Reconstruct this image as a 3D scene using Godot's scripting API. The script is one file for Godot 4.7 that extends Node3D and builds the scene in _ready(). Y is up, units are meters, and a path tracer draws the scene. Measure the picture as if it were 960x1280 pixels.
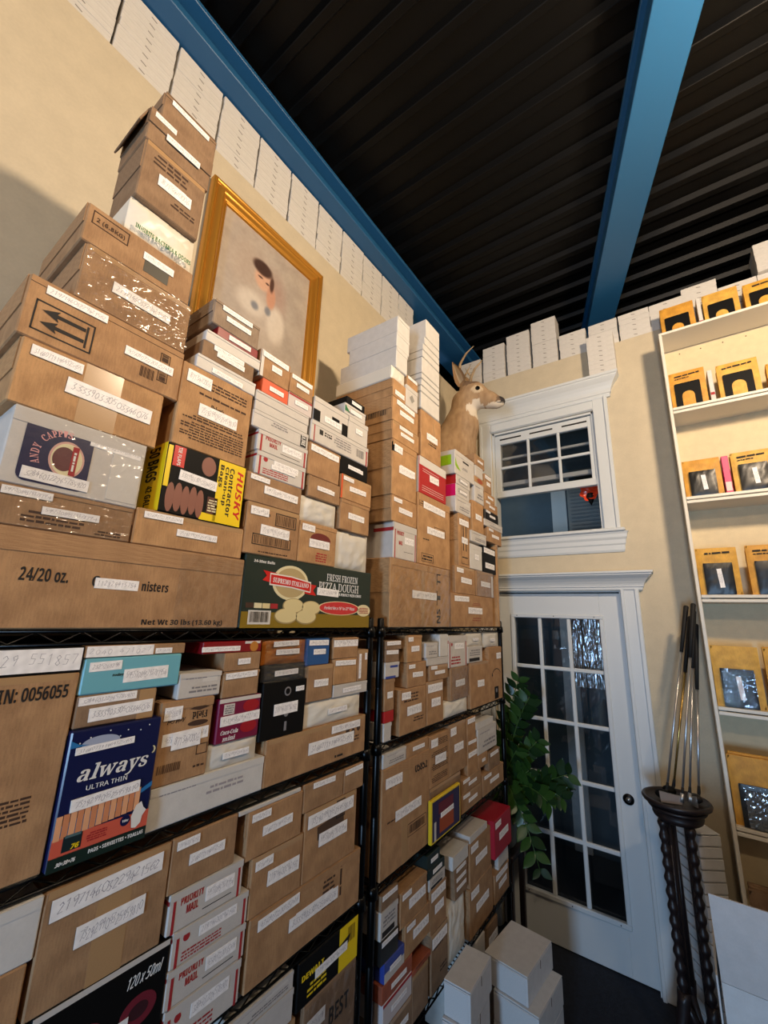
extends Node3D
# A storeroom corner: two black wire racks full of labelled cartons, a deer mount, a glazed door,
# a window above it, a white bookcase of padded envelopes, white flat boxes along the wall tops.
const EYE := 1.85          # camera height, metres
const WALL_L := -1.44      # face of the left wall
const WALL_B := -3.03      # face of the wall with the door
const WALL_TOP := 3.795    # the partitions stop short of the roof deck
const DECK := 4.42         # underside of the roof deck
const RACK := -0.92        # front of the wire racks
const TIER := [1.809, 1.4185, 1.004, 0.512, 0.10]

var used := {}
var mats := {}
var meshes := {}
var rng := RandomNumberGenerator.new()
var paper := []
var slab_mesh: ArrayMesh
var fiber: ImageTexture
var cloud: ImageTexture
var rough_normal: ImageTexture
var crumple_normal: ImageTexture

func _ready():
	rng.seed = 20417
	# ---- camera
	var cam = Camera3D.new()
	cam.name = "camera"
	cam.fov = 101.9
	cam.near = 0.02
	cam.far = 60.0
	cam.position = Vector3(0, EYE, 0)
	cam.rotation_order = EULER_ORDER_YXZ
	cam.rotation_degrees = Vector3(14.05, 35.86, 1.852)
	add_child(cam)
	cam.current = true
	# ---- sky and exposure
	var env = Environment.new()
	env.background_mode = Environment.BG_SKY
	var sky = Sky.new()
	var sm = ProceduralSkyMaterial.new()
	sm.sky_top_color = Color(0.36, 0.50, 0.78)
	sm.sky_horizon_color = Color(0.66, 0.74, 0.86)
	sm.ground_bottom_color = Color(0.16, 0.16, 0.17)
	sm.ground_horizon_color = Color(0.42, 0.45, 0.5)
	sm.sun_angle_max = 0.0
	sm.energy_multiplier = 1.3
	sky.sky_material = sm
	env.sky = sky
	env.ambient_light_source = Environment.AMBIENT_SOURCE_DISABLED
	env.tonemap_mode = Environment.TONE_MAPPER_LINEAR
	env.tonemap_exposure = 1.28
	env.sdfgi_enabled = true
	env.ssao_enabled = true
	env.ssil_enabled = true
	var we = WorldEnvironment.new()
	we.name = "environment"
	we.environment = env
	add_child(we)
	# ---- lamps (each fitting is built with its light)
	prepare()
	lamps()
	room()
	ceiling_and_beams()
	door_and_window()
	back_room()
	racks()
	cartons()
	wall_top_boxes()
	painting()
	bookcase()
	corner_things()
	deer()

# ------------------------------------------------------------------ naming and nodes
func numbered(n):
	if not used.has(n):
		used[n] = 0
		return n
	used[n] += 1
	return "%s_%03d" % [n, used[n]]

func thing(n, label, category, group = "", pos = Vector3.ZERO, turn = 0.0):
	var o = Node3D.new()
	o.name = numbered(n)
	add_child(o)
	o.position = pos
	o.rotation.y = turn
	o.set_meta("label", label)
	o.set_meta("category", category)
	if group != "":
		o.set_meta("group", group)
	return o

func structure(n, mesh, m, pos = Vector3.ZERO, label = "", category = ""):
	var o = MeshInstance3D.new()
	o.name = numbered(n)
	o.mesh = mesh
	o.material_override = m
	o.position = pos
	add_child(o)
	o.set_meta("kind", "structure")
	if label != "":
		o.set_meta("label", label)
	if category != "":
		o.set_meta("category", category)
	return o

func part(parent, n, mesh, m, pos = Vector3.ZERO, rot = Vector3.ZERO, scl = Vector3.ONE, label = ""):
	var o = MeshInstance3D.new()
	o.name = n
	o.mesh = mesh
	o.material_override = m
	o.position = pos
	o.rotation = rot
	o.scale = scl
	parent.add_child(o, true)
	if label != "":
		o.set_meta("label", label)
	return o

# ------------------------------------------------------------------ materials
func mat(key, col, rough = 0.8, metal = 0.0, tex = null, tscale = 3.0):
	if mats.has(key):
		return mats[key]
	var m = StandardMaterial3D.new()
	m.albedo_color = col
	m.roughness = rough
	m.metallic = metal
	if tex != null:
		m.albedo_texture = tex
		m.uv1_triplanar = true
		m.uv1_scale = Vector3.ONE * tscale
	mats[key] = m
	return m

func img_tex(w, h, f):
	var im = Image.create(w, h, false, Image.FORMAT_RGB8)
	for y in h:
		for x in w:
			im.set_pixel(x, y, f.call(x, y))
	return ImageTexture.create_from_image(im)

func tile_noise(seed_, freq, oct = 4):
	var n = FastNoiseLite.new()
	n.seed = seed_
	n.frequency = freq
	n.fractal_octaves = oct
	return n

func prepare():
	var a = tile_noise(3, 0.03)
	var b = tile_noise(5, 0.25, 2)
	var n1 = a.get_seamless_image(256, 256)
	var n2 = b.get_seamless_image(256, 256)
	var fn = tile_noise(8, 0.012, 3)
	var n3 = fn.get_seamless_image(256, 256)
	# card fibre: long vertical streaks from squeezed noise, plus flecks
	fiber = img_tex(256, 256, func(x, y):
		var s = n2.get_pixel(x, (y / 8) % 256).r - 0.5
		var c = n3.get_pixel(x, y).r - 0.5
		var k = n2.get_pixel((x * 3) % 256, (y * 3) % 256).r
		var v = 0.93 + s * 0.12 + c * 0.16 - (0.08 if k < 0.22 else 0.0)
		return Color(v, v * (1.0 + c * 0.03), v * (1.0 + c * 0.05)))
	cloud = img_tex(256, 256, func(x, y):
		var v = 0.96 + (n1.get_pixel(x, y).r - 0.5) * 0.045 + (n2.get_pixel(x, y).r - 0.5) * 0.03
		return Color(v, v, v))
	var hn = tile_noise(21, 0.09, 4).get_seamless_image(256, 256)
	hn.convert(Image.FORMAT_RGBA8)
	hn.bump_map_to_normal_map(2.0)
	rough_normal = ImageTexture.create_from_image(hn)
	var cn = FastNoiseLite.new()
	cn.seed = 77
	cn.noise_type = FastNoiseLite.TYPE_CELLULAR
	cn.frequency = 0.03
	cn.cellular_return_type = FastNoiseLite.RETURN_DISTANCE
	var ci = cn.get_seamless_image(256, 256)
	ci.convert(Image.FORMAT_RGBA8)
	ci.bump_map_to_normal_map(8.0)
	crumple_normal = ImageTexture.create_from_image(ci)
	slab_mesh = make_slab()
	var kraft = {"k0": Color(0.60, 0.52, 0.44), "k1": Color(0.57, 0.455, 0.345), "k2": Color(0.655, 0.51, 0.365), "k3": Color(0.69, 0.53, 0.37), "k4": Color(0.735, 0.565, 0.385)}
	for k in kraft:
		mat(k, kraft[k], 0.82, 0.0, fiber, 4.0)
	mat("w", Color(0.80, 0.78, 0.755), 0.6, 0.0, cloud, 3.0)
	mat("wf", Color(0.84, 0.825, 0.80), 0.65, 0.0, cloud, 3.0)
	mat("wg", Color(0.83, 0.82, 0.80), 0.6, 0.0, cloud, 3.0)
	mat("black", Color(0.032, 0.032, 0.035), 0.6).metallic_specular = 0.3
	mat("dark", Color(0.12, 0.115, 0.11), 0.35)
	mat("red", Color(0.50, 0.06, 0.09), 0.3)
	mat("redplain", Color(0.66, 0.10, 0.11), 0.5)
	mat("crimson", Color(0.62, 0.08, 0.17), 0.45)
	mat("orange", Color(0.82, 0.32, 0.15), 0.5)
	mat("orangep", Color(0.64, 0.33, 0.22), 0.6, 0.0, fiber, 6.0)
	mat("redw", Color(0.78, 0.74, 0.73), 0.6)
	mat("teal", Color(0.42, 0.68, 0.74), 0.45)
	mat("amber", Color(0.66, 0.38, 0.12), 0.25, 0.0, fiber, 5.0)
	mat("blue", Color(0.13, 0.32, 0.55), 0.35)
	mat("bluew", Color(0.20, 0.27, 0.58), 0.4)
	mat("dkgreen", Color(0.09, 0.15, 0.14), 0.45)
	mat("poly", Color(0.86, 0.84, 0.79), 0.38)
	mat("polyg", Color(0.80, 0.785, 0.75), 0.5)
	mat("ink", Color(0.09, 0.075, 0.07), 0.75)
	mat("inkbrown", Color(0.25, 0.16, 0.10), 0.8)
	mat("inkred", Color(0.62, 0.12, 0.14), 0.7)
	mat("white_ink", Color(0.88, 0.87, 0.85), 0.6)
	mat("grey_ink", Color(0.50, 0.49, 0.50), 0.7)
	mat("green_ink", Color(0.15, 0.42, 0.20), 0.7)
	mat("tape", Color(0.70, 0.56, 0.40), 0.22, 0.0, cloud, 5.0)
	mat("seam", Color(0.30, 0.22, 0.15), 0.9)
	mat("black_metal", Color(0.035, 0.036, 0.04), 0.32, 0.6)
	mat("trim", Color(0.80, 0.82, 0.83), 0.38)
	mat("wall", Color(0.80, 0.748, 0.645), 0.75, 0.0, cloud, 1.2)
	mat("deck", Color(0.022, 0.021, 0.0205), 0.45).metallic_specular = 0.3
	mat("beam", Color(0.125, 0.34, 0.51), 0.45)
	mat("shelfwhite", Color(0.86, 0.84, 0.79), 0.45)
	var film = mat("film", Color(0.35, 0.35, 0.35, 0.09), 0.05)
	film.transparency = BaseMaterial3D.TRANSPARENCY_ALPHA
	film.cull_mode = BaseMaterial3D.CULL_DISABLED
	var gl = mat("glass", Color(0.05, 0.07, 0.08, 0.16), 0.02)
	gl.transparency = BaseMaterial3D.TRANSPARENCY_ALPHA
	for i in 8:
		paper.append(paper_material(i, 256, 64, 18))
	for i in 4:
		paper.append(paper_material(20 + i, 160, 64, 10))

const DIGIT := [
	[[.5, 0], [.12, .25], [.1, .75], [.5, 1], [.88, .75], [.9, .25], [.5, 0]],
	[[.25, .2], [.55, 0], [.5, 1]],
	[[.1, .2], [.5, 0], [.85, .25], [.1, 1], [.95, .95]],
	[[.1, .05], [.85, .05], [.4, .42], [.9, .7], [.5, 1], [.1, .9]],
	[[.6, 0], [.08, .65], [.95, .62], [.68, .3], [.64, 1]],
	[[.9, .02], [.2, .02], [.15, .45], [.85, .5], [.7, .95], [.08, .95]],
	[[.75, 0], [.15, .55], [.3, 1], [.8, .85], [.75, .5], [.2, .62]],
	[[.05, .05], [.95, .03], [.4, 1]],
	[[.5, .48], [.15, .2], [.5, 0], [.85, .2], [.5, .48], [.12, .8], [.5, 1], [.88, .8], [.5, .48]],
	[[.85, .3], [.4, .5], [.2, .15], [.7, 0], [.85, .3], [.6, 1]]]

func paper_material(seed_, w, h, count, given = ""):
	var r = RandomNumberGenerator.new()
	r.seed = seed_ * 91 + 7
	var im = Image.create(w, h, false, Image.FORMAT_RGB8)
	for y in h:
		for x in w:
			var v = 0.94 + 0.03 * sin(x * 0.11 + y * 0.07 + seed_) * sin(x * 0.031 - y * 0.09) + r.randf_range(-0.012, 0.012)
			im.set_pixel(x, y, Color(v, v * 0.99, v * 0.985))
	var ink = Color(0.50, 0.49, 0.53)
	var step = (w - 24.0) / count
	for i in count:
		var d = r.randi_range(0, 9)
		if given != "":
			if given[i] == " ":
				continue
			d = int(given[i])
		var ox = 12 + i * step
		var oy = h * r.randf_range(0.18, 0.36)
		var gw = step * (0.72 if given != "" else r.randf_range(0.8, 1.25))
		var gh = h * r.randf_range(0.42, 0.5)
		var p = DIGIT[d]
		for k in p.size() - 1:
			var a = Vector2(ox + p[k][0] * gw + (1 - p[k][1]) * 4, oy + p[k][1] * gh)
			var b = Vector2(ox + p[k + 1][0] * gw + (1 - p[k + 1][1]) * 4, oy + p[k + 1][1] * gh)
			var n = int(a.distance_to(b) * 1.5) + 1
			for t in n + 1:
				var q = a.lerp(b, float(t) / n)
				im.set_pixel(clampi(int(q.x), 0, w - 1), clampi(int(q.y), 0, h - 1), ink)
				if (t + k) % 3 == 0:
					im.set_pixel(clampi(int(q.x) + 1, 0, w - 1), clampi(int(q.y), 0, h - 1), ink.lightened(0.2))
	var m = StandardMaterial3D.new()
	m.albedo_texture = ImageTexture.create_from_image(im)
	m.roughness = 0.55
	return m

# ------------------------------------------------------------------ mesh helpers
func quad(st, a, b, c, d):   # corners counter-clockwise as seen from the front
	for v in [a, c, b, a, d, c]:
		st.add_vertex(v)

func finish(st, smooth = false):
	st.generate_normals()
	return st.commit()

func begin(smooth = false):
	var st = SurfaceTool.new()
	st.begin(Mesh.PRIMITIVE_TRIANGLES)
	st.set_smooth_group(0 if smooth else -1)
	return st

func make_slab():
	# unit sheet: front face at z = 1 with its own uv, thin sides down to z = 0
	var st = SurfaceTool.new()
	st.begin(Mesh.PRIMITIVE_TRIANGLES)
	st.set_smooth_group(-1)
	var c = [Vector3(-.5, -.5, 1), Vector3(.5, -.5, 1), Vector3(.5, .5, 1), Vector3(-.5, .5, 1)]
	var uv = [Vector2(0, 1), Vector2(1, 1), Vector2(1, 0), Vector2(0, 0)]
	for i in [0, 2, 1, 0, 3, 2]:
		st.set_uv(uv[i])
		st.add_vertex(c[i])
	st.set_uv(Vector2(0.02, 0.02))
	for i in 4:
		var p = c[i]
		var q = c[(i + 1) % 4]
		quad(st, Vector3(p.x, p.y, 0), Vector3(q.x, q.y, 0), q, p)
	st.generate_normals()
	return st.commit()

func slab(parent, n, x, y, w, h, z, m, rot = 0.0, thick = 0.0007, label = ""):
	return part(parent, n, slab_mesh, m, Vector3(x, y, z), Vector3(0, 0, rot), Vector3(w, h, thick), label)

func add_box(st, c, s, ch = 0.0):
	var hx = s.x / 2
	var hy = s.y / 2
	var hz = s.z / 2
	var k = min(ch, min(hx, min(hy, hz)) * 0.45)
	if k <= 0.00001:
		var v = []
		for i in 8:
			v.append(c + Vector3(hx if i & 1 else -hx, hy if i & 2 else -hy, hz if i & 4 else -hz))
		quad(st, v[4], v[5], v[7], v[6])
		quad(st, v[1], v[0], v[2], v[3])
		quad(st, v[5], v[1], v[3], v[7])
		quad(st, v[0], v[4], v[6], v[2])
		quad(st, v[6], v[7], v[3], v[2])
		quad(st, v[0], v[1], v[5], v[4])
		return
	# chamfered: every corner becomes three points, one on each face
	var P = func(sx, sy, sz, ax):
		var p = Vector3(sx * hx, sy * hy, sz * hz)
		if ax != 0: p.x -= sx * k
		if ax != 1: p.y -= sy * k
		if ax != 2: p.z -= sz * k
		return c + p
	for s1 in [-1, 1]:
		face(st, P.call(s1, -1, -1, 0), P.call(s1, 1, -1, 0), P.call(s1, 1, 1, 0), P.call(s1, -1, 1, 0), Vector3(s1, 0, 0))
		face(st, P.call(-1, s1, -1, 1), P.call(1, s1, -1, 1), P.call(1, s1, 1, 1), P.call(-1, s1, 1, 1), Vector3(0, s1, 0))
		face(st, P.call(-1, -1, s1, 2), P.call(1, -1, s1, 2), P.call(1, 1, s1, 2), P.call(-1, 1, s1, 2), Vector3(0, 0, s1))
		for s2 in [-1, 1]:
			face(st, P.call(s1, s2, -1, 0), P.call(s1, s2, 1, 0), P.call(s1, s2, 1, 1), P.call(s1, s2, -1, 1), Vector3(s1, s2, 0))
			face(st, P.call(s1, -1, s2, 0), P.call(s1, 1, s2, 0), P.call(s1, 1, s2, 2), P.call(s1, -1, s2, 2), Vector3(s1, 0, s2))
			face(st, P.call(-1, s1, s2, 1), P.call(1, s1, s2, 1), P.call(1, s1, s2, 2), P.call(-1, s1, s2, 2), Vector3(0, s1, s2))
			for s3 in [-1, 1]:
				var a = P.call(s1, s2, s3, 0)
				var b = P.call(s1, s2, s3, 1)
				var d = P.call(s1, s2, s3, 2)
				if (b - a).cross(d - a).dot(Vector3(s1, s2, s3)) > 0:
					for v in [a, d, b]: st.add_vertex(v)
				else:
					for v in [a, b, d]: st.add_vertex(v)

func face(st, a, b, c, d, n):
	if (b - a).cross(c - a).dot(n) > 0:
		quad(st, a, b, c, d)
	else:
		quad(st, d, c, b, a)

func cbox(w, h, d, ch = 0.002):
	var key = "b%.4f_%.4f_%.4f_%.4f" % [w, h, d, ch]
	if not meshes.has(key):
		var st = begin()
		add_box(st, Vector3(0, h / 2, 0), Vector3(w, h, d), ch)
		meshes[key] = finish(st)
	return meshes[key]

# box with a real groove round it, as where a lid meets its tray
func grooved(w, h, d, gy, gh, gd):
	var key = "g%.4f_%.4f_%.4f_%.4f" % [w, h, d, gy]
	if not meshes.has(key):
		var st = begin()
		add_box(st, Vector3(0, gy / 2, 0), Vector3(w, gy, d), 0.0012)
		add_box(st, Vector3(0, gy + gh / 2, 0), Vector3(w - gd * 2, gh + 0.0004, d - gd * 2))
		add_box(st, Vector3(0, (gy + gh + h) / 2, 0), Vector3(w, h - gy - gh, d), 0.0012)
		meshes[key] = finish(st)
	return meshes[key]

func boxes_mesh(list):    # [[centre, size], ...] joined
	var st = begin()
	for b in list:
		add_box(st, b[0], b[1], b[2] if b.size() > 2 else 0.0)
	return finish(st)

func ring_frame(dir):
	var up = Vector3.UP if abs(dir.y) < 0.95 else Vector3.RIGHT
	var a = dir.cross(up).normalized()
	return [a, a.cross(dir).normalized()]

func add_tube(st, pts, radii, sides = 8, caps = true):
	var rings = []
	var fr = []
	for i in pts.size():
		var dir = (pts[min(i + 1, pts.size() - 1)] - pts[max(i - 1, 0)]).normalized()
		if i == 0:
			fr = ring_frame(dir)
		else:
			var a = (fr[0] - dir * fr[0].dot(dir)).normalized()
			fr = [a, a.cross(dir).normalized()]
		var r = radii[i] if radii is Array else radii
		var ring = []
		for k in sides:
			var t = TAU * k / sides
			ring.append(pts[i] + (fr[0] * cos(t) + fr[1] * sin(t)) * r)
		rings.append(ring)
	for i in rings.size() - 1:
		for k in sides:
			var k2 = (k + 1) % sides
			var o = (rings[i][k] + rings[i][k2] - pts[i] * 2)
			face(st, rings[i][k], rings[i][k2], rings[i + 1][k2], rings[i + 1][k], o)
	if caps:
		for e in [0, rings.size() - 1]:
			var dir = (pts[1] - pts[0]) * -1 if e == 0 else pts[e] - pts[e - 1]
			for k in range(1, sides - 1):
				var a = rings[e][0]
				var b = rings[e][k]
				var c = rings[e][k + 1]
				if (b - a).cross(c - a).dot(dir) > 0:
					for v in [a, c, b]: st.add_vertex(v)
				else:
					for v in [a, b, c]: st.add_vertex(v)

func tube(pts, radii, sides = 8):
	var st = begin(true)
	add_tube(st, pts, radii, sides)
	return finish(st)

func lathe(profile, sides = 24):    # [[radius, y], ...] from bottom to top
	var st = begin(true)
	for i in profile.size() - 1:
		for k in sides:
			var t0 = TAU * k / sides
			var t1 = TAU * (k + 1) / sides
			var a = Vector3(cos(t0) * profile[i][0], profile[i][1], sin(t0) * profile[i][0])
			var b = Vector3(cos(t1) * profile[i][0], profile[i][1], sin(t1) * profile[i][0])
			var c = Vector3(cos(t1) * profile[i + 1][0], profile[i + 1][1], sin(t1) * profile[i + 1][0])
			var d = Vector3(cos(t0) * profile[i + 1][0], profile[i + 1][1], sin(t0) * profile[i + 1][0])
			var tm = (t0 + t1) / 2
			var dr = profile[i + 1][0] - profile[i][0]
			var dy = profile[i + 1][1] - profile[i][1]
			var n = Vector3(cos(tm) * dy, -dr, sin(tm) * dy)
			if profile[i][0] < 0.0001:
				tri(st, a, c, d, n)
			elif profile[i + 1][0] < 0.0001:
				tri(st, a, b, c, n)
			else:
				face(st, a, b, c, d, n)
	return finish(st)

func tri(st, a, b, c, n):
	if (b - a).cross(c - a).dot(n) > 0:
		for v in [a, c, b]: st.add_vertex(v)
	else:
		for v in [a, b, c]: st.add_vertex(v)

# a moulding standing out of a wall (local z = 0 is the wall): outline [y, out] lofted with mitred returns
func moulding(x0, x1, outline):
	var st = begin()
	for i in outline.size() - 1:
		var a = outline[i]
		var b = outline[i + 1]
		var p0 = [Vector3(x0 - a[1], a[0], -0.001), Vector3(x0 - a[1], a[0], a[1]), Vector3(x1 + a[1], a[0], a[1]), Vector3(x1 + a[1], a[0], -0.001)]
		var p1 = [Vector3(x0 - b[1], b[0], -0.001), Vector3(x0 - b[1], b[0], b[1]), Vector3(x1 + b[1], b[0], b[1]), Vector3(x1 + b[1], b[0], -0.001)]
		for k in 3:
			quad(st, p0[k], p0[k + 1], p1[k + 1], p1[k])
	for e in [0, outline.size() - 1]:
		var a = outline[e]
		face(st, Vector3(x0 - a[1], a[0], -0.001), Vector3(x1 + a[1], a[0], -0.001), Vector3(x1 + a[1], a[0], a[1]), Vector3(x0 - a[1], a[0], a[1]), Vector3(0, -1 if e == 0 else 1, 0))
	return finish(st)

# soft parcel: front face bulged and creased
func puff(w, h, d, amp, seed_):
	var n = tile_noise(seed_, 14.0, 3)
	var st = begin(true)
	var NX = 14
	var NY = 10
	var at = func(i, j):
		var u = float(i) / NX
		var v = float(j) / NY
		var edge = min(min(u, 1 - u) * 4.0, min(v, 1 - v) * 4.0)
		var b = sqrt(clampf(edge, 0, 1)) * amp
		return Vector3((u - 0.5) * w, v * h, d / 2 - amp * 1.3 + b + n.get_noise_2d(u * w * 2.4, v * h * 2.4) * amp * 0.7 * clampf(edge * 2, 0, 1))
	for i in NX:
		for j in NY:
			quad(st, at.call(i, j), at.call(i + 1, j), at.call(i + 1, j + 1), at.call(i, j + 1))
	st.set_smooth_group(-1)
	var zf = d / 2 - amp * 1.3
	add_box(st, Vector3(0, h / 2, (zf - d / 2) / 2), Vector3(w, h, zf + d / 2), 0.004)
	return finish(st)

# creased clear film over a front face
func film_mesh(w, h, seed_):
	var key = "film%.3f_%.3f_%d" % [w, h, seed_]
	var n = tile_noise(seed_, 9.0, 3)
	n.fractal_type = FastNoiseLite.FRACTAL_RIDGED
	var st = begin(true)
	var NX = 44
	var NY = 26
	var at = func(i, j):
		var u = float(i) / NX
		var v = float(j) / NY
		return Vector3((u - 0.5) * w, v * h, 0.0045 + 0.0034 * n.get_noise_2d(u * w * 1.8 + v * 0.25, v * h * 9.0 + u * 0.12) + 0.0004 * n.get_noise_2d(u * w * 14.0, v * h * 20.0))
	for i in NX:
		for j in NY:
			quad(st, at.call(i, j), at.call(i + 1, j), at.call(i + 1, j + 1), at.call(i, j + 1))
	return finish(st)

# printed bars / printed lines: real thin marks, joined as one print
func bars_mesh(w, h, count, seed_):
	var r = RandomNumberGenerator.new()
	r.seed = seed_
	var st = begin()
	var x = -w / 2
	var pitch = w / count
	for i in count:
		var bw = pitch * r.randf_range(0.25, 0.75)
		quad(st, Vector3(x, -h / 2, 0), Vector3(x + bw, -h / 2, 0), Vector3(x + bw, h / 2, 0), Vector3(x, h / 2, 0))
		x += pitch
	return finish(st)

func lines_mesh(w, h, rows, seed_):
	var r = RandomNumberGenerator.new()
	r.seed = seed_
	var st = begin()
	var rh = h / rows
	for i in rows:
		var y = h / 2 - rh * (i + 0.8)
		var x = -w / 2 + (r.randf() * 0.15 * w if i % 3 == 0 else 0.0)
		while x < w / 2 - rh * 0.4:
			var ww = min(rh * r.randf_range(0.5, 2.4), w / 2 - x)
			var hh = rh * r.randf_range(0.42, 0.6)
			quad(st, Vector3(x, y, 0), Vector3(x + ww, y, 0), Vector3(x + ww, y + hh, 0), Vector3(x, y + hh, 0))
			x += ww + rh * 0.28
	return finish(st)

func outline_mesh(w, h, t):
	return boxes_mesh([[Vector3(0, h / 2, 0), Vector3(w + t, t, 0.0006)], [Vector3(0, -h / 2, 0), Vector3(w + t, t, 0.0006)], [Vector3(-w / 2, 0, 0), Vector3(t, h, 0.0006)], [Vector3(w / 2, 0, 0), Vector3(t, h, 0.0006)]])

func disc(rx, ry, sides = 28, depth = 0.0008):
	var st = begin()
	for k in sides:
		var a = TAU * k / sides
		var b = TAU * (k + 1) / sides
		var p = Vector3(cos(a) * rx, sin(a) * ry, depth)
		var q = Vector3(cos(b) * rx, sin(b) * ry, depth)
		tri(st, Vector3(0, 0, depth), p, q, Vector3(0, 0, 1))
		quad(st, Vector3(p.x, p.y, 0), Vector3(q.x, q.y, 0), q, p)
	return finish(st)

func poly(points, depth = 0.0008):
	var pts = PackedVector2Array(points)
	var idx = Geometry2D.triangulate_polygon(pts)
	var st = begin()
	for i in range(0, idx.size(), 3):
		tri(st, Vector3(pts[idx[i]].x, pts[idx[i]].y, depth), Vector3(pts[idx[i + 1]].x, pts[idx[i + 1]].y, depth), Vector3(pts[idx[i + 2]].x, pts[idx[i + 2]].y, depth), Vector3(0, 0, 1))
	return finish(st)

func words(parent, s, x, y, w, h, z, m, family = "Droid Sans", bold = true, italic = false, rot = 0.0):
	var key = "t_%s_%s_%s_%s" % [s, family, bold, italic]
	if not meshes.has(key):
		var f = SystemFont.new()
		f.font_names = PackedStringArray([family])
		f.font_weight = 700 if bold else 400
		f.font_italic = italic
		var t = TextMesh.new()
		t.text = s
		t.font = f
		t.font_size = 32
		t.pixel_size = 0.01
		t.depth = 0.002
		t.curve_step = 3.0
		meshes[key] = t
	var tm = meshes[key]
	var bb = tm.get_aabb()
	var sc = Vector3(w / max(bb.size.x, 0.001), h / max(bb.size.y, 0.001), 0.3)
	var c = bb.get_center()
	var off = Vector3(-c.x * sc.x, -c.y * sc.y, 0).rotated(Vector3(0, 0, 1), rot)
	var o = part(parent, "lettering", tm, m, Vector3(x, y, z + 0.0004) + off, Vector3(0, 0, rot), sc)
	if italic:      # slanted letters
		var b = Basis(Vector3(0, 0, 1), rot) * Basis(Vector3(sc.x * 0.93, 0, 0), Vector3(0.26 * sc.y, sc.y, 0), Vector3(0, 0, sc.z))
		o.transform = Transform3D(b, o.position)
	return o

# ------------------------------------------------------------------ lamps
func bulb_light(n, pos, col, energy, size):
	var l = OmniLight3D.new()
	l.name = n
	l.position = pos
	l.light_color = col
	l.light_energy = energy
	l.light_size = size
	l.omni_range = 14.0
	l.omni_attenuation = 2.0
	l.shadow_enabled = true
	add_child(l)

func pendant(at, label, col, energy):
	var p = thing("pendant_lamp", label, "lamp", "bowl pendant lamps", at)
	var glow = mat("warm_glow", Color(1, 0.95, 0.88), 0.5)
	glow.emission_enabled = true
	glow.emission = Color(1.0, 0.92, 0.80)
	glow.emission_energy_multiplier = 3.0
	var s = SphereMesh.new()
	s.radius = 0.11
	s.height = 0.22
	part(p, "globe", s, glow)
	part(p, "cord", tube([Vector3(0, 0.16, 0), Vector3(0, DECK - at.y - 0.034, 0)], 0.004, 6), mats["black"])
	part(p, "socket", lathe([[0.0, 0.10], [0.026, 0.10], [0.026, 0.17], [0.0, 0.171]], 12), mats["black_metal"])
	# opaque bowl under the globe: the light leaves upwards and sideways
	part(p, "bowl_shade", lathe([[0.0, -0.262], [0.06, -0.259], [0.12, -0.245], [0.167, -0.222], [0.2, -0.192], [0.193, -0.19], [0.162, -0.215], [0.118, -0.237], [0.06, -0.251], [0.0, -0.254]], 36), mats["black_metal"])
	for k in 3:
		var t = TAU * k / 3
		part(p, "bowl_wire", tube([Vector3(cos(t) * 0.196, -0.191, sin(t) * 0.196), Vector3(cos(t) * 0.02, 0.165, sin(t) * 0.02)], 0.002, 5), mats["black_metal"])
	bulb_light("pendant_light", at, col, energy, 0.11)

func lamps():
	# two warm globe pendants: one over the middle of the room to the right, one behind the photographer
	pendant(Vector3(0.85, 3.4, -1.1), "bowl-shaded pendant lamp over the middle of the room", Color(1.0, 0.89, 0.75), 4.1)
	pendant(Vector3(0.35, 3.45, 1.0), "bowl-shaded pendant lamp behind the photographer's place", Color(1.0, 0.89, 0.75), 1.6)
	# daylight from the narrow shop window behind the photographer
	var a = AreaLight3D.new()
	a.name = "window_daylight"
	a.area_size = Vector2(0.5, 1.0)
	a.position = Vector3(0.25, 1.15, 2.97)
	a.light_color = Color(0.68, 0.84, 1.0)
	a.light_energy = 8.0
	a.shadow_enabled = true
	add_child(a)

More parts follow.
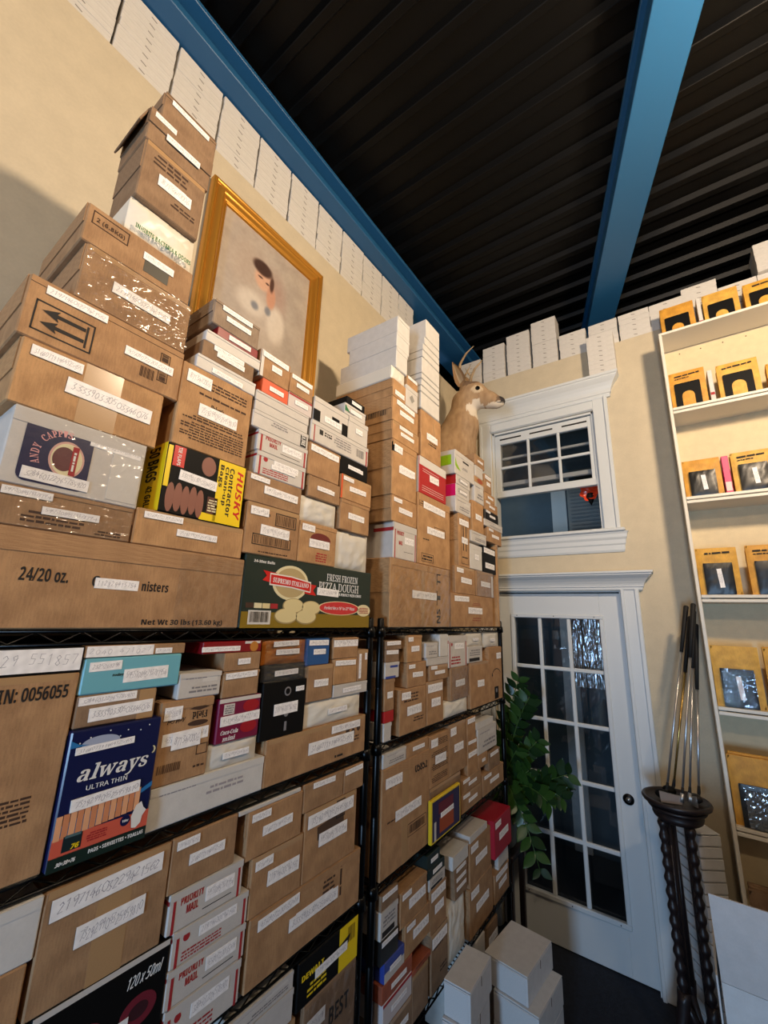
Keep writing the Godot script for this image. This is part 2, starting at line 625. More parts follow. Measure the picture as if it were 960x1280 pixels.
# ------------------------------------------------------------------ shell
func room():
	var carpet = mat("carpet", Color(0.13, 0.155, 0.205), 0.95, 0.0, fiber, 9.0)
	carpet.normal_enabled = true
	carpet.normal_texture = rough_normal
	carpet.normal_scale = 0.7
	structure("floor", boxes_mesh([[Vector3(0.2, -0.05, -1.0), Vector3(7.4, 0.1, 9.0)]]), carpet)
	# left wall stops short of the roof; the outer shell closes the dark space beyond
	structure("wall_left", boxes_mesh([[Vector3(WALL_L - 0.07, WALL_TOP / 2, -0.05), Vector3(0.14, WALL_TOP, 6.2)]]), mats["wall"])
	# wall with the door and the window: pieces around the two openings
	var t = 0.12
	var zc = WALL_B - t / 2
	var L = WALL_L - 0.14
	var rects = [[L, -1.17, 0.0, 2.05], [-0.335, 3.2, 0.0, 2.05], [L, 3.2, 2.05, 2.45], [L, -1.135, 2.45, 3.31], [-0.385, 3.2, 2.45, 3.31], [L, 3.2, 3.31, WALL_TOP]]
	var st = begin()
	for r in rects:
		add_box(st, Vector3((r[0] + r[1]) / 2, (r[2] + r[3]) / 2, zc), Vector3(r[1] - r[0], r[3] - r[2], t))
	structure("wall_back", finish(st), mats["wall"])
	structure("wall_right", boxes_mesh([[Vector3(3.27, DECK / 2, -1.0), Vector3(0.14, DECK, 9.0)]]), mat("panelling", Color(0.42, 0.33, 0.26), 0.6, 0.0, fiber, 1.5))
	# wall behind the photographer with a wide shop window letting the daylight in
	var w0 = -0.05
	var w1 = 0.55
	var y0 = 0.6
	var y1 = 1.7
	var zf = 3.07
	var st2 = begin()
	for r in [[L, w0, 0.0, DECK], [w1, 3.2, 0.0, DECK], [w0, w1, 0.0, y0], [w0, w1, y1, DECK]]:
		add_box(st2, Vector3((r[0] + r[1]) / 2, (r[2] + r[3]) / 2, zf), Vector3(r[1] - r[0], r[3] - r[2], 0.14))
	structure("wall_front", finish(st2), mats["panelling"])
	var pane = structure("window_2", boxes_mesh([[Vector3((w0 + w1) / 2, (y0 + y1) / 2, zf), Vector3(w1 - w0, y1 - y0, 0.006)]]), mats["glass"])
	part(pane, "window_frame", boxes_mesh([[Vector3((w0 + w1) / 2, y0 + 0.02, zf), Vector3(w1 - w0, 0.04, 0.08)], [Vector3((w0 + w1) / 2, y1 - 0.02, zf), Vector3(w1 - w0, 0.04, 0.08)], [Vector3(w0 + 0.02, (y0 + y1) / 2, zf), Vector3(0.04, y1 - y0, 0.08)], [Vector3(w1 - 0.02, (y0 + y1) / 2, zf), Vector3(0.04, y1 - y0, 0.08)]]), mats["trim"])
	var shell = mat("shell", Color(0.16, 0.16, 0.17), 0.9)
	structure("wall_outer", boxes_mesh([[Vector3(-3.0, DECK / 2, -1.0), Vector3(0.14, DECK, 9.0)], [Vector3(0.2, DECK / 2, -5.4), Vector3(7.4, DECK, 0.14)], [Vector3(-2.25, DECK / 2, 3.07), Vector3(1.36, DECK, 0.14)]]), shell)

func ceiling_and_beams():
	var deck = structure("ceiling", boxes_mesh([[Vector3(0.2, DECK + 0.05, -1.0), Vector3(7.4, 0.1, 9.0)]]), mats["deck"])
	# folded ribs of the roof deck, running along the door wall
	var st = begin()
	var prof = [[0.034, 0.0], [0.020, -0.030], [0.016, -0.032], [-0.016, -0.032], [-0.020, -0.030], [-0.034, 0.0]]
	for i in prof.size() - 1:
		var a = prof[i]
		var b = prof[i + 1]
		face(st, Vector3(-3.6, a[1], a[0]), Vector3(3.6, a[1], a[0]), Vector3(3.6, b[1], b[0]), Vector3(-3.6, b[1], b[0]), Vector3(0, -1, (a[0] + b[0]) * 0.5))
	var rib = finish(st)
	var z = 2.8
	while z > -5.2:
		part(deck, "deck_rib", rib, mats["deck"], Vector3(0.2, DECK, z))
		z -= 0.172
	# steel edge beam over the left wall: bottom flange, web, top flange
	var bl = thing("steel_beam", "long blue steel beam above the white boxes on the left wall", "beam", "blue steel beams")
	var yb = 4.128
	part(bl, "bottom_flange", boxes_mesh([[Vector3(-1.475, yb + 0.012, -1.1), Vector3(0.25, 0.024, 8.2), 0.003]]), mats["beam"])
	part(bl, "web", boxes_mesh([[Vector3(-1.475, (yb + DECK) / 2, -1.1), Vector3(0.02, DECK - yb - 0.05, 8.2)]]), mats["beam"])
	part(bl, "top_flange", boxes_mesh([[Vector3(-1.475, DECK - 0.0495, -1.1), Vector3(0.15, 0.024, 8.2), 0.003]]), mats["beam"])
	bl.set_meta("kind", "structure")
	# the wide beam crossing the room on a skew
	var a0 = Vector3(0.1575, 0, -1.444)
	var a1 = Vector3(-0.405, 0, -3.31)
	var dir = (a1 - a0).normalized()
	var side = Vector3(-dir.z, 0, dir.x)       # towards the bookcase side
	var w = 0.186
	var mid = a0 + side * w / 2 + dir * 0.0
	var bm = thing("steel_beam", "wide blue steel beam crossing under the black ribbed deck", "beam", "blue steel beams", mid + Vector3(0, DECK - 0.246, 0), atan2(-dir.x, -dir.z))
	bm.set_meta("kind", "structure")
	part(bm, "bottom_flange", boxes_mesh([[Vector3(0, 0.018, 0.3), Vector3(w, 0.036, 7.0), 0.003]]), mats["beam"])
	part(bm, "web", boxes_mesh([[Vector3(0, 0.11, 0.3), Vector3(w - 0.05, 0.15, 7.0)]]), mats["beam"])
	part(bm, "top_flange", boxes_mesh([[Vector3(0, 0.198, 0.3), Vector3(w, 0.028, 7.0), 0.003]]), mats["beam"])

# ------------------------------------------------------------------ door and window
func door_and_window():
	var T = mats["trim"]
	var zf = WALL_B
	# door leaf: stiles, rails, bars and fifteen panes
	var zd = zf - 0.05
	var d = structure("door_1", boxes_mesh([
		[Vector3(-1.095, 1.022, zd), Vector3(0.14, 2.03, 0.044), 0.002],
		[Vector3(-0.405, 1.022, zd), Vector3(0.124, 2.03, 0.044), 0.002],
		[Vector3(-0.746, 1.966, zd), Vector3(0.558, 0.142, 0.044), 0.002],
		[Vector3(-0.746, 0.122, zd), Vector3(0.558, 0.23, 0.044), 0.002]]), T, Vector3.ZERO, "white glazed door with fifteen panes below the window", "door")
	part(d, "glazing_bead", boxes_mesh([
		[Vector3(-0.746, 1.884, zd + 0.024), Vector3(0.60, 0.026, 0.02), 0.004], [Vector3(-0.746, 0.238, zd + 0.024), Vector3(0.60, 0.026, 0.02), 0.004],
		[Vector3(-1.034, 1.061, zd + 0.024), Vector3(0.026, 1.62, 0.02), 0.004], [Vector3(-0.458, 1.061, zd + 0.024), Vector3(0.026, 1.62, 0.02), 0.004]]), T)
	var gx = [-1.021, -0.848, -0.660, -0.471]
	var gy = [1.871, 1.547, 1.223, 0.899, 0.575, 0.251]
	for i in [1, 2]:
		part(d, "glazing_bar", boxes_mesh([[Vector3(gx[i], 1.061, zd + 0.016), Vector3(0.024, 1.62, 0.02), 0.005]]), T)
	for j in [1, 2, 3, 4]:
		part(d, "glazing_bar", boxes_mesh([[Vector3(-0.746, gy[j], zd + 0.0152), Vector3(0.55, 0.024, 0.02), 0.005]]), T)
	for i in 3:
		for j in 5:
			part(d, "pane", boxes_mesh([[Vector3((gx[i] + gx[i + 1]) / 2, (gy[j] + gy[j + 1]) / 2, zd), Vector3(gx[i + 1] - gx[i], gy[j] - gy[j + 1], 0.004)]]), mats["glass"])
	var screw = disc(0.0035, 0.0035, 8, 0.0006)
	for x in [-1.0, -0.75, -0.5]:
		part(d, "screw_hole", screw, mats["ink"], Vector3(x, 1.885, zd + 0.0342))
		part(d, "screw_hole", screw, mats["ink"], Vector3(x, 0.237, zd + 0.0342))
	var knob = part(d, "knob_plate", lathe([[0.0, 0.0], [0.029, 0.0], [0.029, 0.006], [0.024, 0.010], [0.0, 0.0105]], 20), mats["black_metal"], Vector3(-0.404, 0.869, zd + 0.022), Vector3(PI / 2, 0, 0))
	part(knob, "lock_cylinder", lathe([[0.0, 0.010], [0.014, 0.0102], [0.014, 0.016], [0.0, 0.0165]], 16), mat("nickel", Color(0.6, 0.6, 0.6), 0.3, 0.9))
	# jamb and casing
	structure("trim_1", boxes_mesh([
		[Vector3(-1.1695 - 0.004, 1.025, zf - 0.06), Vector3(0.006, 2.05, 0.12)], [Vector3(-0.338, 1.025, zf - 0.06), Vector3(0.006, 2.05, 0.12)], [Vector3(-0.755, 2.047, zf - 0.06), Vector3(0.83, 0.006, 0.12)]]), T)
	for e in [[-0.333, -0.231, 1], [-1.275, -1.172, -1]]:
		var c = structure("trim_2", boxes_mesh([[Vector3((e[0] + e[1]) / 2, 1.03, zf + 0.009), Vector3(e[1] - e[0], 2.06, 0.018), 0.004]]), T)
		part(c, "casing_bead", boxes_mesh([[Vector3((e[1] if e[2] > 0 else e[0]) - e[2] * 0.012, 1.03, zf + 0.022), Vector3(0.022, 2.06, 0.012), 0.004]]), T)
		part(c, "casing_bead", boxes_mesh([[Vector3((e[0] if e[2] > 0 else e[1]) + e[2] * 0.012, 1.03, zf + 0.0205), Vector3(0.018, 2.06, 0.008), 0.003]]), T)
	var crown = [[2.052, 0.020], [2.060, 0.024], [2.070, 0.024], [2.074, 0.030], [2.080, 0.030], [2.092, 0.034], [2.108, 0.043], [2.124, 0.056], [2.138, 0.072], [2.146, 0.080], [2.152, 0.080], [2.156, 0.088], [2.168, 0.088]]
	var cr = structure("trim_3", moulding(-1.275, -0.231, crown), T)
	cr.position = Vector3(0, 0, zf)
	# window: casing, crown, stool and apron
	for e in [[-0.385, -0.290, 1], [-1.232, -1.137, -1]]:
		var c = structure("trim_4", boxes_mesh([[Vector3((e[0] + e[1]) / 2, 2.92, zf + 0.009), Vector3(e[1] - e[0], 0.948, 0.018), 0.004]]), T)
		part(c, "casing_bead", boxes_mesh([[Vector3((e[1] if e[2] > 0 else e[0]) - e[2] * 0.012, 2.92, zf + 0.022), Vector3(0.022, 0.948, 0.012), 0.004]]), T)
	var wc = []
	for p in crown:
		wc.append([3.385 + (p[0] - 2.052) * 1.36, p[1]])
	var hc = structure("trim_5", moulding(-1.232, -0.290, wc), T)
	hc.position = Vector3(0, 0, zf)
	structure("trim_6", boxes_mesh([[Vector3(-0.76, 3.348, zf + 0.009), Vector3(0.752, 0.074, 0.018), 0.004], [Vector3(-0.76, 3.325, zf + 0.02), Vector3(0.752, 0.02, 0.012), 0.004]]), T)
	structure("trim_7", boxes_mesh([[Vector3(-0.76, 2.438, zf + 0.022), Vector3(0.99, 0.022, 0.06), 0.005]]), T)
	var ap = structure("trim_8", moulding(-1.232, -0.29, [[2.297, 0.006], [2.31, 0.012], [2.34, 0.014], [2.35, 0.020], [2.375, 0.022], [2.39, 0.030], [2.41, 0.032], [2.426, 0.040]]), T)
	ap.position = Vector3(0, 0, zf)
	# frame and sashes
	var zs = zf - 0.035
	var w = structure("window_1", boxes_mesh([
		[Vector3(-1.128, 2.88, zf - 0.055), Vector3(0.02, 0.86, 0.10)], [Vector3(-0.392, 2.88, zf - 0.055), Vector3(0.02, 0.86, 0.10)], [Vector3(-0.76, 3.303, zf - 0.055), Vector3(0.74, 0.014, 0.10)], [Vector3(-0.76, 2.4535, zf - 0.055), Vector3(0.74, 0.013, 0.10)]]), T, Vector3.ZERO, "white sash window with its lower half raised, above the door", "window")
	var up = part(w, "upper_sash", boxes_mesh([
		[Vector3(-1.096, 3.03, zs), Vector3(0.042, 0.52, 0.034), 0.003], [Vector3(-0.416, 3.03, zs), Vector3(0.034, 0.52, 0.034), 0.003], [Vector3(-0.756, 3.250, zs), Vector3(0.646, 0.078, 0.034), 0.003], [Vector3(-0.756, 2.797, zs), Vector3(0.714, 0.052, 0.04), 0.003]]), T)
	for x in [-0.857, -0.636]:
		part(up, "glazing_bar", boxes_mesh([[Vector3(x, 3.017, zs + 0.008), Vector3(0.02, 0.39, 0.018), 0.004]]), T)
	part(up, "glazing_bar", boxes_mesh([[Vector3(-0.754, 3.012, zs + 0.0075), Vector3(0.643, 0.02, 0.018), 0.004]]), T)
	var px = [-1.075, -0.857, -0.636, -0.433]
	for i in 3:
		for j in 2:
			part(up, "pane", boxes_mesh([[Vector3((px[i] + px[i + 1]) / 2, 2.918 + 0.197 * j, zs), Vector3(px[i + 1] - px[i], 0.196, 0.004)]]), mats["glass"])
	for i in 3:
		part(up, "vent_slot", boxes_mesh([[Vector3(-0.99 + 0.235 * i, 3.252, zs + 0.0172), Vector3(0.17, 0.012, 0.002)]]), mats["ink"])
	var zl = zs - 0.045
	var lo = part(w, "raised_sash", boxes_mesh([
		[Vector3(-1.10, 3.05, zl), Vector3(0.034, 0.46, 0.03), 0.003], [Vector3(-0.42, 3.05, zl), Vector3(0.034, 0.46, 0.03), 0.003], [Vector3(-0.76, 3.106, zl), Vector3(0.65, 0.018, 0.03), 0.003], [Vector3(-0.76, 2.89, zl), Vector3(0.65, 0.034, 0.03), 0.003]]), T)
	part(lo, "pane", boxes_mesh([[Vector3(-0.76, 3.0, zl), Vector3(0.646, 0.2, 0.004)]]), mats["glass"])
	structure("baseboard_back", boxes_mesh([[Vector3(1.49, 0.06, zf + 0.007), Vector3(3.4, 0.12, 0.014), 0.003]]), T)

# the room seen through the window and the door
func back_room():
	var slate = mat("slate", Color(0.30, 0.37, 0.42), 0.7, 0.0, cloud, 1.5)
	structure("wall_far", boxes_mesh([[Vector3(-0.9, WALL_TOP / 2, -4.35), Vector3(3.6, WALL_TOP, 0.1)], [Vector3(-2.65, WALL_TOP / 2, -3.75), Vector3(0.1, WALL_TOP, 1.2)], [Vector3(0.85, WALL_TOP / 2, -3.75), Vector3(0.1, WALL_TOP, 1.2)]]), slate)
	structure("ceiling_far", boxes_mesh([[Vector3(-0.9, WALL_TOP - 0.03, -3.78), Vector3(3.5, 0.06, 1.24)]]), mat("ceilgrey", Color(0.34, 0.36, 0.37), 0.8))
	structure("trim_9", boxes_mesh([[Vector3(-0.93, 1.6, -4.28), Vector3(0.14, 3.2, 0.03), 0.004]]), mats["trim"])
	# louvred air unit hung high on the far wall
	var a = thing("air_unit", "grey louvred air conditioner behind the window", "air conditioner", "", Vector3(-0.56, 2.62, -4.14))
	var grey = mat("unit_grey", Color(0.52, 0.53, 0.53), 0.5)
	part(a, "body", cbox(0.48, 0.62, 0.26, 0.012), grey)
	part(a, "control_panel", cbox(0.42, 0.09, 0.008, 0.003), mats["black"], Vector3(0, 0.50, 0.131))
	for k in 12:
		part(a, "louvre", cbox(0.42, 0.010, 0.016, 0.003), mat("louvre", Color(0.5, 0.52, 0.53), 0.45), Vector3(0, 0.05 + 0.034 * k, 0.134), Vector3(0.5, 0, 0))
	# orange glass flower hanging in the window opening
	var f = thing("glass_flower_ornament", "orange and black flower ornament hanging in the open window", "ornament", "", Vector3(-0.47, 2.74, -3.16))
	var og = mat("orange_glass", Color(0.85, 0.24, 0.10), 0.2)
	for k in 7:
		var t = TAU * k / 7
		part(f, "petal", petal_mesh(0.07, 0.062), og, Vector3(0, 0.015, 0.012), Vector3(0.35 * sin(t), 0, t))
	part(f, "drop", lathe([[0.0, -0.085], [0.012, -0.06], [0.03, -0.02], [0.024, 0.005], [0.0, 0.012]], 14), mats["black"])
	part(f, "hanging_wire", tube([Vector3(0, 0.01, 0), Vector3(0, 0.10, 0.01)], 0.0015, 5), mats["black_metal"])
	# crinkled silver film hung behind the upper panes of the door
	var film = mat("silver_film", Color(0.62, 0.64, 0.66), 0.16, 0.85)
	film.cull_mode = BaseMaterial3D.CULL_DISABLED
	var n = tile_noise(63, 8.0, 3)
	var st = begin(true)
	var NX = 40
	var NY = 40
	var at = func(i, j):
		var u = float(i) / NX
		var v = float(j) / NY
		return Vector3(u * 0.24, -v * 0.5, 0.014 * n.get_noise_2d(u * 3.6, v * 0.22) + 0.0035 * n.get_noise_2d(u * 8.0 + 9, v * 4.0))
	for i in NX:
		for j in NY:
			quad(st, at.call(i, j + 1), at.call(i + 1, j + 1), at.call(i + 1, j), at.call(i, j))
	var sf = thing("silver_film_sheet", "crinkled silver plastic sheet behind the door's upper panes", "plastic sheet", "", Vector3(-0.70, 1.93, -3.20))
	part(sf, "sheet", finish(st), film)
	part(sf, "hanging_rod", tube([Vector3(-0.03, 0.004, 0), Vector3(0.27, 0.004, 0)], 0.006, 8), mats["black_metal"])
	# its lamp, out of sight behind the wall
	var lp = thing("wall_lamp", "small globe lamp in the room behind the window", "lamp", "", Vector3(-1.75, 3.0, -3.4))
	var g = mat("cool_glow", Color(0.9, 0.95, 1.0), 0.5)
	g.emission_enabled = true
	g.emission = Color(0.8, 0.92, 1.0)
	g.emission_energy_multiplier = 1.2
	var s = SphereMesh.new()
	s.radius = 0.06
	s.height = 0.12
	part(lp, "globe", s, g)
	part(lp, "arm", tube([Vector3(0, 0.05, 0), Vector3(0, 0.12, 0.05), Vector3(0, 0.12, 0.249)], 0.008, 8), mats["black_metal"])
	bulb_light("back_room_light", Vector3(-1.75, 3.0, -3.4), Color(0.86, 0.95, 1.0), 0.18, 0.06)

func petal_mesh(l, w):
	var st = begin(true)
	var pts = []
	for i in 7:
		var t = float(i) / 6
		var ww = sin(t * PI * 0.92 + 0.12) * w / 2
		pts.append([Vector3(-ww, t * l, 0.012 * t * t), Vector3(0, t * l, -0.006 + 0.018 * t * t), Vector3(ww, t * l, 0.012 * t * t)])
	for i in 6:
		for k in 2:
			quad(st, pts[i][k], pts[i][k + 1], pts[i + 1][k + 1], pts[i + 1][k])
			quad(st, pts[i + 1][k] - Vector3(0, 0, 0.002), pts[i + 1][k + 1] - Vector3(0, 0, 0.002), pts[i][k + 1] - Vector3(0, 0, 0.002), pts[i][k] - Vector3(0, 0, 0.002))
	return finish(st)

# ------------------------------------------------------------------ wire racks
func racks():
	for u in [["near black wire rack holding the pizza dough and pads cartons", 0.07, -1.228], ["far black wire rack beside the glazed door", -1.29, -2.513]]:
		var z0 = u[1]
		var z1 = u[2]
		var r = thing("wire_rack", u[0], "rack", "black wire racks", Vector3(RACK - 0.2285, 0, (z0 + z1) / 2), PI / 2)
		var w = z0 - z1
		var dp = 0.457
		var M = mats["black_metal"]
		for sx in [-1, 1]:
			for sz in [-1, 1]:
				var prof = [[0.0, 0.0], [0.016, 0.0], [0.016, 0.02], [0.0125, 0.022]]
				for k in 8:
					var yy = 0.2 * (k + 1)
					prof.append_array([[0.0125, yy - 0.003], [0.0112, yy], [0.0125, yy + 0.003]])
				prof.append_array([[0.0125, 1.838], [0.010, 1.842], [0.0, 1.843]])
				part(r, "post", lathe(prof, 12), M, Vector3(sx * (w / 2 - 0.001), 0, sz * (dp / 2 - 0.012)))
		for ty in TIER:
			var sh = Node3D.new()
			sh.name = "shelf"
			r.add_child(sh, true)
			sh.position = Vector3(0, ty, 0)
			for sz in [1, -1]:
				part(sh, "edge_rail", tube([Vector3(-w / 2 + 0.012, -0.004, sz * (dp / 2 - 0.006)), Vector3(w / 2 - 0.012, -0.004, sz * (dp / 2 - 0.006))], 0.0034, 6), M)
				part(sh, "edge_rail", tube([Vector3(-w / 2 + 0.012, -0.027, sz * (dp / 2 - 0.006)), Vector3(w / 2 - 0.012, -0.027, sz * (dp / 2 - 0.006))], 0.0034, 6), M)
				if sz == 1:
					var pts = []
					var n = 36
					for i in n + 1:
						pts.append(Vector3(lerpf(-w / 2 + 0.014, w / 2 - 0.014, float(i) / n), -0.006 if i % 2 else -0.025, sz * (dp / 2 - 0.006)))
					part(sh, "truss_wire", tube(pts, 0.0022, 5), M)
			for sx in [-1, 1]:
				part(sh, "side_rail", tube([Vector3(sx * (w / 2 - 0.003), -0.004, -dp / 2 + 0.012), Vector3(sx * (w / 2 - 0.003), -0.004, dp / 2 - 0.012)], 0.0034, 6), M)
				part(sh, "side_rail", tube([Vector3(sx * (w / 2 - 0.003), -0.027, -dp / 2 + 0.012), Vector3(sx * (w / 2 - 0.003), -0.027, dp / 2 - 0.012)], 0.0034, 6), M)
				for sz in [-1, 1]:
					part(sh, "collar", lathe([[0.0128, -0.034], [0.020, -0.032], [0.0175, 0.0], [0.0128, 0.002]], 12), M, Vector3(sx * (w / 2 - 0.001), 0, sz * (dp / 2 - 0.012)))
			var st = begin()
			var x = -w / 2 + 0.03
			while x < w / 2 - 0.02:
				add_box(st, Vector3(x, -0.0025, 0), Vector3(0.0035, 0.004, dp - 0.02))
				x += 0.024
			var wires = part(sh, "wire_deck", finish(st), M)
			wires.set_meta("kind", "stuff")

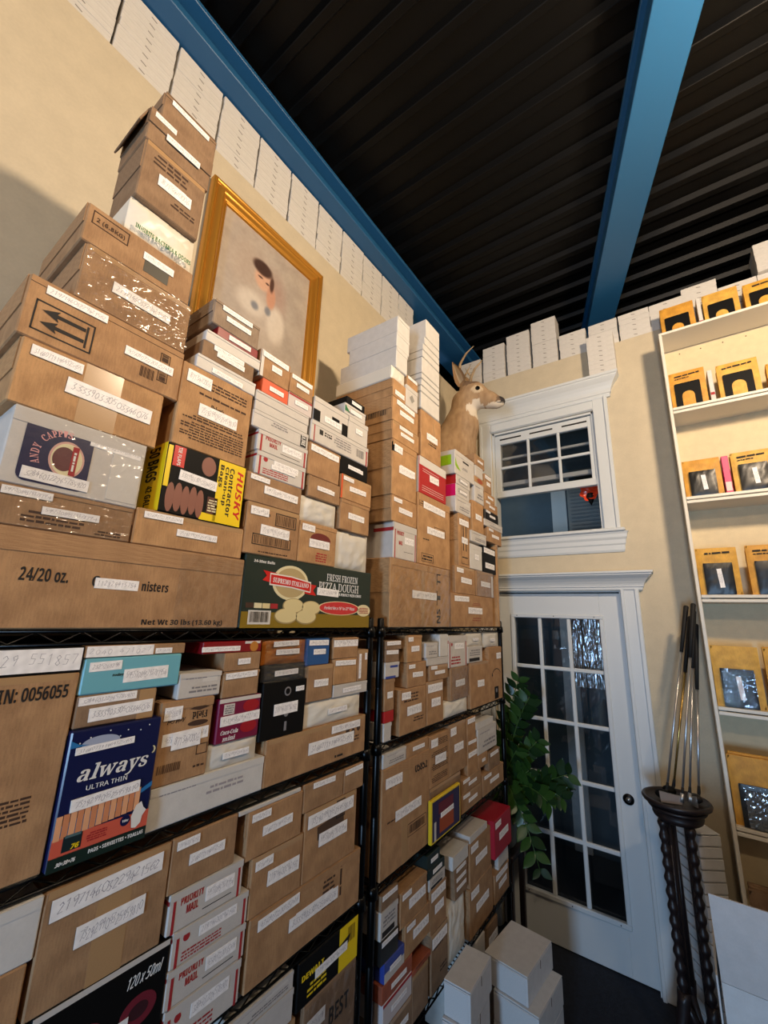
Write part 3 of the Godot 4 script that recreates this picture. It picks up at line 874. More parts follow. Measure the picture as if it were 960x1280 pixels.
# ------------------------------------------------------------------ cartons
const SPOT := {"s": [.06, .07, .38, .23], "m": [.26, .40, .80, .60], "M": [.30, .34, .92, .62], "t": [.05, .06, .92, .26], "l": [.14, .6, .86, .86], "c": [.36, .38, .70, .60], "r": [.58, .08, .94, .27], "q": [.58, .40, .93, .56], "n": [.09, .06, .44, .20]}
const CARTONS := [
	["cardboard_box","open-flapped brown box topping the tallest stack","",-0.2769,-0.4197,3.0353,3.1136,-0.920,0.150,"k1","","t"],
	["cardboard_box","brown box with a bent lid second in the tallest stack","",-0.2552,-0.4174,2.9391,3.0347,-0.920,0.150,"k1","","sm"],
	["cardboard_box","brown box above the white odor-bag parcel","",-0.2600,-0.4120,2.7725,2.9385,-0.920,0.150,"k1","print","cm"],
	["plastic_parcel","white plastic parcel printed INHIBITS BACTERIA in green","",-0.2579,-0.4132,2.6727,2.7719,-0.920,0.140,"poly","odor",""],
	["cardboard_box","brown box printed with a boxed weight stamp","",-0.1866,-0.4174,2.5787,2.6721,-0.920,0.280,"k2","kg",""],
	["cardboard_box","brown box in crinkled clear wrap with one label","",-0.1991,-0.4268,2.4486,2.5781,-0.920,0.280,"k2","wrap","m"],
	["cardboard_box","brown box printed with two sideways arrows","",-0.1313,-0.4294,2.3227,2.4480,-0.920,0.420,"k3","arrows","nq"],
	["cardboard_box","brown box with a wide tan tape band","",-0.1434,-0.3999,2.1931,2.3221,-0.920,0.420,"k4","tape","sM"],
	["snack_carton","white carton with a navy CAPP'S panel","",-0.1573,-0.3833,2.0507,2.1925,-0.920,0.400,"w","capp",""],
	["cardboard_box","wrapped brown box under the white CAPP'S carton","",-0.1542,-0.3807,1.9798,2.0501,-0.920,0.400,"k2","wrapprint","sm"],
	["trash_bag_box","yellow and black HUSKY trash bag box","",-0.4244,-0.6332,2.0577,2.2204,-0.916,0.110,"husky","",""],
	["cardboard_box","plain brown box under the HUSKY box","",-0.3849,-0.6519,1.9798,2.0571,-0.920,0.400,"k4","","sm"],
	["cardboard_box","long brown carton printed 24/20 oz.","",0.0300,-0.6646,1.8090,1.9792,-0.920,0.450,"k3","canister",""],
	["cardboard_box","brown box with dense printed paragraphs above the HUSKY box","",-0.4310,-0.6314,2.2210,2.4350,-0.920,0.300,"k4","heinz","sm"],
	["cardboard_box","flat white box directly on the densely printed box","",-0.4600,-0.6358,2.4356,2.4725,-0.920,0.300,"wf","","l"],
	["cardboard_box","flat brown box with two labels between white ones","",-0.4690,-0.6240,2.4731,2.5187,-0.920,0.300,"k1","","tm"],
	["cardboard_box","flat white box with glossy lid below the pink strip","",-0.4736,-0.6414,2.5193,2.5502,-0.920,0.300,"wf","",""],
	["cardboard_box","thin dark red box with a long label","",-0.5023,-0.6300,2.5508,2.5774,-0.920,0.220,"red","label","m"],
	["cardboard_box","grey-brown box overlapping the gilt-framed painting","",-0.4837,-0.6281,2.5780,2.6507,-0.920,0.280,"k0","","tm"],
	["cardboard_box","brown box with white left edge on the orange box","",-0.6430,-0.7527,2.5078,2.5955,-0.920,0.250,"k3","whiteedge","tc"],
	["cardboard_box","small warm brown box with two labels on the thin white box with red edge","",-0.7554,-0.8549,2.5122,2.5783,-0.920,0.250,"k3","","tm"],
	["cardboard_box","orange and white box in the mailing-box pile","",-0.6567,-0.7537,2.4622,2.5072,-0.920,0.280,"orange","label","m"],
	["cardboard_box","thin white box with red edge","",-0.7553,-0.8548,2.4622,2.5116,-0.920,0.250,"redw","","m"],
	["cardboard_box","flat white box under the orange and white box in the mailing-box pile","",-0.6398,-0.8459,2.4305,2.4616,-0.920,0.340,"w","",""],
	["cardboard_box","flat white box on the white box with a black upright side label","",-0.6403,-0.8431,2.4014,2.4299,-0.920,0.340,"w","",""],
	["cardboard_box","white box with a black upright side label","",-0.6375,-0.8501,2.3496,2.4008,-0.920,0.360,"w","uline",""],
	["mailing_box","upper white PRIORITY MAIL box beside the pizza-stack","",-0.6610,-0.8518,2.2876,2.3490,-0.920,0.360,"w","prio",""],
	["mailing_box","lower white mailing box with red print lines","",-0.6639,-0.8500,2.2193,2.2870,-0.920,0.360,"w","prio2","m"],
	["cardboard_box","brown box under the red-striped mailing boxes","",-0.6407,-0.8412,2.1377,2.2187,-0.920,0.360,"k2","","sM"],
	["cardboard_box","brown box with two black bar panels","",-0.6535,-0.8421,1.9983,2.1371,-0.920,0.360,"k3","barcode2","sm"],
	["cardboard_box","small warm brown box with two labels, top tier of the near rack","",-0.8559,-1.0048,2.2755,2.3841,-0.920,0.330,"k3","","tr"],
	["cardboard_box","small brown box with two labels on the lumpy white mailer above the maroon-oval box","",-0.8653,-1.0141,2.2056,2.2749,-0.920,0.330,"k2","","mc"],
	["plastic_mailer","lumpy white mailer above the maroon-oval box","",-0.8454,-1.0081,2.1253,2.2050,-0.920,0.300,"polyg","",""],
	["cardboard_box","brown box with a dark red oval print","",-0.8437,-1.0094,1.9983,2.1247,-0.920,0.340,"k4","oval","sm"],
	["cardboard_box","flat black box with white labels on the near rack top","",-1.0064,-1.1602,2.3258,2.3906,-0.920,0.300,"black","","mc"],
	["cardboard_box","brown box with an orange left edge","",-1.0160,-1.1874,2.2374,2.3252,-0.920,0.330,"k4","orangeedge","sm"],
	["cardboard_box","plain warm brown box with one label under the brown box with an orange left edge","",-1.0196,-1.1812,2.1299,2.2368,-0.920,0.330,"k3","tape","m"],
	["plastic_mailer","tall white mailer at the pizza carton's end","",-1.0110,-1.1917,1.9983,2.1293,-0.920,0.300,"polyg","",""],
	["mailing_box","long white postal box with a small eagle stamp","",-0.8564,-1.1587,2.3912,2.4631,-0.920,0.360,"w","usps",""],
	["mailing_box","white box with black corner patches","",-0.8628,-1.0350,2.4637,2.5494,-0.920,0.300,"w","blackpatch",""],
	["cardboard_box","small white box with one label under the white box with a green patch","",-1.0366,-1.1509,2.4637,2.5514,-0.920,0.300,"w","","c"],
	["cardboard_box","white box with a green patch","",-1.0108,-1.1320,2.5520,2.5941,-0.920,0.300,"w","green","m"],
	["cardboard_box","flat black box topping the postal box pile","",-1.0207,-1.1254,2.5947,2.6259,-0.920,0.300,"black","","m"],
	["pizza_dough_carton","dark green PIZZA DOUGH carton","",-0.6662,-1.2062,1.8090,1.9977,-0.920,0.400,"pizza","",""],
	["cardboard_box","tall brown box printed GIN: 0056055","",0.0400,-0.3398,1.4185,1.7326,-0.920,0.400,"k3","gin",""],
	["cardboard_box","black box with a large creased label","",0.0200,-0.3390,1.7332,1.7780,-0.920,0.360,"black","biglabel",""],
	["cardboard_box","low brown box with a long creased label","",-0.3406,-0.5350,1.7567,1.7780,-0.920,0.360,"k2","biglabel2",""],
	["turquoise_box","pale turquoise flat box","",-0.3437,-0.5306,1.6911,1.7561,-0.920,0.340,"teal","teal",""],
	["cardboard_box","grey-brown box between the turquoise and pad boxes","",-0.3435,-0.4870,1.6346,1.6905,-0.920,0.300,"k1","lbl2",""],
	["pads_box","navy and coral ALWAYS pads box","",-0.3414,-0.5007,1.4185,1.6340,-0.910,0.300,"always","",""],
	["mailing_box","white mailer box with faint address print, above the crest-print box","",-0.5322,-0.6360,1.6593,1.7124,-0.920,0.340,"w","addr",""],
	["cardboard_box","brown box with an upside-down crest print","",-0.5023,-0.6240,1.4959,1.6587,-0.920,0.360,"k3","field","sm"],
	["red_box","glossy red box under the top wire shelf","",-0.5783,-0.7448,1.7510,1.7780,-0.920,0.300,"red","canbox",""],
	["cardboard_box","small brown box under the glossy red box","",-0.6389,-0.7455,1.7080,1.7504,-0.920,0.330,"k2","","c"],
	["cardboard_box","small brown box with one label on the magenta Coca-Cola mini carton","",-0.6420,-0.7471,1.6474,1.7074,-0.920,0.330,"k2","","t"],
	["soda_carton","magenta Coca-Cola mini carton","",-0.6390,-0.7598,1.5489,1.6468,-0.920,0.300,"cola","",""],
	["plastic_mailer","white mailer under the soda carton","",-0.6279,-0.7626,1.4959,1.5483,-0.920,0.300,"polyg","","m"],
	["long_white_box","long plain white box on the second tier","",-0.5033,-0.7894,1.4185,1.4953,-0.920,0.400,"wg","wide",""],
	["wrapped_parcel","amber tape-wrapped parcel under the wire shelf","",-0.7547,-0.9106,1.7134,1.7780,-0.920,0.300,"amber","wrap","tm"],
	["blue_parcel","blue parcel with white labels under the wire shelf","",-0.9128,-1.0082,1.7017,1.7780,-0.920,0.280,"blue","","tm"],
	["cardboard_box","small warm brown box beside the narrow brown box with an upright strip label","",-1.0260,-1.1485,1.7129,1.7780,-0.920,0.300,"k3","whitetop",""],
	["cardboard_box","small tan box with one label beside the narrow brown box with an upright strip label","",-1.0325,-1.1479,1.6363,1.7123,-0.920,0.300,"k4","","t"],
	["cardboard_box","narrow brown box with an upright strip label","",-1.1501,-1.2062,1.6363,1.7361,-0.920,0.300,"k2","tall",""],
	["cardboard_box","dark plastic-wrapped parcel on the black box","",-0.7568,-0.9112,1.6706,1.7128,-0.920,0.300,"dark","wrap","m"],
	["cardboard_box","tall matt black box with round grey emblem","",-0.7642,-0.9195,1.5294,1.6700,-0.920,0.330,"black","bw","m"],
	["cardboard_box","small brown box with one label on the creamy plastic mailer above the long brown box","",-0.9211,-1.0309,1.6004,1.7011,-0.920,0.330,"k2","","m"],
	["cardboard_box","flat white box with one label on the creamy plastic mailer above the long brown box","",-1.0359,-1.2062,1.6004,1.6357,-0.920,0.300,"w","","m"],
	["plastic_mailer","creamy plastic mailer above the long brown box","",-0.9243,-1.1808,1.5294,1.5998,-0.920,0.300,"poly","","c"],
	["cardboard_box","long brown box printed with a crest at one end","",-0.7910,-1.2062,1.4185,1.5288,-0.920,0.400,"k3","maple","Mr"],
	["cardboard_box","plain white box beside the centre-taped brown box","",0.0000,-0.3522,1.2975,1.3854,-0.920,0.360,"wg","","c"],
	["cardboard_box","plain brown box under the plain white third-tier box","",0.0000,-0.3459,1.0040,1.2969,-0.920,0.360,"k3","",""],
	["cardboard_box","brown box taped down its middle under the pads box","",-0.3538,-0.5676,1.2120,1.3855,-0.920,0.380,"k2","tape","tm"],
	["black_product_box","black box printed 120 x 50ml","",-0.3681,-0.5918,1.0040,1.2114,-0.920,0.380,"black","candle","c"],
	["cardboard_box","plain brown box with two labels, third tier of the near rack","",-0.5692,-0.7268,1.2865,1.3875,-0.920,0.340,"k2","","sm"],
	["mailing_box","topmost of the stacked PRIORITY MAIL boxes on the third tier","",-0.5784,-0.7555,1.2147,1.2859,-0.920,0.360,"w","prio",""],
	["mailing_box","second of the stacked PRIORITY MAIL boxes on the third tier","",-0.5951,-0.7789,1.1517,1.2141,-0.920,0.360,"w","prio2",""],
	["mailing_box","third of the stacked PRIORITY MAIL boxes on the third tier","",-0.5934,-0.7795,1.0864,1.1511,-0.920,0.360,"w","prio",""],
	["mailing_box","lowest of the stacked PRIORITY MAIL boxes on the third tier","",-0.5977,-0.7760,1.0040,1.0858,-0.920,0.360,"w","prio2",""],
	["cardboard_box","flat white box, third tier of the near rack","",-0.7284,-0.9278,1.3778,1.3875,-0.920,0.300,"w","",""],
	["cardboard_box","brown box under the thin white box lying below the wire shelf","",-0.7571,-0.9375,1.2727,1.3772,-0.920,0.340,"k3","","sm"],
	["cardboard_box","brown box behind the corner of the PRIORITY MAIL pile","",-0.7811,-0.9498,1.1479,1.2721,-0.920,0.340,"k3","","sM"],
	["cardboard_box","plain brown box with one label, third tier of the near rack","",-0.9391,-1.1066,1.3168,1.3875,-0.920,0.320,"k2","","t"],
	["cardboard_box","small brown box with one label, third tier of the near rack","",-1.1087,-1.2062,1.3168,1.3875,-0.920,0.320,"k2","","t"],
	["cardboard_box","brown box with a dark rectangular print on the third tier","",-0.9514,-1.1760,1.1479,1.3162,-0.920,0.320,"k3","darkprint","tm"],
	["cardboard_box","long brown box with sideways lettering on the third tier","",-0.7894,-1.2062,1.0040,1.1473,-0.920,0.380,"k3","side","smc"],
	["cardboard_box","flat white box beside the black and yellow tool box carton","",-0.7574,-0.9474,0.9362,0.9730,-0.920,0.360,"w","addr",""],
	["cardboard_box","plain white box beside the black and yellow tool box carton","",-0.7705,-0.9518,0.8680,0.9356,-0.920,0.360,"w","",""],
	["tool_carton","black and yellow tool box carton","",-0.9641,-1.2062,0.8692,0.9729,-0.920,0.320,"dewalt","","m"],
	["cardboard_box","brown wrapped box printed BEST","",-0.9929,-1.2062,0.5120,0.8686,-0.920,0.340,"k1","best","sm"],
	["cardboard_box","tall brown box with one label beside the brown wrapped box printed BEST","",-0.8003,-0.9652,0.5120,0.8674,-0.920,0.340,"k2","","m"],
	["cardboard_box","small plain white box, top tier of the far rack, first from door","small plain white box",-1.3322,-1.4336,3.0980,3.1817,-0.920,0.300,"wg","",""],
	["cardboard_box","small plain white box, top tier of the far rack, second from door","small plain white box",-1.3292,-1.4333,3.0202,3.0974,-0.920,0.280,"wg","",""],
	["cardboard_box","small plain white box on the puffy white mailer under three plain white boxes","",-1.3285,-1.4186,2.9146,3.0196,-0.920,0.330,"wg","",""],
	["plastic_mailer","puffy white mailer under three plain white boxes","",-1.3041,-1.4098,2.8522,2.9140,-0.920,0.330,"poly","",""],
	["cardboard_box","small tan box with one label under the puffy white mailer under three plain white boxes","",-1.3108,-1.4111,2.7682,2.8516,-0.920,0.330,"k4","","l"],
	["cardboard_box","flat tan box with one label on the small white box with a grey diamond mark","",-1.4202,-1.5114,2.8744,2.9236,-0.920,0.250,"k4","","t"],
	["cardboard_box","small white box with a grey diamond mark","",-1.4127,-1.5138,2.7682,2.8738,-0.920,0.250,"w","diamond",""],
	["cardboard_box","tan box with a barcode on its lit side","",-1.3108,-1.5211,2.6560,2.7676,-0.920,0.330,"k4","sidebar","tm"],
	["cardboard_box","plain tan box with two labels, top tier of the far rack","",-1.3161,-1.5300,2.5731,2.6554,-0.920,0.330,"k4","","tm"],
	["cardboard_box","tan box with a black tape patch on its corner","",-1.3199,-1.5113,2.3303,2.5725,-0.920,0.330,"k4","patch","smM"],
	["cardboard_box","plain tan box with two labels beside the large brown box with several printed panels","",-1.3255,-1.5169,2.2212,2.3297,-0.920,0.330,"k4","","sm"],
	["mailing_box","white red-striped mailing box in the far rack's corner stack","",-1.3422,-1.5200,2.0748,2.2206,-0.920,0.330,"w","prio3",""],
	["cardboard_box","large brown box in glossy clear wrap on the far rack","",-1.3291,-1.8281,1.8090,2.0742,-0.920,0.380,"k4","wrapbig","m"],
	["white_flat_box","white flat box first from the top in the pile beside the deer head","white flat boxes in the tall pile",-1.5857,-1.7281,3.2219,3.3334,-0.920,0.250,"wf","",""],
	["white_flat_box","white flat box second from the top in the pile beside the deer head","white flat boxes in the tall pile",-1.5721,-1.7280,3.1756,3.2213,-0.920,0.240,"wf","",""],
	["white_flat_box","white flat box third from the top in the pile beside the deer head","white flat boxes in the tall pile",-1.5579,-1.7279,3.1360,3.1750,-0.920,0.250,"wf","",""],
	["white_flat_box","white flat box fourth from the top in the pile beside the deer head","white flat boxes in the tall pile",-1.5537,-1.7278,3.0942,3.1354,-0.920,0.240,"wf","",""],
	["white_flat_box","white flat box fifth from the top in the pile beside the deer head","white flat boxes in the tall pile",-1.5495,-1.7276,3.0038,3.0936,-0.920,0.250,"wf","",""],
	["white_flat_box","white flat box sixth from the top in the pile beside the deer head","white flat boxes in the tall pile",-1.5464,-1.7276,2.9714,3.0032,-0.920,0.240,"wf","",""],
	["white_flat_box","white flat box seventh from the top in the pile beside the deer head","white flat boxes in the tall pile",-1.5470,-1.7275,2.9342,2.9708,-0.920,0.250,"wf","",""],
	["white_flat_box","white flat box eighth from the top in the pile beside the deer head","white flat boxes in the tall pile",-1.5429,-1.7274,2.8997,2.9336,-0.920,0.240,"wf","",""],
	["white_flat_box","white flat box ninth from the top in the pile beside the deer head","white flat boxes in the tall pile",-1.5436,-1.7273,2.8129,2.8991,-0.920,0.250,"wf","",""],
	["cardboard_box","brown box under the pile of white flat boxes","",-1.5499,-1.7439,2.5728,2.8123,-0.920,0.300,"k4","note","cm"],
	["red_box","red box with white top band and white label","",-1.5352,-1.7973,2.3958,2.5722,-0.920,0.300,"redwhite","","c"],
	["cardboard_box","large brown box with several printed panels","",-1.5287,-1.8385,2.0748,2.3952,-0.920,0.360,"k4","pancake","tm"],
	["lime_white_box","white box with lime end","",-1.9040,-2.1544,2.5974,2.7341,-0.920,0.220,"w","lime",""],
	["cardboard_box","white box with a red end under the lime one","",-1.9177,-2.0913,2.5444,2.5968,-0.920,0.250,"redend","","m"],
	["cardboard_box","white box with a magenta end","",-1.9125,-2.0790,2.4758,2.5438,-0.920,0.250,"pinkend","","m"],
	["cardboard_box","plain white box on the brown box with two upright arrows","",-1.9058,-2.0961,2.3895,2.4752,-0.920,0.280,"w","addr",""],
	["cardboard_box","brown box with two upright arrows","",-1.9383,-2.0708,2.1094,2.3889,-0.920,0.300,"k4","uparrows","tm"],
	["cardboard_box","small white box on door side of white box with lime end, first from door","small white box",-2.1560,-2.2897,2.5053,2.6246,-0.920,0.250,"w","addr",""],
	["cardboard_box","plain tan box with one label on door side of white box with a magenta end","",-2.1189,-2.2771,2.3266,2.5047,-0.920,0.280,"k4","","m"],
	["cardboard_box","small brown box with one label, top tier of the far rack","",-2.1693,-2.3154,2.7324,2.8020,-0.920,0.250,"k2","","m"],
	["cardboard_box","small white box on door side of white box with lime end, second from door","small white box",-2.1734,-2.2846,2.6630,2.7318,-0.920,0.250,"w","",""],
	["cardboard_box","flat tan box on door side of white box with lime end","",-2.1619,-2.2977,2.6252,2.6624,-0.920,0.250,"k4","face",""],
	["cardboard_box","small warm brown box with two labels, top tier of the far rack","",-2.3119,-2.4199,2.6041,2.7202,-0.920,0.250,"k3","","tm"],
	["cardboard_box","plain tan box with one label, top tier of the far rack","",-2.3122,-2.4715,2.5525,2.6035,-0.920,0.250,"k4","","m"],
	["cardboard_box","plain warm brown box with two labels, top tier of the far rack, second from door","plain warm brown box with two labels",-2.3085,-2.5143,2.4934,2.5519,-0.920,0.250,"k3","","sm"],
	["cardboard_box","plain dark wrapped box with two labels, top tier of the far rack","",-2.3043,-2.5216,2.4327,2.4928,-0.920,0.250,"dark","","sm"],
	["cardboard_box","flat white box, top tier of the far rack","",-2.2917,-2.5875,2.3911,2.4321,-0.920,0.250,"w","addr",""],
	["cardboard_box","plain warm brown box with two labels, top tier of the far rack, first from door","plain warm brown box with two labels",-2.3389,-2.5648,2.2999,2.3905,-0.920,0.280,"k3","","sm"],
	["cardboard_box","plain white box on the small black box with two labels near the far rack's end","",-2.0942,-2.3098,2.2641,2.3260,-0.920,0.250,"w","addr",""],
	["cardboard_box","plain white box with one label on the wrapped brown box with a white edge","",-2.0783,-2.2394,2.1116,2.2487,-0.920,0.250,"wg","","c"],
	["cardboard_box","small black box with two labels near the far rack's end","",-2.2570,-2.4506,2.1116,2.2635,-0.920,0.250,"black","","tl"],
	["cardboard_box","plain warm brown box with two labels under the brown box with two upright arrows","",-1.8968,-2.1336,1.9715,2.1088,-0.920,0.300,"k3","","sm"],
	["cardboard_box","wrapped brown box with a white edge","",-2.1489,-2.3954,1.9715,2.1110,-0.920,0.300,"k2","wrap","m"],
	["cardboard_box","brown box with faint red print low on the far rack","",-1.8491,-2.3802,1.8090,1.9709,-0.920,0.360,"k3","redprint","sc"],
	["cardboard_box","narrow wrapped board box at the far rack's end","",-2.4657,-2.4915,1.8090,2.2993,-0.920,0.200,"k4","wrap",""],
	["cardboard_box","flat dark brown box with one label, second tier of the far rack, first from door","flat dark brown box with one label",-1.3116,-1.4178,1.7283,1.7599,-0.920,0.300,"k1","","t"],
	["cardboard_box","flat dark brown box with one label, second tier of the far rack, second from door","flat dark brown box with one label",-1.3118,-1.4009,1.6847,1.7277,-0.920,0.300,"k1","","t"],
	["cardboard_box","white box with blue print behind the rack post","",-1.3116,-1.4035,1.6276,1.6841,-0.920,0.300,"w","bluep",""],
	["cardboard_box","tall brown box with one label on the red box low beside the rack post","",-1.3124,-1.3752,1.5182,1.6270,-0.920,0.300,"k2","","m"],
	["cardboard_box","red box low beside the rack post","",-1.3141,-1.3742,1.4803,1.5176,-0.920,0.300,"redplain","",""],
	["cardboard_box","tall white box under the red box low beside the rack post","",-1.3136,-1.3605,1.4185,1.4797,-0.920,0.300,"w","",""],
	["cardboard_box","glossy tan box against the far rack's top shelf","",-1.4592,-1.5730,1.6730,1.7780,-0.920,0.330,"k4","","sm"],
	["cardboard_box","small warm brown box with two labels, second tier of the far rack, second from door","small warm brown box with two labels",-1.4640,-1.6104,1.5798,1.6724,-0.920,0.330,"k3","","sm"],
	["cardboard_box","small white box in an open white carton","",-1.6062,-1.7107,1.6817,1.7440,-0.920,0.200,"w","addr",""],
	["cardboard_box","small plain white box on door side of small white box in an open white carton","",-1.7305,-1.8100,1.6817,1.7780,-0.920,0.280,"wg","",""],
	["cardboard_box","flat white box under the small white box in an open white carton","",-1.6166,-1.8122,1.6506,1.6811,-0.920,0.280,"w","",""],
	["cardboard_box","plain brown box with two labels, second tier of the far rack","",-1.6413,-1.8089,1.5874,1.6500,-0.920,0.300,"k2","","sm"],
	["mailing_box","white mailing box with red edges on the second tier","",-1.8155,-2.0145,1.6271,1.7699,-0.920,0.300,"w","prio4",""],
	["cardboard_box","plain off-white plastic mailer with one label, second tier of the far rack, second from door","plain off-white plastic mailer with one label",-2.0176,-2.2223,1.7146,1.7780,-0.920,0.280,"polyg","","c"],
	["cardboard_box","white box with a black strip along its foot","",-2.0229,-2.2092,1.6340,1.7140,-0.920,0.280,"w","darkstrip",""],
	["cardboard_box","plain off-white plastic mailer with one label, second tier of the far rack, first from door","plain off-white plastic mailer with one label",-2.2533,-2.4564,1.6998,1.7769,-0.920,0.280,"polyg","","c"],
	["cardboard_box","tall brown parcel in shiny clear wrap","",-1.8371,-2.0199,1.4843,1.6265,-0.920,0.300,"k2","wrap","m"],
	["cardboard_box","plain warm brown box with one label, second tier of the far rack","",-2.0494,-2.2969,1.4185,1.6334,-0.920,0.320,"k3","","c"],
	["cardboard_box","brown box printed with a curved arrow smile","",-2.2985,-2.4915,1.4185,1.6992,-0.920,0.320,"k3","smile","r"],
	["cardboard_box","plain warm brown box with two labels, second tier of the far rack","",-1.4142,-1.6104,1.4185,1.5792,-0.920,0.360,"k3","print","sm"],
	["cardboard_box","small warm brown box with two labels, second tier of the far rack, first from door","small warm brown box with two labels",-1.6178,-1.7624,1.4185,1.5868,-0.920,0.340,"k3","","tm"],
	["cardboard_box","plain cream plastic mailer under the tall brown parcel in shiny clear wrap","",-1.7727,-2.0254,1.4185,1.4837,-0.920,0.300,"poly","",""],
	["cardboard_box","flat white box on the large brown box printed 05852 in black","",-1.3155,-1.4635,1.3348,1.3804,-0.920,0.300,"w","addr",""],
	["cardboard_box","flat warm brown box with one label on the large brown box printed 05852 in black","",-1.4666,-1.6319,1.3348,1.3820,-0.920,0.300,"k3","","m"],
	["cardboard_box","large brown box printed 05852 in black","",-1.3140,-1.6413,1.0040,1.3342,-0.920,0.380,"k3","05852","sm"],
	["cardboard_box","brown box with red-brown printed paragraphs","",-1.6430,-1.8187,1.1847,1.3742,-0.920,0.340,"k3","para","sm"],
	["cardboard_box","plain brown box with two labels on door side of brown box with red-brown printed paragraphs","",-1.8203,-1.9914,1.1847,1.3875,-0.920,0.340,"k2","","sm"],
	["cardboard_box","small warm brown box with one label, third tier of the far rack, third from door","small warm brown box with one label",-2.0050,-2.1023,1.2851,1.3875,-0.920,0.300,"k3","","t"],
	["cardboard_box","flat warm brown box with one label, third tier of the far rack","",-2.0058,-2.1151,1.2419,1.2845,-0.920,0.300,"k3","","t"],
	["cardboard_box","small warm brown box with one label, third tier of the far rack, second from door","small warm brown box with one label",-2.0071,-2.1178,1.1384,1.2413,-0.920,0.300,"k3","","t"],
	["cardboard_box","upper plain white box at the far rack's third tier end","",-2.1088,-2.3352,1.3160,1.3471,-0.920,0.280,"wf","",""],
	["cardboard_box","lower white box with a grey address panel","",-2.1239,-2.3748,1.1988,1.3154,-0.920,0.280,"w","addr",""],
	["cardboard_box","small warm brown box with one label, third tier of the far rack, first from door","small warm brown box with one label",-2.1283,-2.2480,1.1384,1.1982,-0.920,0.300,"k3","","c"],
	["cardboard_box","plain dark brown box with one label, third tier of the far rack","",-2.2592,-2.4157,1.0979,1.1819,-0.920,0.300,"k1","","t"],
	["cardboard_box","plain brown box with two labels, third tier of the far rack, third from door","plain brown box with two labels",-1.9375,-2.1587,1.0793,1.1378,-0.920,0.300,"k2","","sm"],
	["cardboard_box","plain brown box with two labels, third tier of the far rack, second from door","plain brown box with two labels",-1.9356,-2.1613,1.0040,1.0787,-0.920,0.300,"k2","","sm"],
	["cardboard_box","plain brown box with two labels, third tier of the far rack, first from door","plain brown box with two labels",-2.1763,-2.4624,1.0040,1.0973,-0.920,0.320,"k2","","sm"],
	["picture_folder","yellow-edged picture folder standing on the wire shelf","",-1.6220,-1.8795,1.0040,1.1532,-0.900,0.015,"poster","",""],
	["cardboard_box","plain dark brown box under the brown box with red-brown printed paragraphs","",-1.6429,-1.9267,1.0040,1.1841,-0.920,0.280,"k1","",""],
	["cardboard_box","plain warm brown box with two labels, fourth tier of the far rack, second from door","plain warm brown box with two labels",-1.4442,-1.6272,0.8141,0.9195,-0.920,0.340,"k3","","sM"],
	["cardboard_box","plain warm brown box with two labels, fourth tier of the far rack, first from door","plain warm brown box with two labels",-1.4761,-1.6509,0.7159,0.8135,-0.920,0.340,"k3","","sM"],
	["cardboard_box","flat dark brown box with one label, fourth tier of the far rack, fourth from door","flat dark brown box with one label",-1.3281,-1.4280,0.9182,0.9615,-0.920,0.280,"k1","","t"],
	["cardboard_box","small white box, fourth tier of the far rack","",-1.3268,-1.4280,0.8397,0.9176,-0.920,0.280,"w","darkstrip",""],
	["cardboard_box","small dark wrapped box with one label, fourth tier of the far rack","",-1.3312,-1.4353,0.7711,0.8391,-0.920,0.280,"dark","","t"],
	["cardboard_box","blue and white box low on the far rack","",-1.3539,-1.4745,0.7159,0.7705,-0.920,0.250,"bluew","","m"],
	["cardboard_box","faded orange box low on the far rack","",-1.3456,-1.5255,0.6676,0.7153,-0.920,0.250,"orangep","","m"],
	["cardboard_box","orange printed box under the stacked brown ones","",-1.5271,-1.6572,0.6433,0.6601,-0.920,0.250,"orangep","print",""],
	["cardboard_box","brown box with dense dark print low on the far rack","",-1.6609,-1.7958,0.5120,0.6960,-0.920,0.300,"k1","print","t"],
	["cardboard_box","dark green box with a label","",-1.6288,-1.7303,0.9145,0.9618,-0.920,0.280,"dkgreen","","m"],
	["cardboard_box","flat dark green box with one label under the dark green box with a label","",-1.6364,-1.7701,0.8790,0.9139,-0.920,0.280,"dkgreen","","m"],
	["cardboard_box","flat white box, fourth tier of the far rack, second from door","flat white box",-1.6444,-1.7727,0.8395,0.8784,-0.920,0.280,"w","darkstrip",""],
	["cardboard_box","small brown box with two labels beside the tall creamy mailer low on the far rack","",-1.6525,-1.7835,0.6966,0.8389,-0.920,0.280,"k2","","tm"],
	["cardboard_box","white box with a broad grey top on the far rack's fourth tier","",-1.8425,-1.9955,0.8275,0.8783,-0.920,0.300,"wg","",""],
	["cardboard_box","flat dark brown box with one label, fourth tier of the far rack, first from door","flat dark brown box with one label",-1.8550,-1.9876,0.7932,0.8269,-0.920,0.280,"k1","","t"],
	["cardboard_box","flat dark brown box with one label, fourth tier of the far rack, second from door","flat dark brown box with one label",-1.8581,-1.9841,0.7613,0.7926,-0.920,0.280,"k1","","t"],
	["cardboard_box","flat dark brown box with one label, fourth tier of the far rack, third from door","flat dark brown box with one label",-1.8613,-1.9828,0.7163,0.7607,-0.920,0.280,"k1","","t"],
	["plastic_mailer","tall creamy mailer low on the far rack","",-1.7974,-1.9747,0.5120,0.7157,-0.920,0.280,"poly","",""],
	["cardboard_box","plain brown box with two labels, fourth tier of the far rack, third from door","plain brown box with two labels",-2.0086,-2.2544,0.6950,0.8638,-0.920,0.300,"k2","","sm"],
	["cardboard_box","plain brown box with two labels, fourth tier of the far rack, second from door","plain brown box with two labels",-2.0011,-2.2662,0.5120,0.6944,-0.920,0.300,"k2","","sm"],
	["cardboard_box","flat white box beside the crimson box with two labels on the far rack's fourth tier","",-2.0167,-2.2166,0.8644,0.8933,-0.920,0.260,"w","",""],
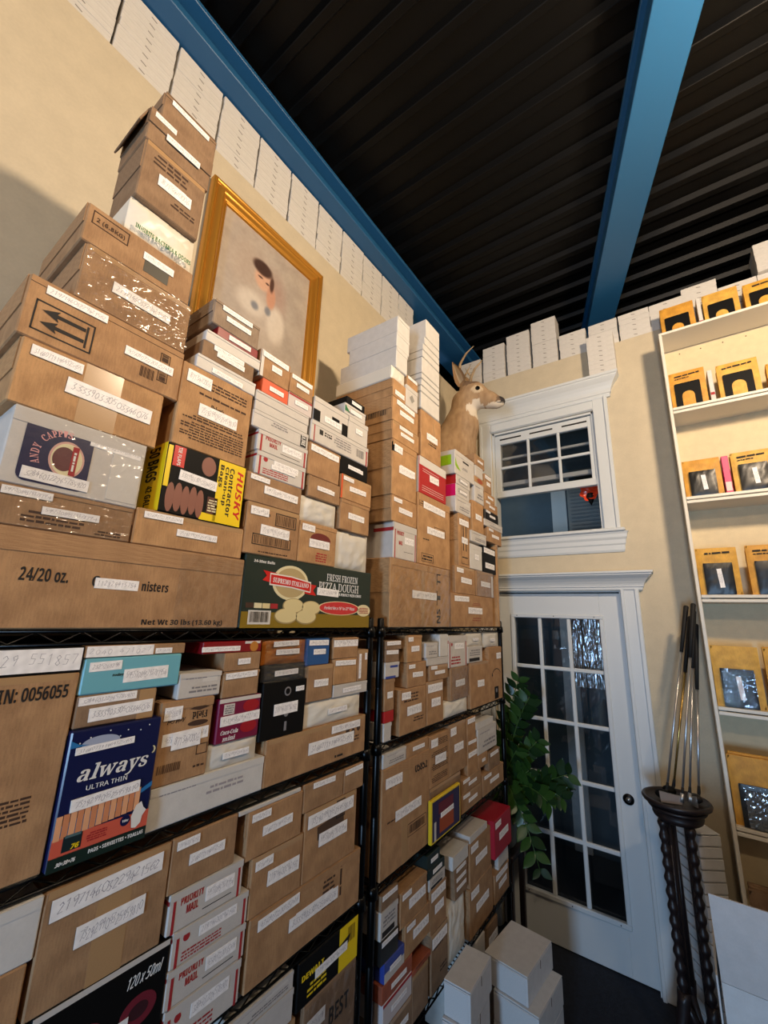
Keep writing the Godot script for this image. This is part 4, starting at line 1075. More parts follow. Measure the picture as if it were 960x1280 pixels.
	["crimson_box","crimson box with two labels on the far rack's fourth tier","",-2.2560,-2.4915,0.7167,0.8813,-0.900,0.260,"crimson","","sm"],
	["cardboard_box","small white box under the crimson box with two labels on the far rack's fourth tier","",-2.3465,-2.4915,0.6482,0.7161,-0.920,0.260,"w","",""],
	["cardboard_box","flat white box, fourth tier of the far rack, first from door","flat white box",-2.3485,-2.4915,0.6343,0.6476,-0.920,0.260,"w","darkstrip",""],
	["cardboard_box","plain brown box with two labels, fourth tier of the far rack, first from door","plain brown box with two labels",-2.2909,-2.4915,0.5120,0.6337,-0.920,0.260,"k2","","tm"],
	["cardboard_box","plain red-edged white box with one label, fourth tier of the far rack","",-1.3520,-1.5249,0.6014,0.6670,-0.920,0.250,"redw","","m"],
	["cardboard_box","small dark brown box with one label, fourth tier of the far rack","",-1.4008,-1.5266,0.5120,0.6008,-0.920,0.250,"k1","","m"],
	["cardboard_box","tall plain white box with one label, lowest tier of the far rack","",-2.0558,-2.1544,0.1000,0.4810,-0.920,0.250,"wg","","c"],
	["cardboard_box","tall dark brown box with two labels, lowest tier of the far rack","",-2.1945,-2.3171,0.1000,0.4710,-0.920,0.250,"k1","","tm"],
	["cardboard_box","small dark brown box under the orange printed box under the stacked brown ones","",-1.5282,-1.6400,0.5120,0.6427,-0.920,0.250,"k1","",""],
]

func put_label(o, w, h, zf, r, n = -1, wide = true):
	var lw = (r[2] - r[0]) * w
	var lh = clampf((r[3] - r[1]) * h, min(0.014, h * 0.8), 0.032)
	var aspect = lw / lh
	if aspect > 6.5:
		lw = lh * 6.5
	if n < 0:
		n = rng.randi_range(0, 7) if aspect > 2.9 else rng.randi_range(8, 11)
	var x = ((r[0] + r[2]) / 2 - 0.5) * w
	var y = clampf((1 - (r[1] + r[3]) / 2) * h, lh / 2 + 0.001, h - lh / 2 - 0.001)
	slab(o, "paper_label", x, y, lw, lh, zf, paper[n], rng.randf_range(-0.025, 0.025), 0.0008)

func cartons():
	var k = 0
	for c in CARTONS:
		k += 1
		carton(c, k)

func carton(c, k):
	var w = c[3] - c[4]
	var h = c[6] - c[5]
	var dep = c[8]
	var sty = c[9]
	var deco = c[10]
	var o = thing(c[0], c[1], "box" if not c[0].contains("mailer") and not c[0].contains("parcel") else "parcel", c[2], Vector3(c[7] - dep / 2, c[5], (c[3] + c[4]) / 2), PI / 2)
	var F = dep / 2
	var ux = func(u): return (u - 0.5) * w
	var vy = func(v): return (1 - v) * h
	var soft = sty in ["poly", "polyg"] or sty == "amber" or (sty == "dark" and deco == "wrap")
	var body
	if soft:
		body = part(o, "body", puff(w, h, dep, min(0.012, h * 0.12), 100 + k), mats[sty])
	else:
		var bm = {"husky": "black", "pizza": "pizza_green", "always": "navy", "cola": "magenta", "dewalt": "black", "redwhite": "redplain", "redend": "w", "pinkend": "w", "poster": "yellow_card"}.get(sty, sty)
		extra_mats()
		body = part(o, "body", cbox(w, h, dep, 0.0025 if h > 0.05 else 0.0015) if c[0] != "white_flat_box" else grooved(w, h, dep, 0.002, 0.004, 0.007), mats[bm])
	# the folded flaps of brown boxes meet on their sides and tops in a seam, closed with tape
	if sty.begins_with("k") and h > 0.06:
		if k % 3 == 0:
			slab(o, "tape_strip", ux.call(0.5), h - 0.006, w * 0.96, 0.012, F, mats["tape"], 0, 0.0003)
		elif k % 3 == 1:
			slab(o, "front_flap", 0, h * 0.94, w * 0.985, h * 0.10, F, mats[sty], 0, 0.0014)
		# the upper side flap laps over the lower one
		part(o, "side_flap", slab_mesh, mats[sty], Vector3(-w / 2, h * 0.74, 0), Vector3(0, -PI / 2, 0), Vector3(dep * 0.97, h * 0.5, 0.0022))
	elif sty in ["w", "wf", "wg"] and h > 0.03 and c[0] != "white_flat_box":
		slab(o, "lid", 0, h * 0.9, w * 0.985, h * 0.19, F, mats[sty], 0, 0.0012)
	match sty:
		"husky": deco_husky(o, w, h, F)
		"pizza": deco_pizza(o, w, h, F)
		"always": deco_always(o, w, h, F)
		"cola": deco_cola(o, w, h, F)
		"dewalt": deco_dewalt(o, w, h, F)
		"poster": deco_poster(o, w, h, F)
		"redwhite":
			slab(o, "white_band", 0, h * 0.88, w * 0.99, h * 0.23, F, mats["wf"], 0, 0.0006)
			part(o, "white_side", slab_mesh, mats["wf"], Vector3(-w / 2, h * 0.5, 0), Vector3(0, -PI / 2, 0), Vector3(dep * 0.98, h * 0.98, 0.0006))
			for v in [.32, .38, .78, .84, .90]:
				slab(o, "printed_line", ux.call(0.42 if v < .5 else 0.5), vy.call(v), w * (0.6 if v < .5 else 0.8), 0.0016, F, mats["white_ink"], 0, 0.0005)
		"redend", "pinkend":
			part(o, "coloured_end", slab_mesh, mats["redplain" if sty == "redend" else "hotpink"], Vector3(-w / 2, h * 0.5, 0), Vector3(0, -PI / 2, 0), Vector3(dep * 0.98, h * 0.96, 0.0006))
			part(o, "print_lines", lines_mesh(w * 0.7, h * 0.5, 4, k), mats["grey_ink"], Vector3(0, h * 0.5, F + 0.0004))
		"redw":
			slab(o, "red_edge", 0, h * 0.9, w * 0.98, h * 0.12, F, mats["inkred"], 0, 0.0005)
		"bluew":
			slab(o, "white_panel", ux.call(.5), vy.call(.75), w * 0.96, h * 0.45, F, mats["w"], 0, 0.0005)
	var L = func(r, n = -1): put_label(o, w, h, F + (0.0042 if c[1].contains("bent lid") else 0.0015), r, n)
	match deco:
		"print":
			part(o, "print_lines", lines_mesh(w * 0.55, h * 0.22, 3, k), mats["inkbrown"], Vector3(ux.call(.42), vy.call(.2), F + 0.0004))
			part(o, "print_lines", lines_mesh(w * 0.4, h * 0.12, 2, k + 1), mats["inkbrown"], Vector3(ux.call(.7), vy.call(.72), F + 0.0004))
		"para":
			for i in 4:
				part(o, "print_lines", lines_mesh(w * 0.8, h * 0.14, 4, k + i), mats["inkbrown"], Vector3(0, vy.call(.16 + .23 * i), F + 0.0004))
		"odor":
			words(o, "INHIBITS BACTERIA & ODORS", ux.call(.52), vy.call(.80), w * 0.84, h * 0.12, F + 0.003, mats["green_ink"])
		"kg":
			part(o, "printed_frame", outline_mesh(w * .30, h * .32, 0.002), mats["inkbrown"], Vector3(ux.call(.2), vy.call(.30), F + 0.0004))
			words(o, "2 (6.8KG)", ux.call(.2), vy.call(.33), w * .24, h * .13, F, mats["inkbrown"])
			slab(o, "dark_sticker", ux.call(.64), vy.call(.60), w * .24, h * .44, F, mat("olive", Color(0.17, 0.15, 0.09), 0.5), 0, 0.0005)
			put_label(o, w, h, F + 0.0012, [.50, .30, .80, .5])
		"wrap", "wrapprint", "wrapbig":
			var nf = part(o, "plastic_wrap", film_mesh(w * 0.995, h * 0.99, 40 + k), mats["film"], Vector3(0, h * 0.004, F))
			nf.set_meta("label", "crinkled clear wrap")
			if deco == "wrapprint":
				part(o, "print_lines", lines_mesh(w * 0.42, h * 0.34, 3, k), mats["inkbrown"], Vector3(ux.call(.42), vy.call(.7), F + 0.0004))
				part(o, "print_lines", lines_mesh(w * 0.2, h * 0.16, 2, k), mats["inkbrown"], Vector3(ux.call(.82), vy.call(.86), F + 0.0004))
			if deco == "wrapbig":
				for e in [["TT", .18], ["T", .52], ["NS", .82]]:
					words(o, e[0], ux.call(.78), vy.call(e[1]), h * .24, w * .07, F, mats["ink"], "Droid Sans", true, false, PI / 2)
				slab(o, "tape_strip", ux.call(.5), vy.call(.5), w * 0.06, h * 0.98, F, mats["tape"], 0, 0.0004)
		"arrows":
			part(o, "printed_frame", outline_mesh(w * .32, h * .48, 0.0028), mats["ink"], Vector3(ux.call(.22), vy.call(.60), F + 0.0004), Vector3(0, 0, 0))
			for e in [.49, .69]:
				slab(o, "arrow_shaft", ux.call(.245), vy.call(e), w * .18, h * .06, F, mats["ink"], 0, 0.0005)
				part(o, "arrow_head", poly([Vector2(-w * .055, 0), Vector2(w * .035, h * .09), Vector2(w * .018, 0), Vector2(w * .035, -h * .09)]), mats["ink"], Vector3(ux.call(.15), vy.call(e), F))
			slab(o, "arrow_bar", ux.call(.345), vy.call(.60), w * .013, h * .38, F, mats["ink"], 0, 0.0005)
			part(o, "printed_frame", outline_mesh(w * .07, h * .55, 0.0016), mats["inkbrown"], Vector3(ux.call(.86), vy.call(.48), F + 0.0004))
			for v in [.28, .66]:
				part(o, "barcode", bars_mesh(h * .16, w * .05, 12, k), mats["inkbrown"], Vector3(ux.call(.86), vy.call(v), F + 0.0005), Vector3(0, 0, PI / 2))
			part(o, "barcode", bars_mesh(w * .1, h * .2, 14, k + 3), mats["inkbrown"], Vector3(ux.call(.75), vy.call(.72), F + 0.0004))
		"tape":
			slab(o, "tape_strip", ux.call(.53), h / 2, min(w * .27, 0.07), h * .99, F, mats["tape"], 0, 0.0004, "lighter tan packing tape")
		"capp": deco_capp(o, w, h, F)
		"canister":
			slab(o, "front_flap", 0, h * .88, w * .99, h * .235, F, mats["k3"], 0, 0.0016)
			words(o, "24/20 oz.", -w / 2 + w * .41, h * .545, w * .103, h * .135, F, mats["ink"])
			words(o, "Can", -w / 2 + w * .545, h * .52, w * .055, h * .12, F, mats["ink"])
			words(o, "nisters", -w / 2 + w * .69, h * .505, w * .080, h * .12, F, mats["ink"])
			words(o, "Net Wt 30 lbs (13.60 kg)", -w / 2 + w * .80, h * .07, w * .27, h * .09, F, mats["ink"], "Droid Sans", true)
			slab(o, "paper_label", -w / 2 + w * .582, h * .50, w * .115, 0.020, F, paper_material(900, 256, 48, 12, "112829415754"), -0.01, 0.0012)
			part(o, "plastic_wrap", film_mesh(w * .24, h * .95, 31), mats["film"], Vector3(w * .375, h * .02, F))
		"heinz":
			for e in [[.56, .16, .7, .12, 3], [.52, .30, .8, .05, 1], [.5, .62, .84, .07, 2], [.5, .78, .86, .22, 7]]:
				part(o, "print_lines", lines_mesh(w * e[2], h * e[3], e[4], k + int(e[0] * 10)), mats["inkbrown"], Vector3(ux.call(e[0]), vy.call(e[1]), F + 0.0004))
			words(o, "Hubert's", ux.call(.5), vy.call(.42), w * .2, h * .08, F, mats["ink"], "Droid Serif", true, true)
		"label": pass
		"whiteedge":
			part(o, "white_side", slab_mesh, mats["wf"], Vector3(-w / 2, h * 0.5, 0), Vector3(0, -PI / 2, 0), Vector3(dep * 0.98, h * 0.98, 0.0006))
			slab(o, "white_edge", ux.call(.05), h / 2, w * .09, h * .97, F, mats["wf"], 0, 0.0006)
		"orangeedge":
			slab(o, "orange_edge", ux.call(.025), h / 2, w * .045, h * .97, F, mats["orange"], 0, 0.0006)
		"uline":
			slab(o, "dark_sticker", ux.call(.9), vy.call(.5), w * .11, h * .86, F, mats["black"], 0, 0.0006)
			words(o, "ULINE", ux.call(.9), vy.call(.5), h * .66, w * .075, F + 0.0004, mats["white_ink"], "Droid Sans", true, false, -PI / 2)
			part(o, "print_lines", lines_mesh(w * .3, h * .3, 2, k), mats["grey_ink"], Vector3(ux.call(.45), vy.call(.4), F + 0.0004))
		"prio", "prio2", "prio3", "prio4": deco_priority(o, w, h, dep, deco, k)
		"usps":
			slab(o, "red_stripe", ux.call(.055), h / 2, w * .014, h * .98, F, mats["inkred"], 0, 0.0005)
			slab(o, "red_stripe", ux.call(.965), h / 2, w * .022, h * .98, F, mats["inkred"], 0, 0.0005)
			slab(o, "dark_sticker", ux.call(.16), vy.call(.42), w * .055, h * .24, F, mats["ink"], 0, 0.0005)
			part(o, "print_lines", lines_mesh(w * .12, h * .24, 2, k), mats["ink"], Vector3(ux.call(.27), vy.call(.42), F + 0.0004))
			part(o, "print_lines", lines_mesh(w * .3, h * .5, 4, k + 1), mats["grey_ink"], Vector3(ux.call(.52), vy.call(.5), F + 0.0004))
			part(o, "barcode", bars_mesh(w * .15, h * .42, 18, k), mats["grey_ink"], Vector3(ux.call(.84), vy.call(.5), F + 0.0004))
		"blackpatch":
			slab(o, "black_patch", ux.call(.09), vy.call(.75), w * .18, h * .45, F, mats["black"], 0, 0.0005)
			slab(o, "black_patch", ux.call(.90), vy.call(.74), w * .18, h * .5, F, mats["black"], 0, 0.0005)
			slab(o, "black_patch", ux.call(.62), vy.call(.52), w * .22, h * .14, F, mats["black"], 0, 0.0005)
			put_label(o, w, h, F + 0.0008, [.3, .6, .8, .85])
		"green":
			part(o, "green_patch", poly([Vector2(0, 0), Vector2(w * .22, -h * .6), Vector2(0, -h * .62)]), mat("leaf_ink", Color(0.13, 0.42, 0.25), 0.5), Vector3(-w * .48, h * .9, F))
			slab(o, "dark_sticker", ux.call(.3), vy.call(.68), w * .3, h * .18, F, mats["grey_ink"], 0, 0.0004)
		"barcode2":
			part(o, "print_lines", lines_mesh(w * .26, h * .1, 1, k + 5), mats["ink"], Vector3(ux.call(.28), vy.call(.18), F + 0.0004))
			for e in [[.72, .23, .40, .25, 16], [.49, .70, .70, .2, 24]]:
				part(o, "printed_frame", outline_mesh(w * e[2], h * e[3], 0.0022), mats["ink"], Vector3(ux.call(e[0]), vy.call(e[1]), F + 0.0004))
				part(o, "barcode", bars_mesh(w * e[2] * .92, h * e[3] * .8, e[4], k), mats["inkbrown"], Vector3(ux.call(e[0]), vy.call(e[1]), F + 0.0004))
			part(o, "print_lines", lines_mesh(w * .6, h * .05, 1, k), mats["inkbrown"], Vector3(ux.call(.5), vy.call(.93), F + 0.0004))
		"oval":
			part(o, "red_oval", disc(w * .27, h * .16, 30, 0.0006), mat("maroon", Color(0.42, 0.15, 0.12), 0.8), Vector3(ux.call(.56), vy.call(.38), F))
			part(o, "print_lines", lines_mesh(w * .3, h * .24, 4, k), mats["inkred"], Vector3(ux.call(.6), vy.call(.82), F + 0.0004))
		"gin":
			words(o, "GIN: 0056055", w / 2 - w * .178, h * .905, w * .285, h * .072, F, mats["ink"])
			part(o, "print_lines", lines_mesh(w * .17, h * .13, 6, k), mats["inkbrown"], Vector3(w / 2 - w * .18, h * .34, F + 0.0004), Vector3(0, 0, 0.0))
		"biglabel":
			slab(o, "paper_label", w / 2 - w * .205, h * .52, w * .40, h * .86, F, paper_material(901, 384, 80, 11, "2029 551857"), 0.0, 0.0010)
		"biglabel2":
			slab(o, "paper_label", ux.call(.33), h * .5, w * .63, h * .92, F, paper_material(902, 384, 64, 11, "2040 471027"), 0.0, 0.0010)
			slab(o, "paper_label", ux.call(.76), h * .35, w * .18, h * .5, F, paper[9], 0.0, 0.0010)
		"teal":
			slab(o, "paper_label", ux.call(.20), vy.call(.24), w * .30, h * .26, F, paper[8], 0.03, 0.0008)
			slab(o, "paper_label", ux.call(.62), vy.call(.55), w * .47, h * .38, F, paper[3], 0.03, 0.0008)
			words(o, "today", ux.call(.33), vy.call(.52), w * .12, h * .1, F, mats["ink"], "Droid Serif", true, true)
			part(o, "pale_edge", slab_mesh, mat("pale_teal", Color(0.72, 0.86, 0.88), 0.4), Vector3(-w / 2, h / 2, 0), Vector3(0, -PI / 2, 0), Vector3(dep * .98, h * .97, 0.0006))
		"lbl2":
			slab(o, "paper_label", ux.call(.37), vy.call(.16), w * .70, h * .26, F, paper[1], 0.02, 0.0008)
			slab(o, "paper_label", ux.call(.56), vy.call(.60), w * .80, h * .42, F, paper[2], 0.03, 0.0010)
			slab(o, "tape_strip", ux.call(.87), h / 2, w * .22, h * .98, F, mats["tape"], 0, 0.0004)
		"addr":
			part(o, "print_lines", lines_mesh(w * .55, h * .14, 1, k), mat("pale_ink2", Color(0.60, 0.58, 0.60), 0.7), Vector3(ux.call(.36), vy.call(.2), F + 0.0004))
			part(o, "print_lines", lines_mesh(w * .66, h * .3, 2, k + 2), mats["grey_ink"], Vector3(ux.call(.58), vy.call(.66), F + 0.0004))
			slab(o, "address_sticker", ux.call(.72), vy.call(.24), w * .36, h * .3, F, mats["wf"], 0.01, 0.0003)
		"field":
			words(o, "Field", ux.call(.74), vy.call(.22), w * .30, h * .09, F, mats["ink"], "Droid Serif", true, false, PI)
			words(o, "Arid Gel", ux.call(.30), vy.call(.25), w * .34, h * .055, F, mats["ink"], "Droid Serif", true, true, PI)
			part(o, "crest_print", poly([Vector2(-w * .2, 0), Vector2(-w * .1, h * .02), Vector2(0, h * .09), Vector2(w * .1, h * .02), Vector2(w * .2, 0), Vector2(0, -h * .03)]), mats["inkbrown"], Vector3(ux.call(.72), vy.call(.13), F))
			part(o, "crest_print", disc(w * .2, h * .035, 20, 0.0005), mats["inkbrown"], Vector3(ux.call(.72), vy.call(.32), F))
			part(o, "printed_frame", outline_mesh(w * .2, h * .12, 0.0016), mats["inkbrown"], Vector3(ux.call(.86), vy.call(.66), F + 0.0004))
			part(o, "barcode", bars_mesh(w * .42, h * .1, 18, k), mats["inkbrown"], Vector3(ux.call(.28), vy.call(.80), F + 0.0004))
			part(o, "print_lines", lines_mesh(w * .24, h * .05, 1, k), mats["inkbrown"], Vector3(ux.call(.82), vy.call(.86), F + 0.0004))
			slab(o, "paper_label", ux.call(.52), vy.call(.46), w * .86, 0.024, F, paper[5], 0.02, 0.0009)
		"canbox":
			slab(o, "paper_label", ux.call(.30), vy.call(.62), w * .62, h * .42, F, paper[4], 0.0, 0.0009)
			part(o, "round_emblem", disc(w * .075, w * .075, 20, 0.0006), mat("gold_ink", Color(0.72, 0.47, 0.18), 0.5), Vector3(ux.call(.86), vy.call(.52), F))
			slab(o, "white_patch", ux.call(.83), vy.call(.14), w * .28, h * .22, F, mats["wf"], 0, 0.0005)
		"wide":
			part(o, "print_lines", lines_mesh(w * .3, h * .09, 1, k), mat("pale_ink2", Color(0.60, 0.58, 0.60), 0.7), Vector3(ux.call(.22), vy.call(.2), F + 0.0004))
			part(o, "print_lines", lines_mesh(w * .34, h * .26, 2, k + 1), mat("pale_ink2", Color(0.60, 0.58, 0.60), 0.7), Vector3(ux.call(.62), vy.call(.45), F + 0.0004))
		"whitetop":
			slab(o, "paper_label", 0, h * .78, w * .97, h * .42, F, paper[6], 0, 0.0009)
		"tall":
			slab(o, "paper_label", ux.call(.25), vy.call(.52), h * .78, w * .2, F, paper[7], PI / 2, 0.0008)
			slab(o, "paper_label", ux.call(.8), vy.call(.22), h * .22, w * .2, F, paper[10], PI / 2, 0.0008)
		"bw":
			part(o, "round_emblem", disc(w * .075, w * .075, 20, 0.0006), mats["grey_ink"], Vector3(ux.call(.55), vy.call(.20), F))
			part(o, "round_emblem_core", disc(w * .05, w * .05, 20, 0.0009), mats["black"], Vector3(ux.call(.55), vy.call(.20), F))
			part(o, "round_emblem", disc(w * .05, w * .05, 20, 0.0006), mats["grey_ink"], Vector3(ux.call(.55), vy.call(.60), F))
			slab(o, "upright_emblem", ux.call(.55), vy.call(.82), w * .05, h * .16, F, mats["grey_ink"], 0, 0.0006)
			slab(o, "paper_label", ux.call(.84), vy.call(.18), w * .2, h * .09, F, paper[11], 0.02, 0.0009)
		"maple":
			part(o, "print_lines", lines_mesh(w * .12, h * .12, 1, k + 4), mats["ink"], Vector3(ux.call(.69), vy.call(.86), F + 0.0004))
			for i in 3:
				part(o, "crest_print", disc(w * .022, h * .09, 16, 0.0005), mats["inkbrown"], Vector3(ux.call(.78 + .065 * i), vy.call(.3 + .08 * (i % 2)), F))
			part(o, "print_lines", lines_mesh(w * .2, h * .16, 2, k), mats["inkbrown"], Vector3(ux.call(.82), vy.call(.55), F + 0.0004))
		"candle":
			words(o, "120 x 50ml", ux.call(.80), vy.call(.17), w * .30, h * .09, F, mats["white_ink"], "Droid Sans", false, true)
			slab(o, "pale_edge", 0, h * .975, w * .99, h * .045, F, mats["w"], 0, 0.0006)
			for e in [[.35, .4, .16], [.78, .42, .15], [.52, .62, .18]]:
				part(o, "rose_print", disc(w * e[2], h * e[2] * .8, 22, 0.0005), mat("rose_ink", Color(0.42, 0.09, 0.16), 0.6), Vector3(ux.call(e[0]), vy.call(e[1]), F))
				part(o, "rose_print", disc(w * e[2] * .55, h * e[2] * .4, 18, 0.0008), mat("rose_dark", Color(0.20, 0.05, 0.09), 0.6), Vector3(ux.call(e[0]), vy.call(e[1]), F))
		"darkprint":
			part(o, "printed_frame", outline_mesh(w * .16, h * .26, 0.003), mats["ink"], Vector3(ux.call(.66), vy.call(.18), F + 0.0004))
			slab(o, "dark_print", ux.call(.48), vy.call(.36), w * .5, h * .2, F, mat("dark_card_ink", Color(0.28, 0.20, 0.14), 0.8), 0.1, 0.0004)
		"side":
			part(o, "print_lines", lines_mesh(h * .6, w * .04, 1, k + 2), mats["inkbrown"], Vector3(ux.call(.78), vy.call(.36), F + 0.0004), Vector3(0, 0, PI / 2))
			part(o, "print_lines", lines_mesh(w * .12, h * .5, 6, k), mats["inkbrown"], Vector3(ux.call(.66), vy.call(.4), F + 0.0004))
		"best":
			words(o, "BEST", ux.call(.66), vy.call(.22), w * .38, h * .11, F, mats["ink"], "Droid Sans", true)
			part(o, "plastic_wrap", film_mesh(w, h * .98, 37), mats["film"], Vector3(0, 0.002, F))
		"diamond":
			part(o, "diamond_print", poly([Vector2(-w * .22, 0), Vector2(0, h * .2), Vector2(w * .22, 0), Vector2(0, -h * .2)]), mat("diamond_grey", Color(0.55, 0.54, 0.52), 0.7), Vector3(ux.call(.5), vy.call(.52), F))
		"sidebar":
			part(o, "barcode", bars_mesh(dep * .55, h * .38, 22, k), mats["ink"], Vector3(-w / 2 - 0.0006, h * .45, 0.05), Vector3(0, -PI / 2, 0))
		"patch":
			slab(o, "tape_patch", ux.call(.06), h * .86, w * .12, 0.04, F, mats["black"], 0, 0.0006)
			part(o, "tape_patch", slab_mesh, mats["black"], Vector3(-w / 2, h * .86, dep / 2 - 0.025), Vector3(0, -PI / 2, 0), Vector3(0.05, 0.04, 0.0006))
		"note":
			slab(o, "pale_strip", ux.call(.62), vy.call(.3), w * .05, h * .34, F, mats["tape"], 0.15, 0.0005)
			part(o, "print_lines", lines_mesh(w * .4, h * .1, 2, k), mats["ink"], Vector3(ux.call(.55), vy.call(.62), F + 0.0004))
		"pancake":
			for e in [[.28, .13, .48, .1], [.66, .48, .34, .12], [.28, .9, .34, .11]]:
				part(o, "printed_frame", outline_mesh(w * e[2], h * e[3], 0.0018), mats["ink"], Vector3(ux.call(e[0]), vy.call(e[1]), F + 0.0004))
				part(o, "print_lines", lines_mesh(w * e[2] * .9, h * e[3] * .75, 2, k + int(e[0] * 9)), mats["ink"], Vector3(ux.call(e[0]), vy.call(e[1]), F + 0.0004))
			part(o, "print_lines", lines_mesh(w * .2, h * .03, 1, k), mats["ink"], Vector3(ux.call(.24), vy.call(.64), F + 0.0004))
		"lime":
			part(o, "coloured_end", slab_mesh, mat("lime", Color(0.55, 0.72, 0.09), 0.45), Vector3(-w / 2, h * .6, 0), Vector3(0, -PI / 2, 0), Vector3(dep * .8, h * .42, 0.0006))
			part(o, "green_arc", poly([Vector2(0, 0), Vector2(0, h * .34), Vector2(w * .08, h * .1), Vector2(w * .26, -h * .12), Vector2(w * .1, -h * .1)]), mat("lime", Color(0.55, 0.72, 0.09), 0.45), Vector3(-w * .49, h * .34, F))
			slab(o, "handle_slot", ux.call(.55), vy.call(.3), w * .3, h * .07, F, mats["ink"], 0, 0.0005)
			part(o, "print_lines", lines_mesh(w * .3, h * .12, 2, k), mats["grey_ink"], Vector3(ux.call(.5), vy.call(.6), F + 0.0004))
		"uparrows":
			part(o, "printed_frame", outline_mesh(w * .62, h * .84, 0.002), mats["ink"], Vector3(ux.call(.55), vy.call(.52), F + 0.0004))
			for e in [.42, .68]:
				slab(o, "arrow_shaft", ux.call(e), vy.call(.42), w * .07, h * .55, F, mats["ink"], 0, 0.0005)
				part(o, "arrow_head", poly([Vector2(-w * .1, 0), Vector2(0, h * .1), Vector2(w * .1, 0)]), mats["ink"], Vector3(ux.call(e), vy.call(.16), F))
			slab(o, "arrow_bar", ux.call(.55), vy.call(.82), w * .5, h * .02, F, mats["ink"], 0, 0.0005)
		"face":
			part(o, "round_emblem", disc(w * .3, h * .36, 20, 0.0006), mat("rust_ink", Color(0.62, 0.30, 0.18), 0.6), Vector3(ux.call(.55), vy.call(.5), F))
		"redprint":
			part(o, "print_lines", lines_mesh(w * .2, h * .1, 2, k), mat("faint_red", Color(0.55, 0.28, 0.2), 0.8), Vector3(ux.call(.56), vy.call(.28), F + 0.0004))
			part(o, "print_lines", lines_mesh(w * .22, h * .14, 2, k + 1), mat("faint_red", Color(0.55, 0.28, 0.2), 0.8), Vector3(ux.call(.56), vy.call(.76), F + 0.0004))
		"bluep":
			slab(o, "blue_print", ux.call(.62), vy.call(.2), w * .55, h * .28, F, mats["bluew"], 0, 0.0005)
			slab(o, "blue_print", ux.call(.4), vy.call(.92), w * .7, h * .14, F, mats["bluew"], 0, 0.0005)
		"darkstrip":
			slab(o, "dark_sticker", ux.call(.45), vy.call(.82), w * .7, h * .2, F, mats["ink"], 0, 0.0005)
			part(o, "print_lines", lines_mesh(w * .7, h * .4, 3, k), mats["grey_ink"], Vector3(0, vy.call(.4), F + 0.0004))
		"smile":
			var pts = []
			for i in 15:
				var t = PI * (0.12 + 0.76 * i / 14.0)
				pts.append(Vector3(-cos(t) * w * .34, sin(t) * h * .14, 0))
			part(o, "curved_arrow_print", tube(pts, 0.0026, 5), mats["ink"], Vector3(ux.call(.55), vy.call(.56), F), Vector3.ZERO, Vector3(1, 1, 0.2))
			part(o, "arrow_head", poly([Vector2(0, 0), Vector2(w * .1, h * .03), Vector2(w * .02, h * .08)]), mats["ink"], Vector3(ux.call(.18), vy.call(.56), F))
			slab(o, "dark_sticker", ux.call(.52), vy.call(.86), w * .3, h * .22, F, mats["black"], 0, 0.0005)
			part(o, "round_emblem", disc(w * .06, w * .06, 16, 0.0010), mats["grey_ink"], Vector3(ux.call(.52), vy.call(.82), F))
		"05852":
			words(o, "05852", ux.call(.80), vy.call(.14), w * .28, h * .09, F, mats["ink"])
			for e in [.2, .3, .4]:
				slab(o, "printed_mark", ux.call(e - .05), vy.call(.16), w * .03, h * .1, F, mats["ink"], 0.1, 0.0004)
			part(o, "printed_frame", outline_mesh(w * .4, h * .12, 0.0016), mats["inkbrown"], Vector3(ux.call(.72), vy.call(.72), F + 0.0004))
			part(o, "barcode", bars_mesh(w * .34, h * .08, 24, k), mats["inkbrown"], Vector3(ux.call(.72), vy.call(.72), F + 0.0004))
			part(o, "print_lines", lines_mesh(w * .3, h * .03, 1, k), mats["inkbrown"], Vector3(ux.call(.25), vy.call(.52), F + 0.0004))
			slab(o, "tape_strip", ux.call(.46), h / 2, w * .13, h * .99, F, mats["tape"], 0, 0.0003)
	if c[1].contains("white edge") and deco == "wrap":
		slab(o, "white_edge", ux.call(.94), h / 2, w * .1, h * .97, F, mats["wf"], 0, 0.0006)
	if c[1].contains("bent lid"):
		# lid flaps sprung open over the side and the front edge
		part(o, "side_flap", boxes_mesh([[Vector3(-0.027, 0, 0), Vector3(0.054, 0.004, dep * .92), 0.001]]), mats[sty], Vector3(-w / 2 - 0.001, h * .98, 0), Vector3(0, 0, 1.28))
		part(o, "front_flap", boxes_mesh([[Vector3(0, h * .76, F + 0.002), Vector3(w * 1.01, h * .46, 0.004), 0.001]]), mats[sty])
	if c[1].contains("open-flapped"):
		part(o, "top_flap", boxes_mesh([[Vector3(0, 0.012, -0.03), Vector3(w * .96, 0.004, 0.06), 0.001]]), mats[sty], Vector3(0, h, F), Vector3(-0.35, 0, 0))
	for ch in c[11]:
		if SPOT.has(ch):
			L.call(SPOT[ch])

func extra_mats():
	mat("pizza_green", Color(0.09, 0.16, 0.14), 0.35)
	mat("navy", Color(0.07, 0.10, 0.27), 0.28)
	mat("magenta", Color(0.45, 0.05, 0.22), 0.3)
	mat("yellow_card", Color(0.86, 0.74, 0.14), 0.4)
	mat("hotpink", Color(0.80, 0.07, 0.38), 0.4)
	mat("husky_yellow", Color(0.93, 0.80, 0.09), 0.35)
	mat("olive_gold", Color(0.52, 0.42, 0.08), 0.4)
	mat("cream_ink", Color(0.86, 0.82, 0.66), 0.5)
	mat("dough", Color(0.84, 0.78, 0.58), 0.5)
	mat("skin_print", Color(0.52, 0.32, 0.26), 0.5)
	mat("coral", Color(0.80, 0.36, 0.28), 0.35)
	mat("sky_ink", Color(0.16, 0.45, 0.68), 0.35)
	mat("red_ink", Color(0.78, 0.10, 0.09), 0.4)

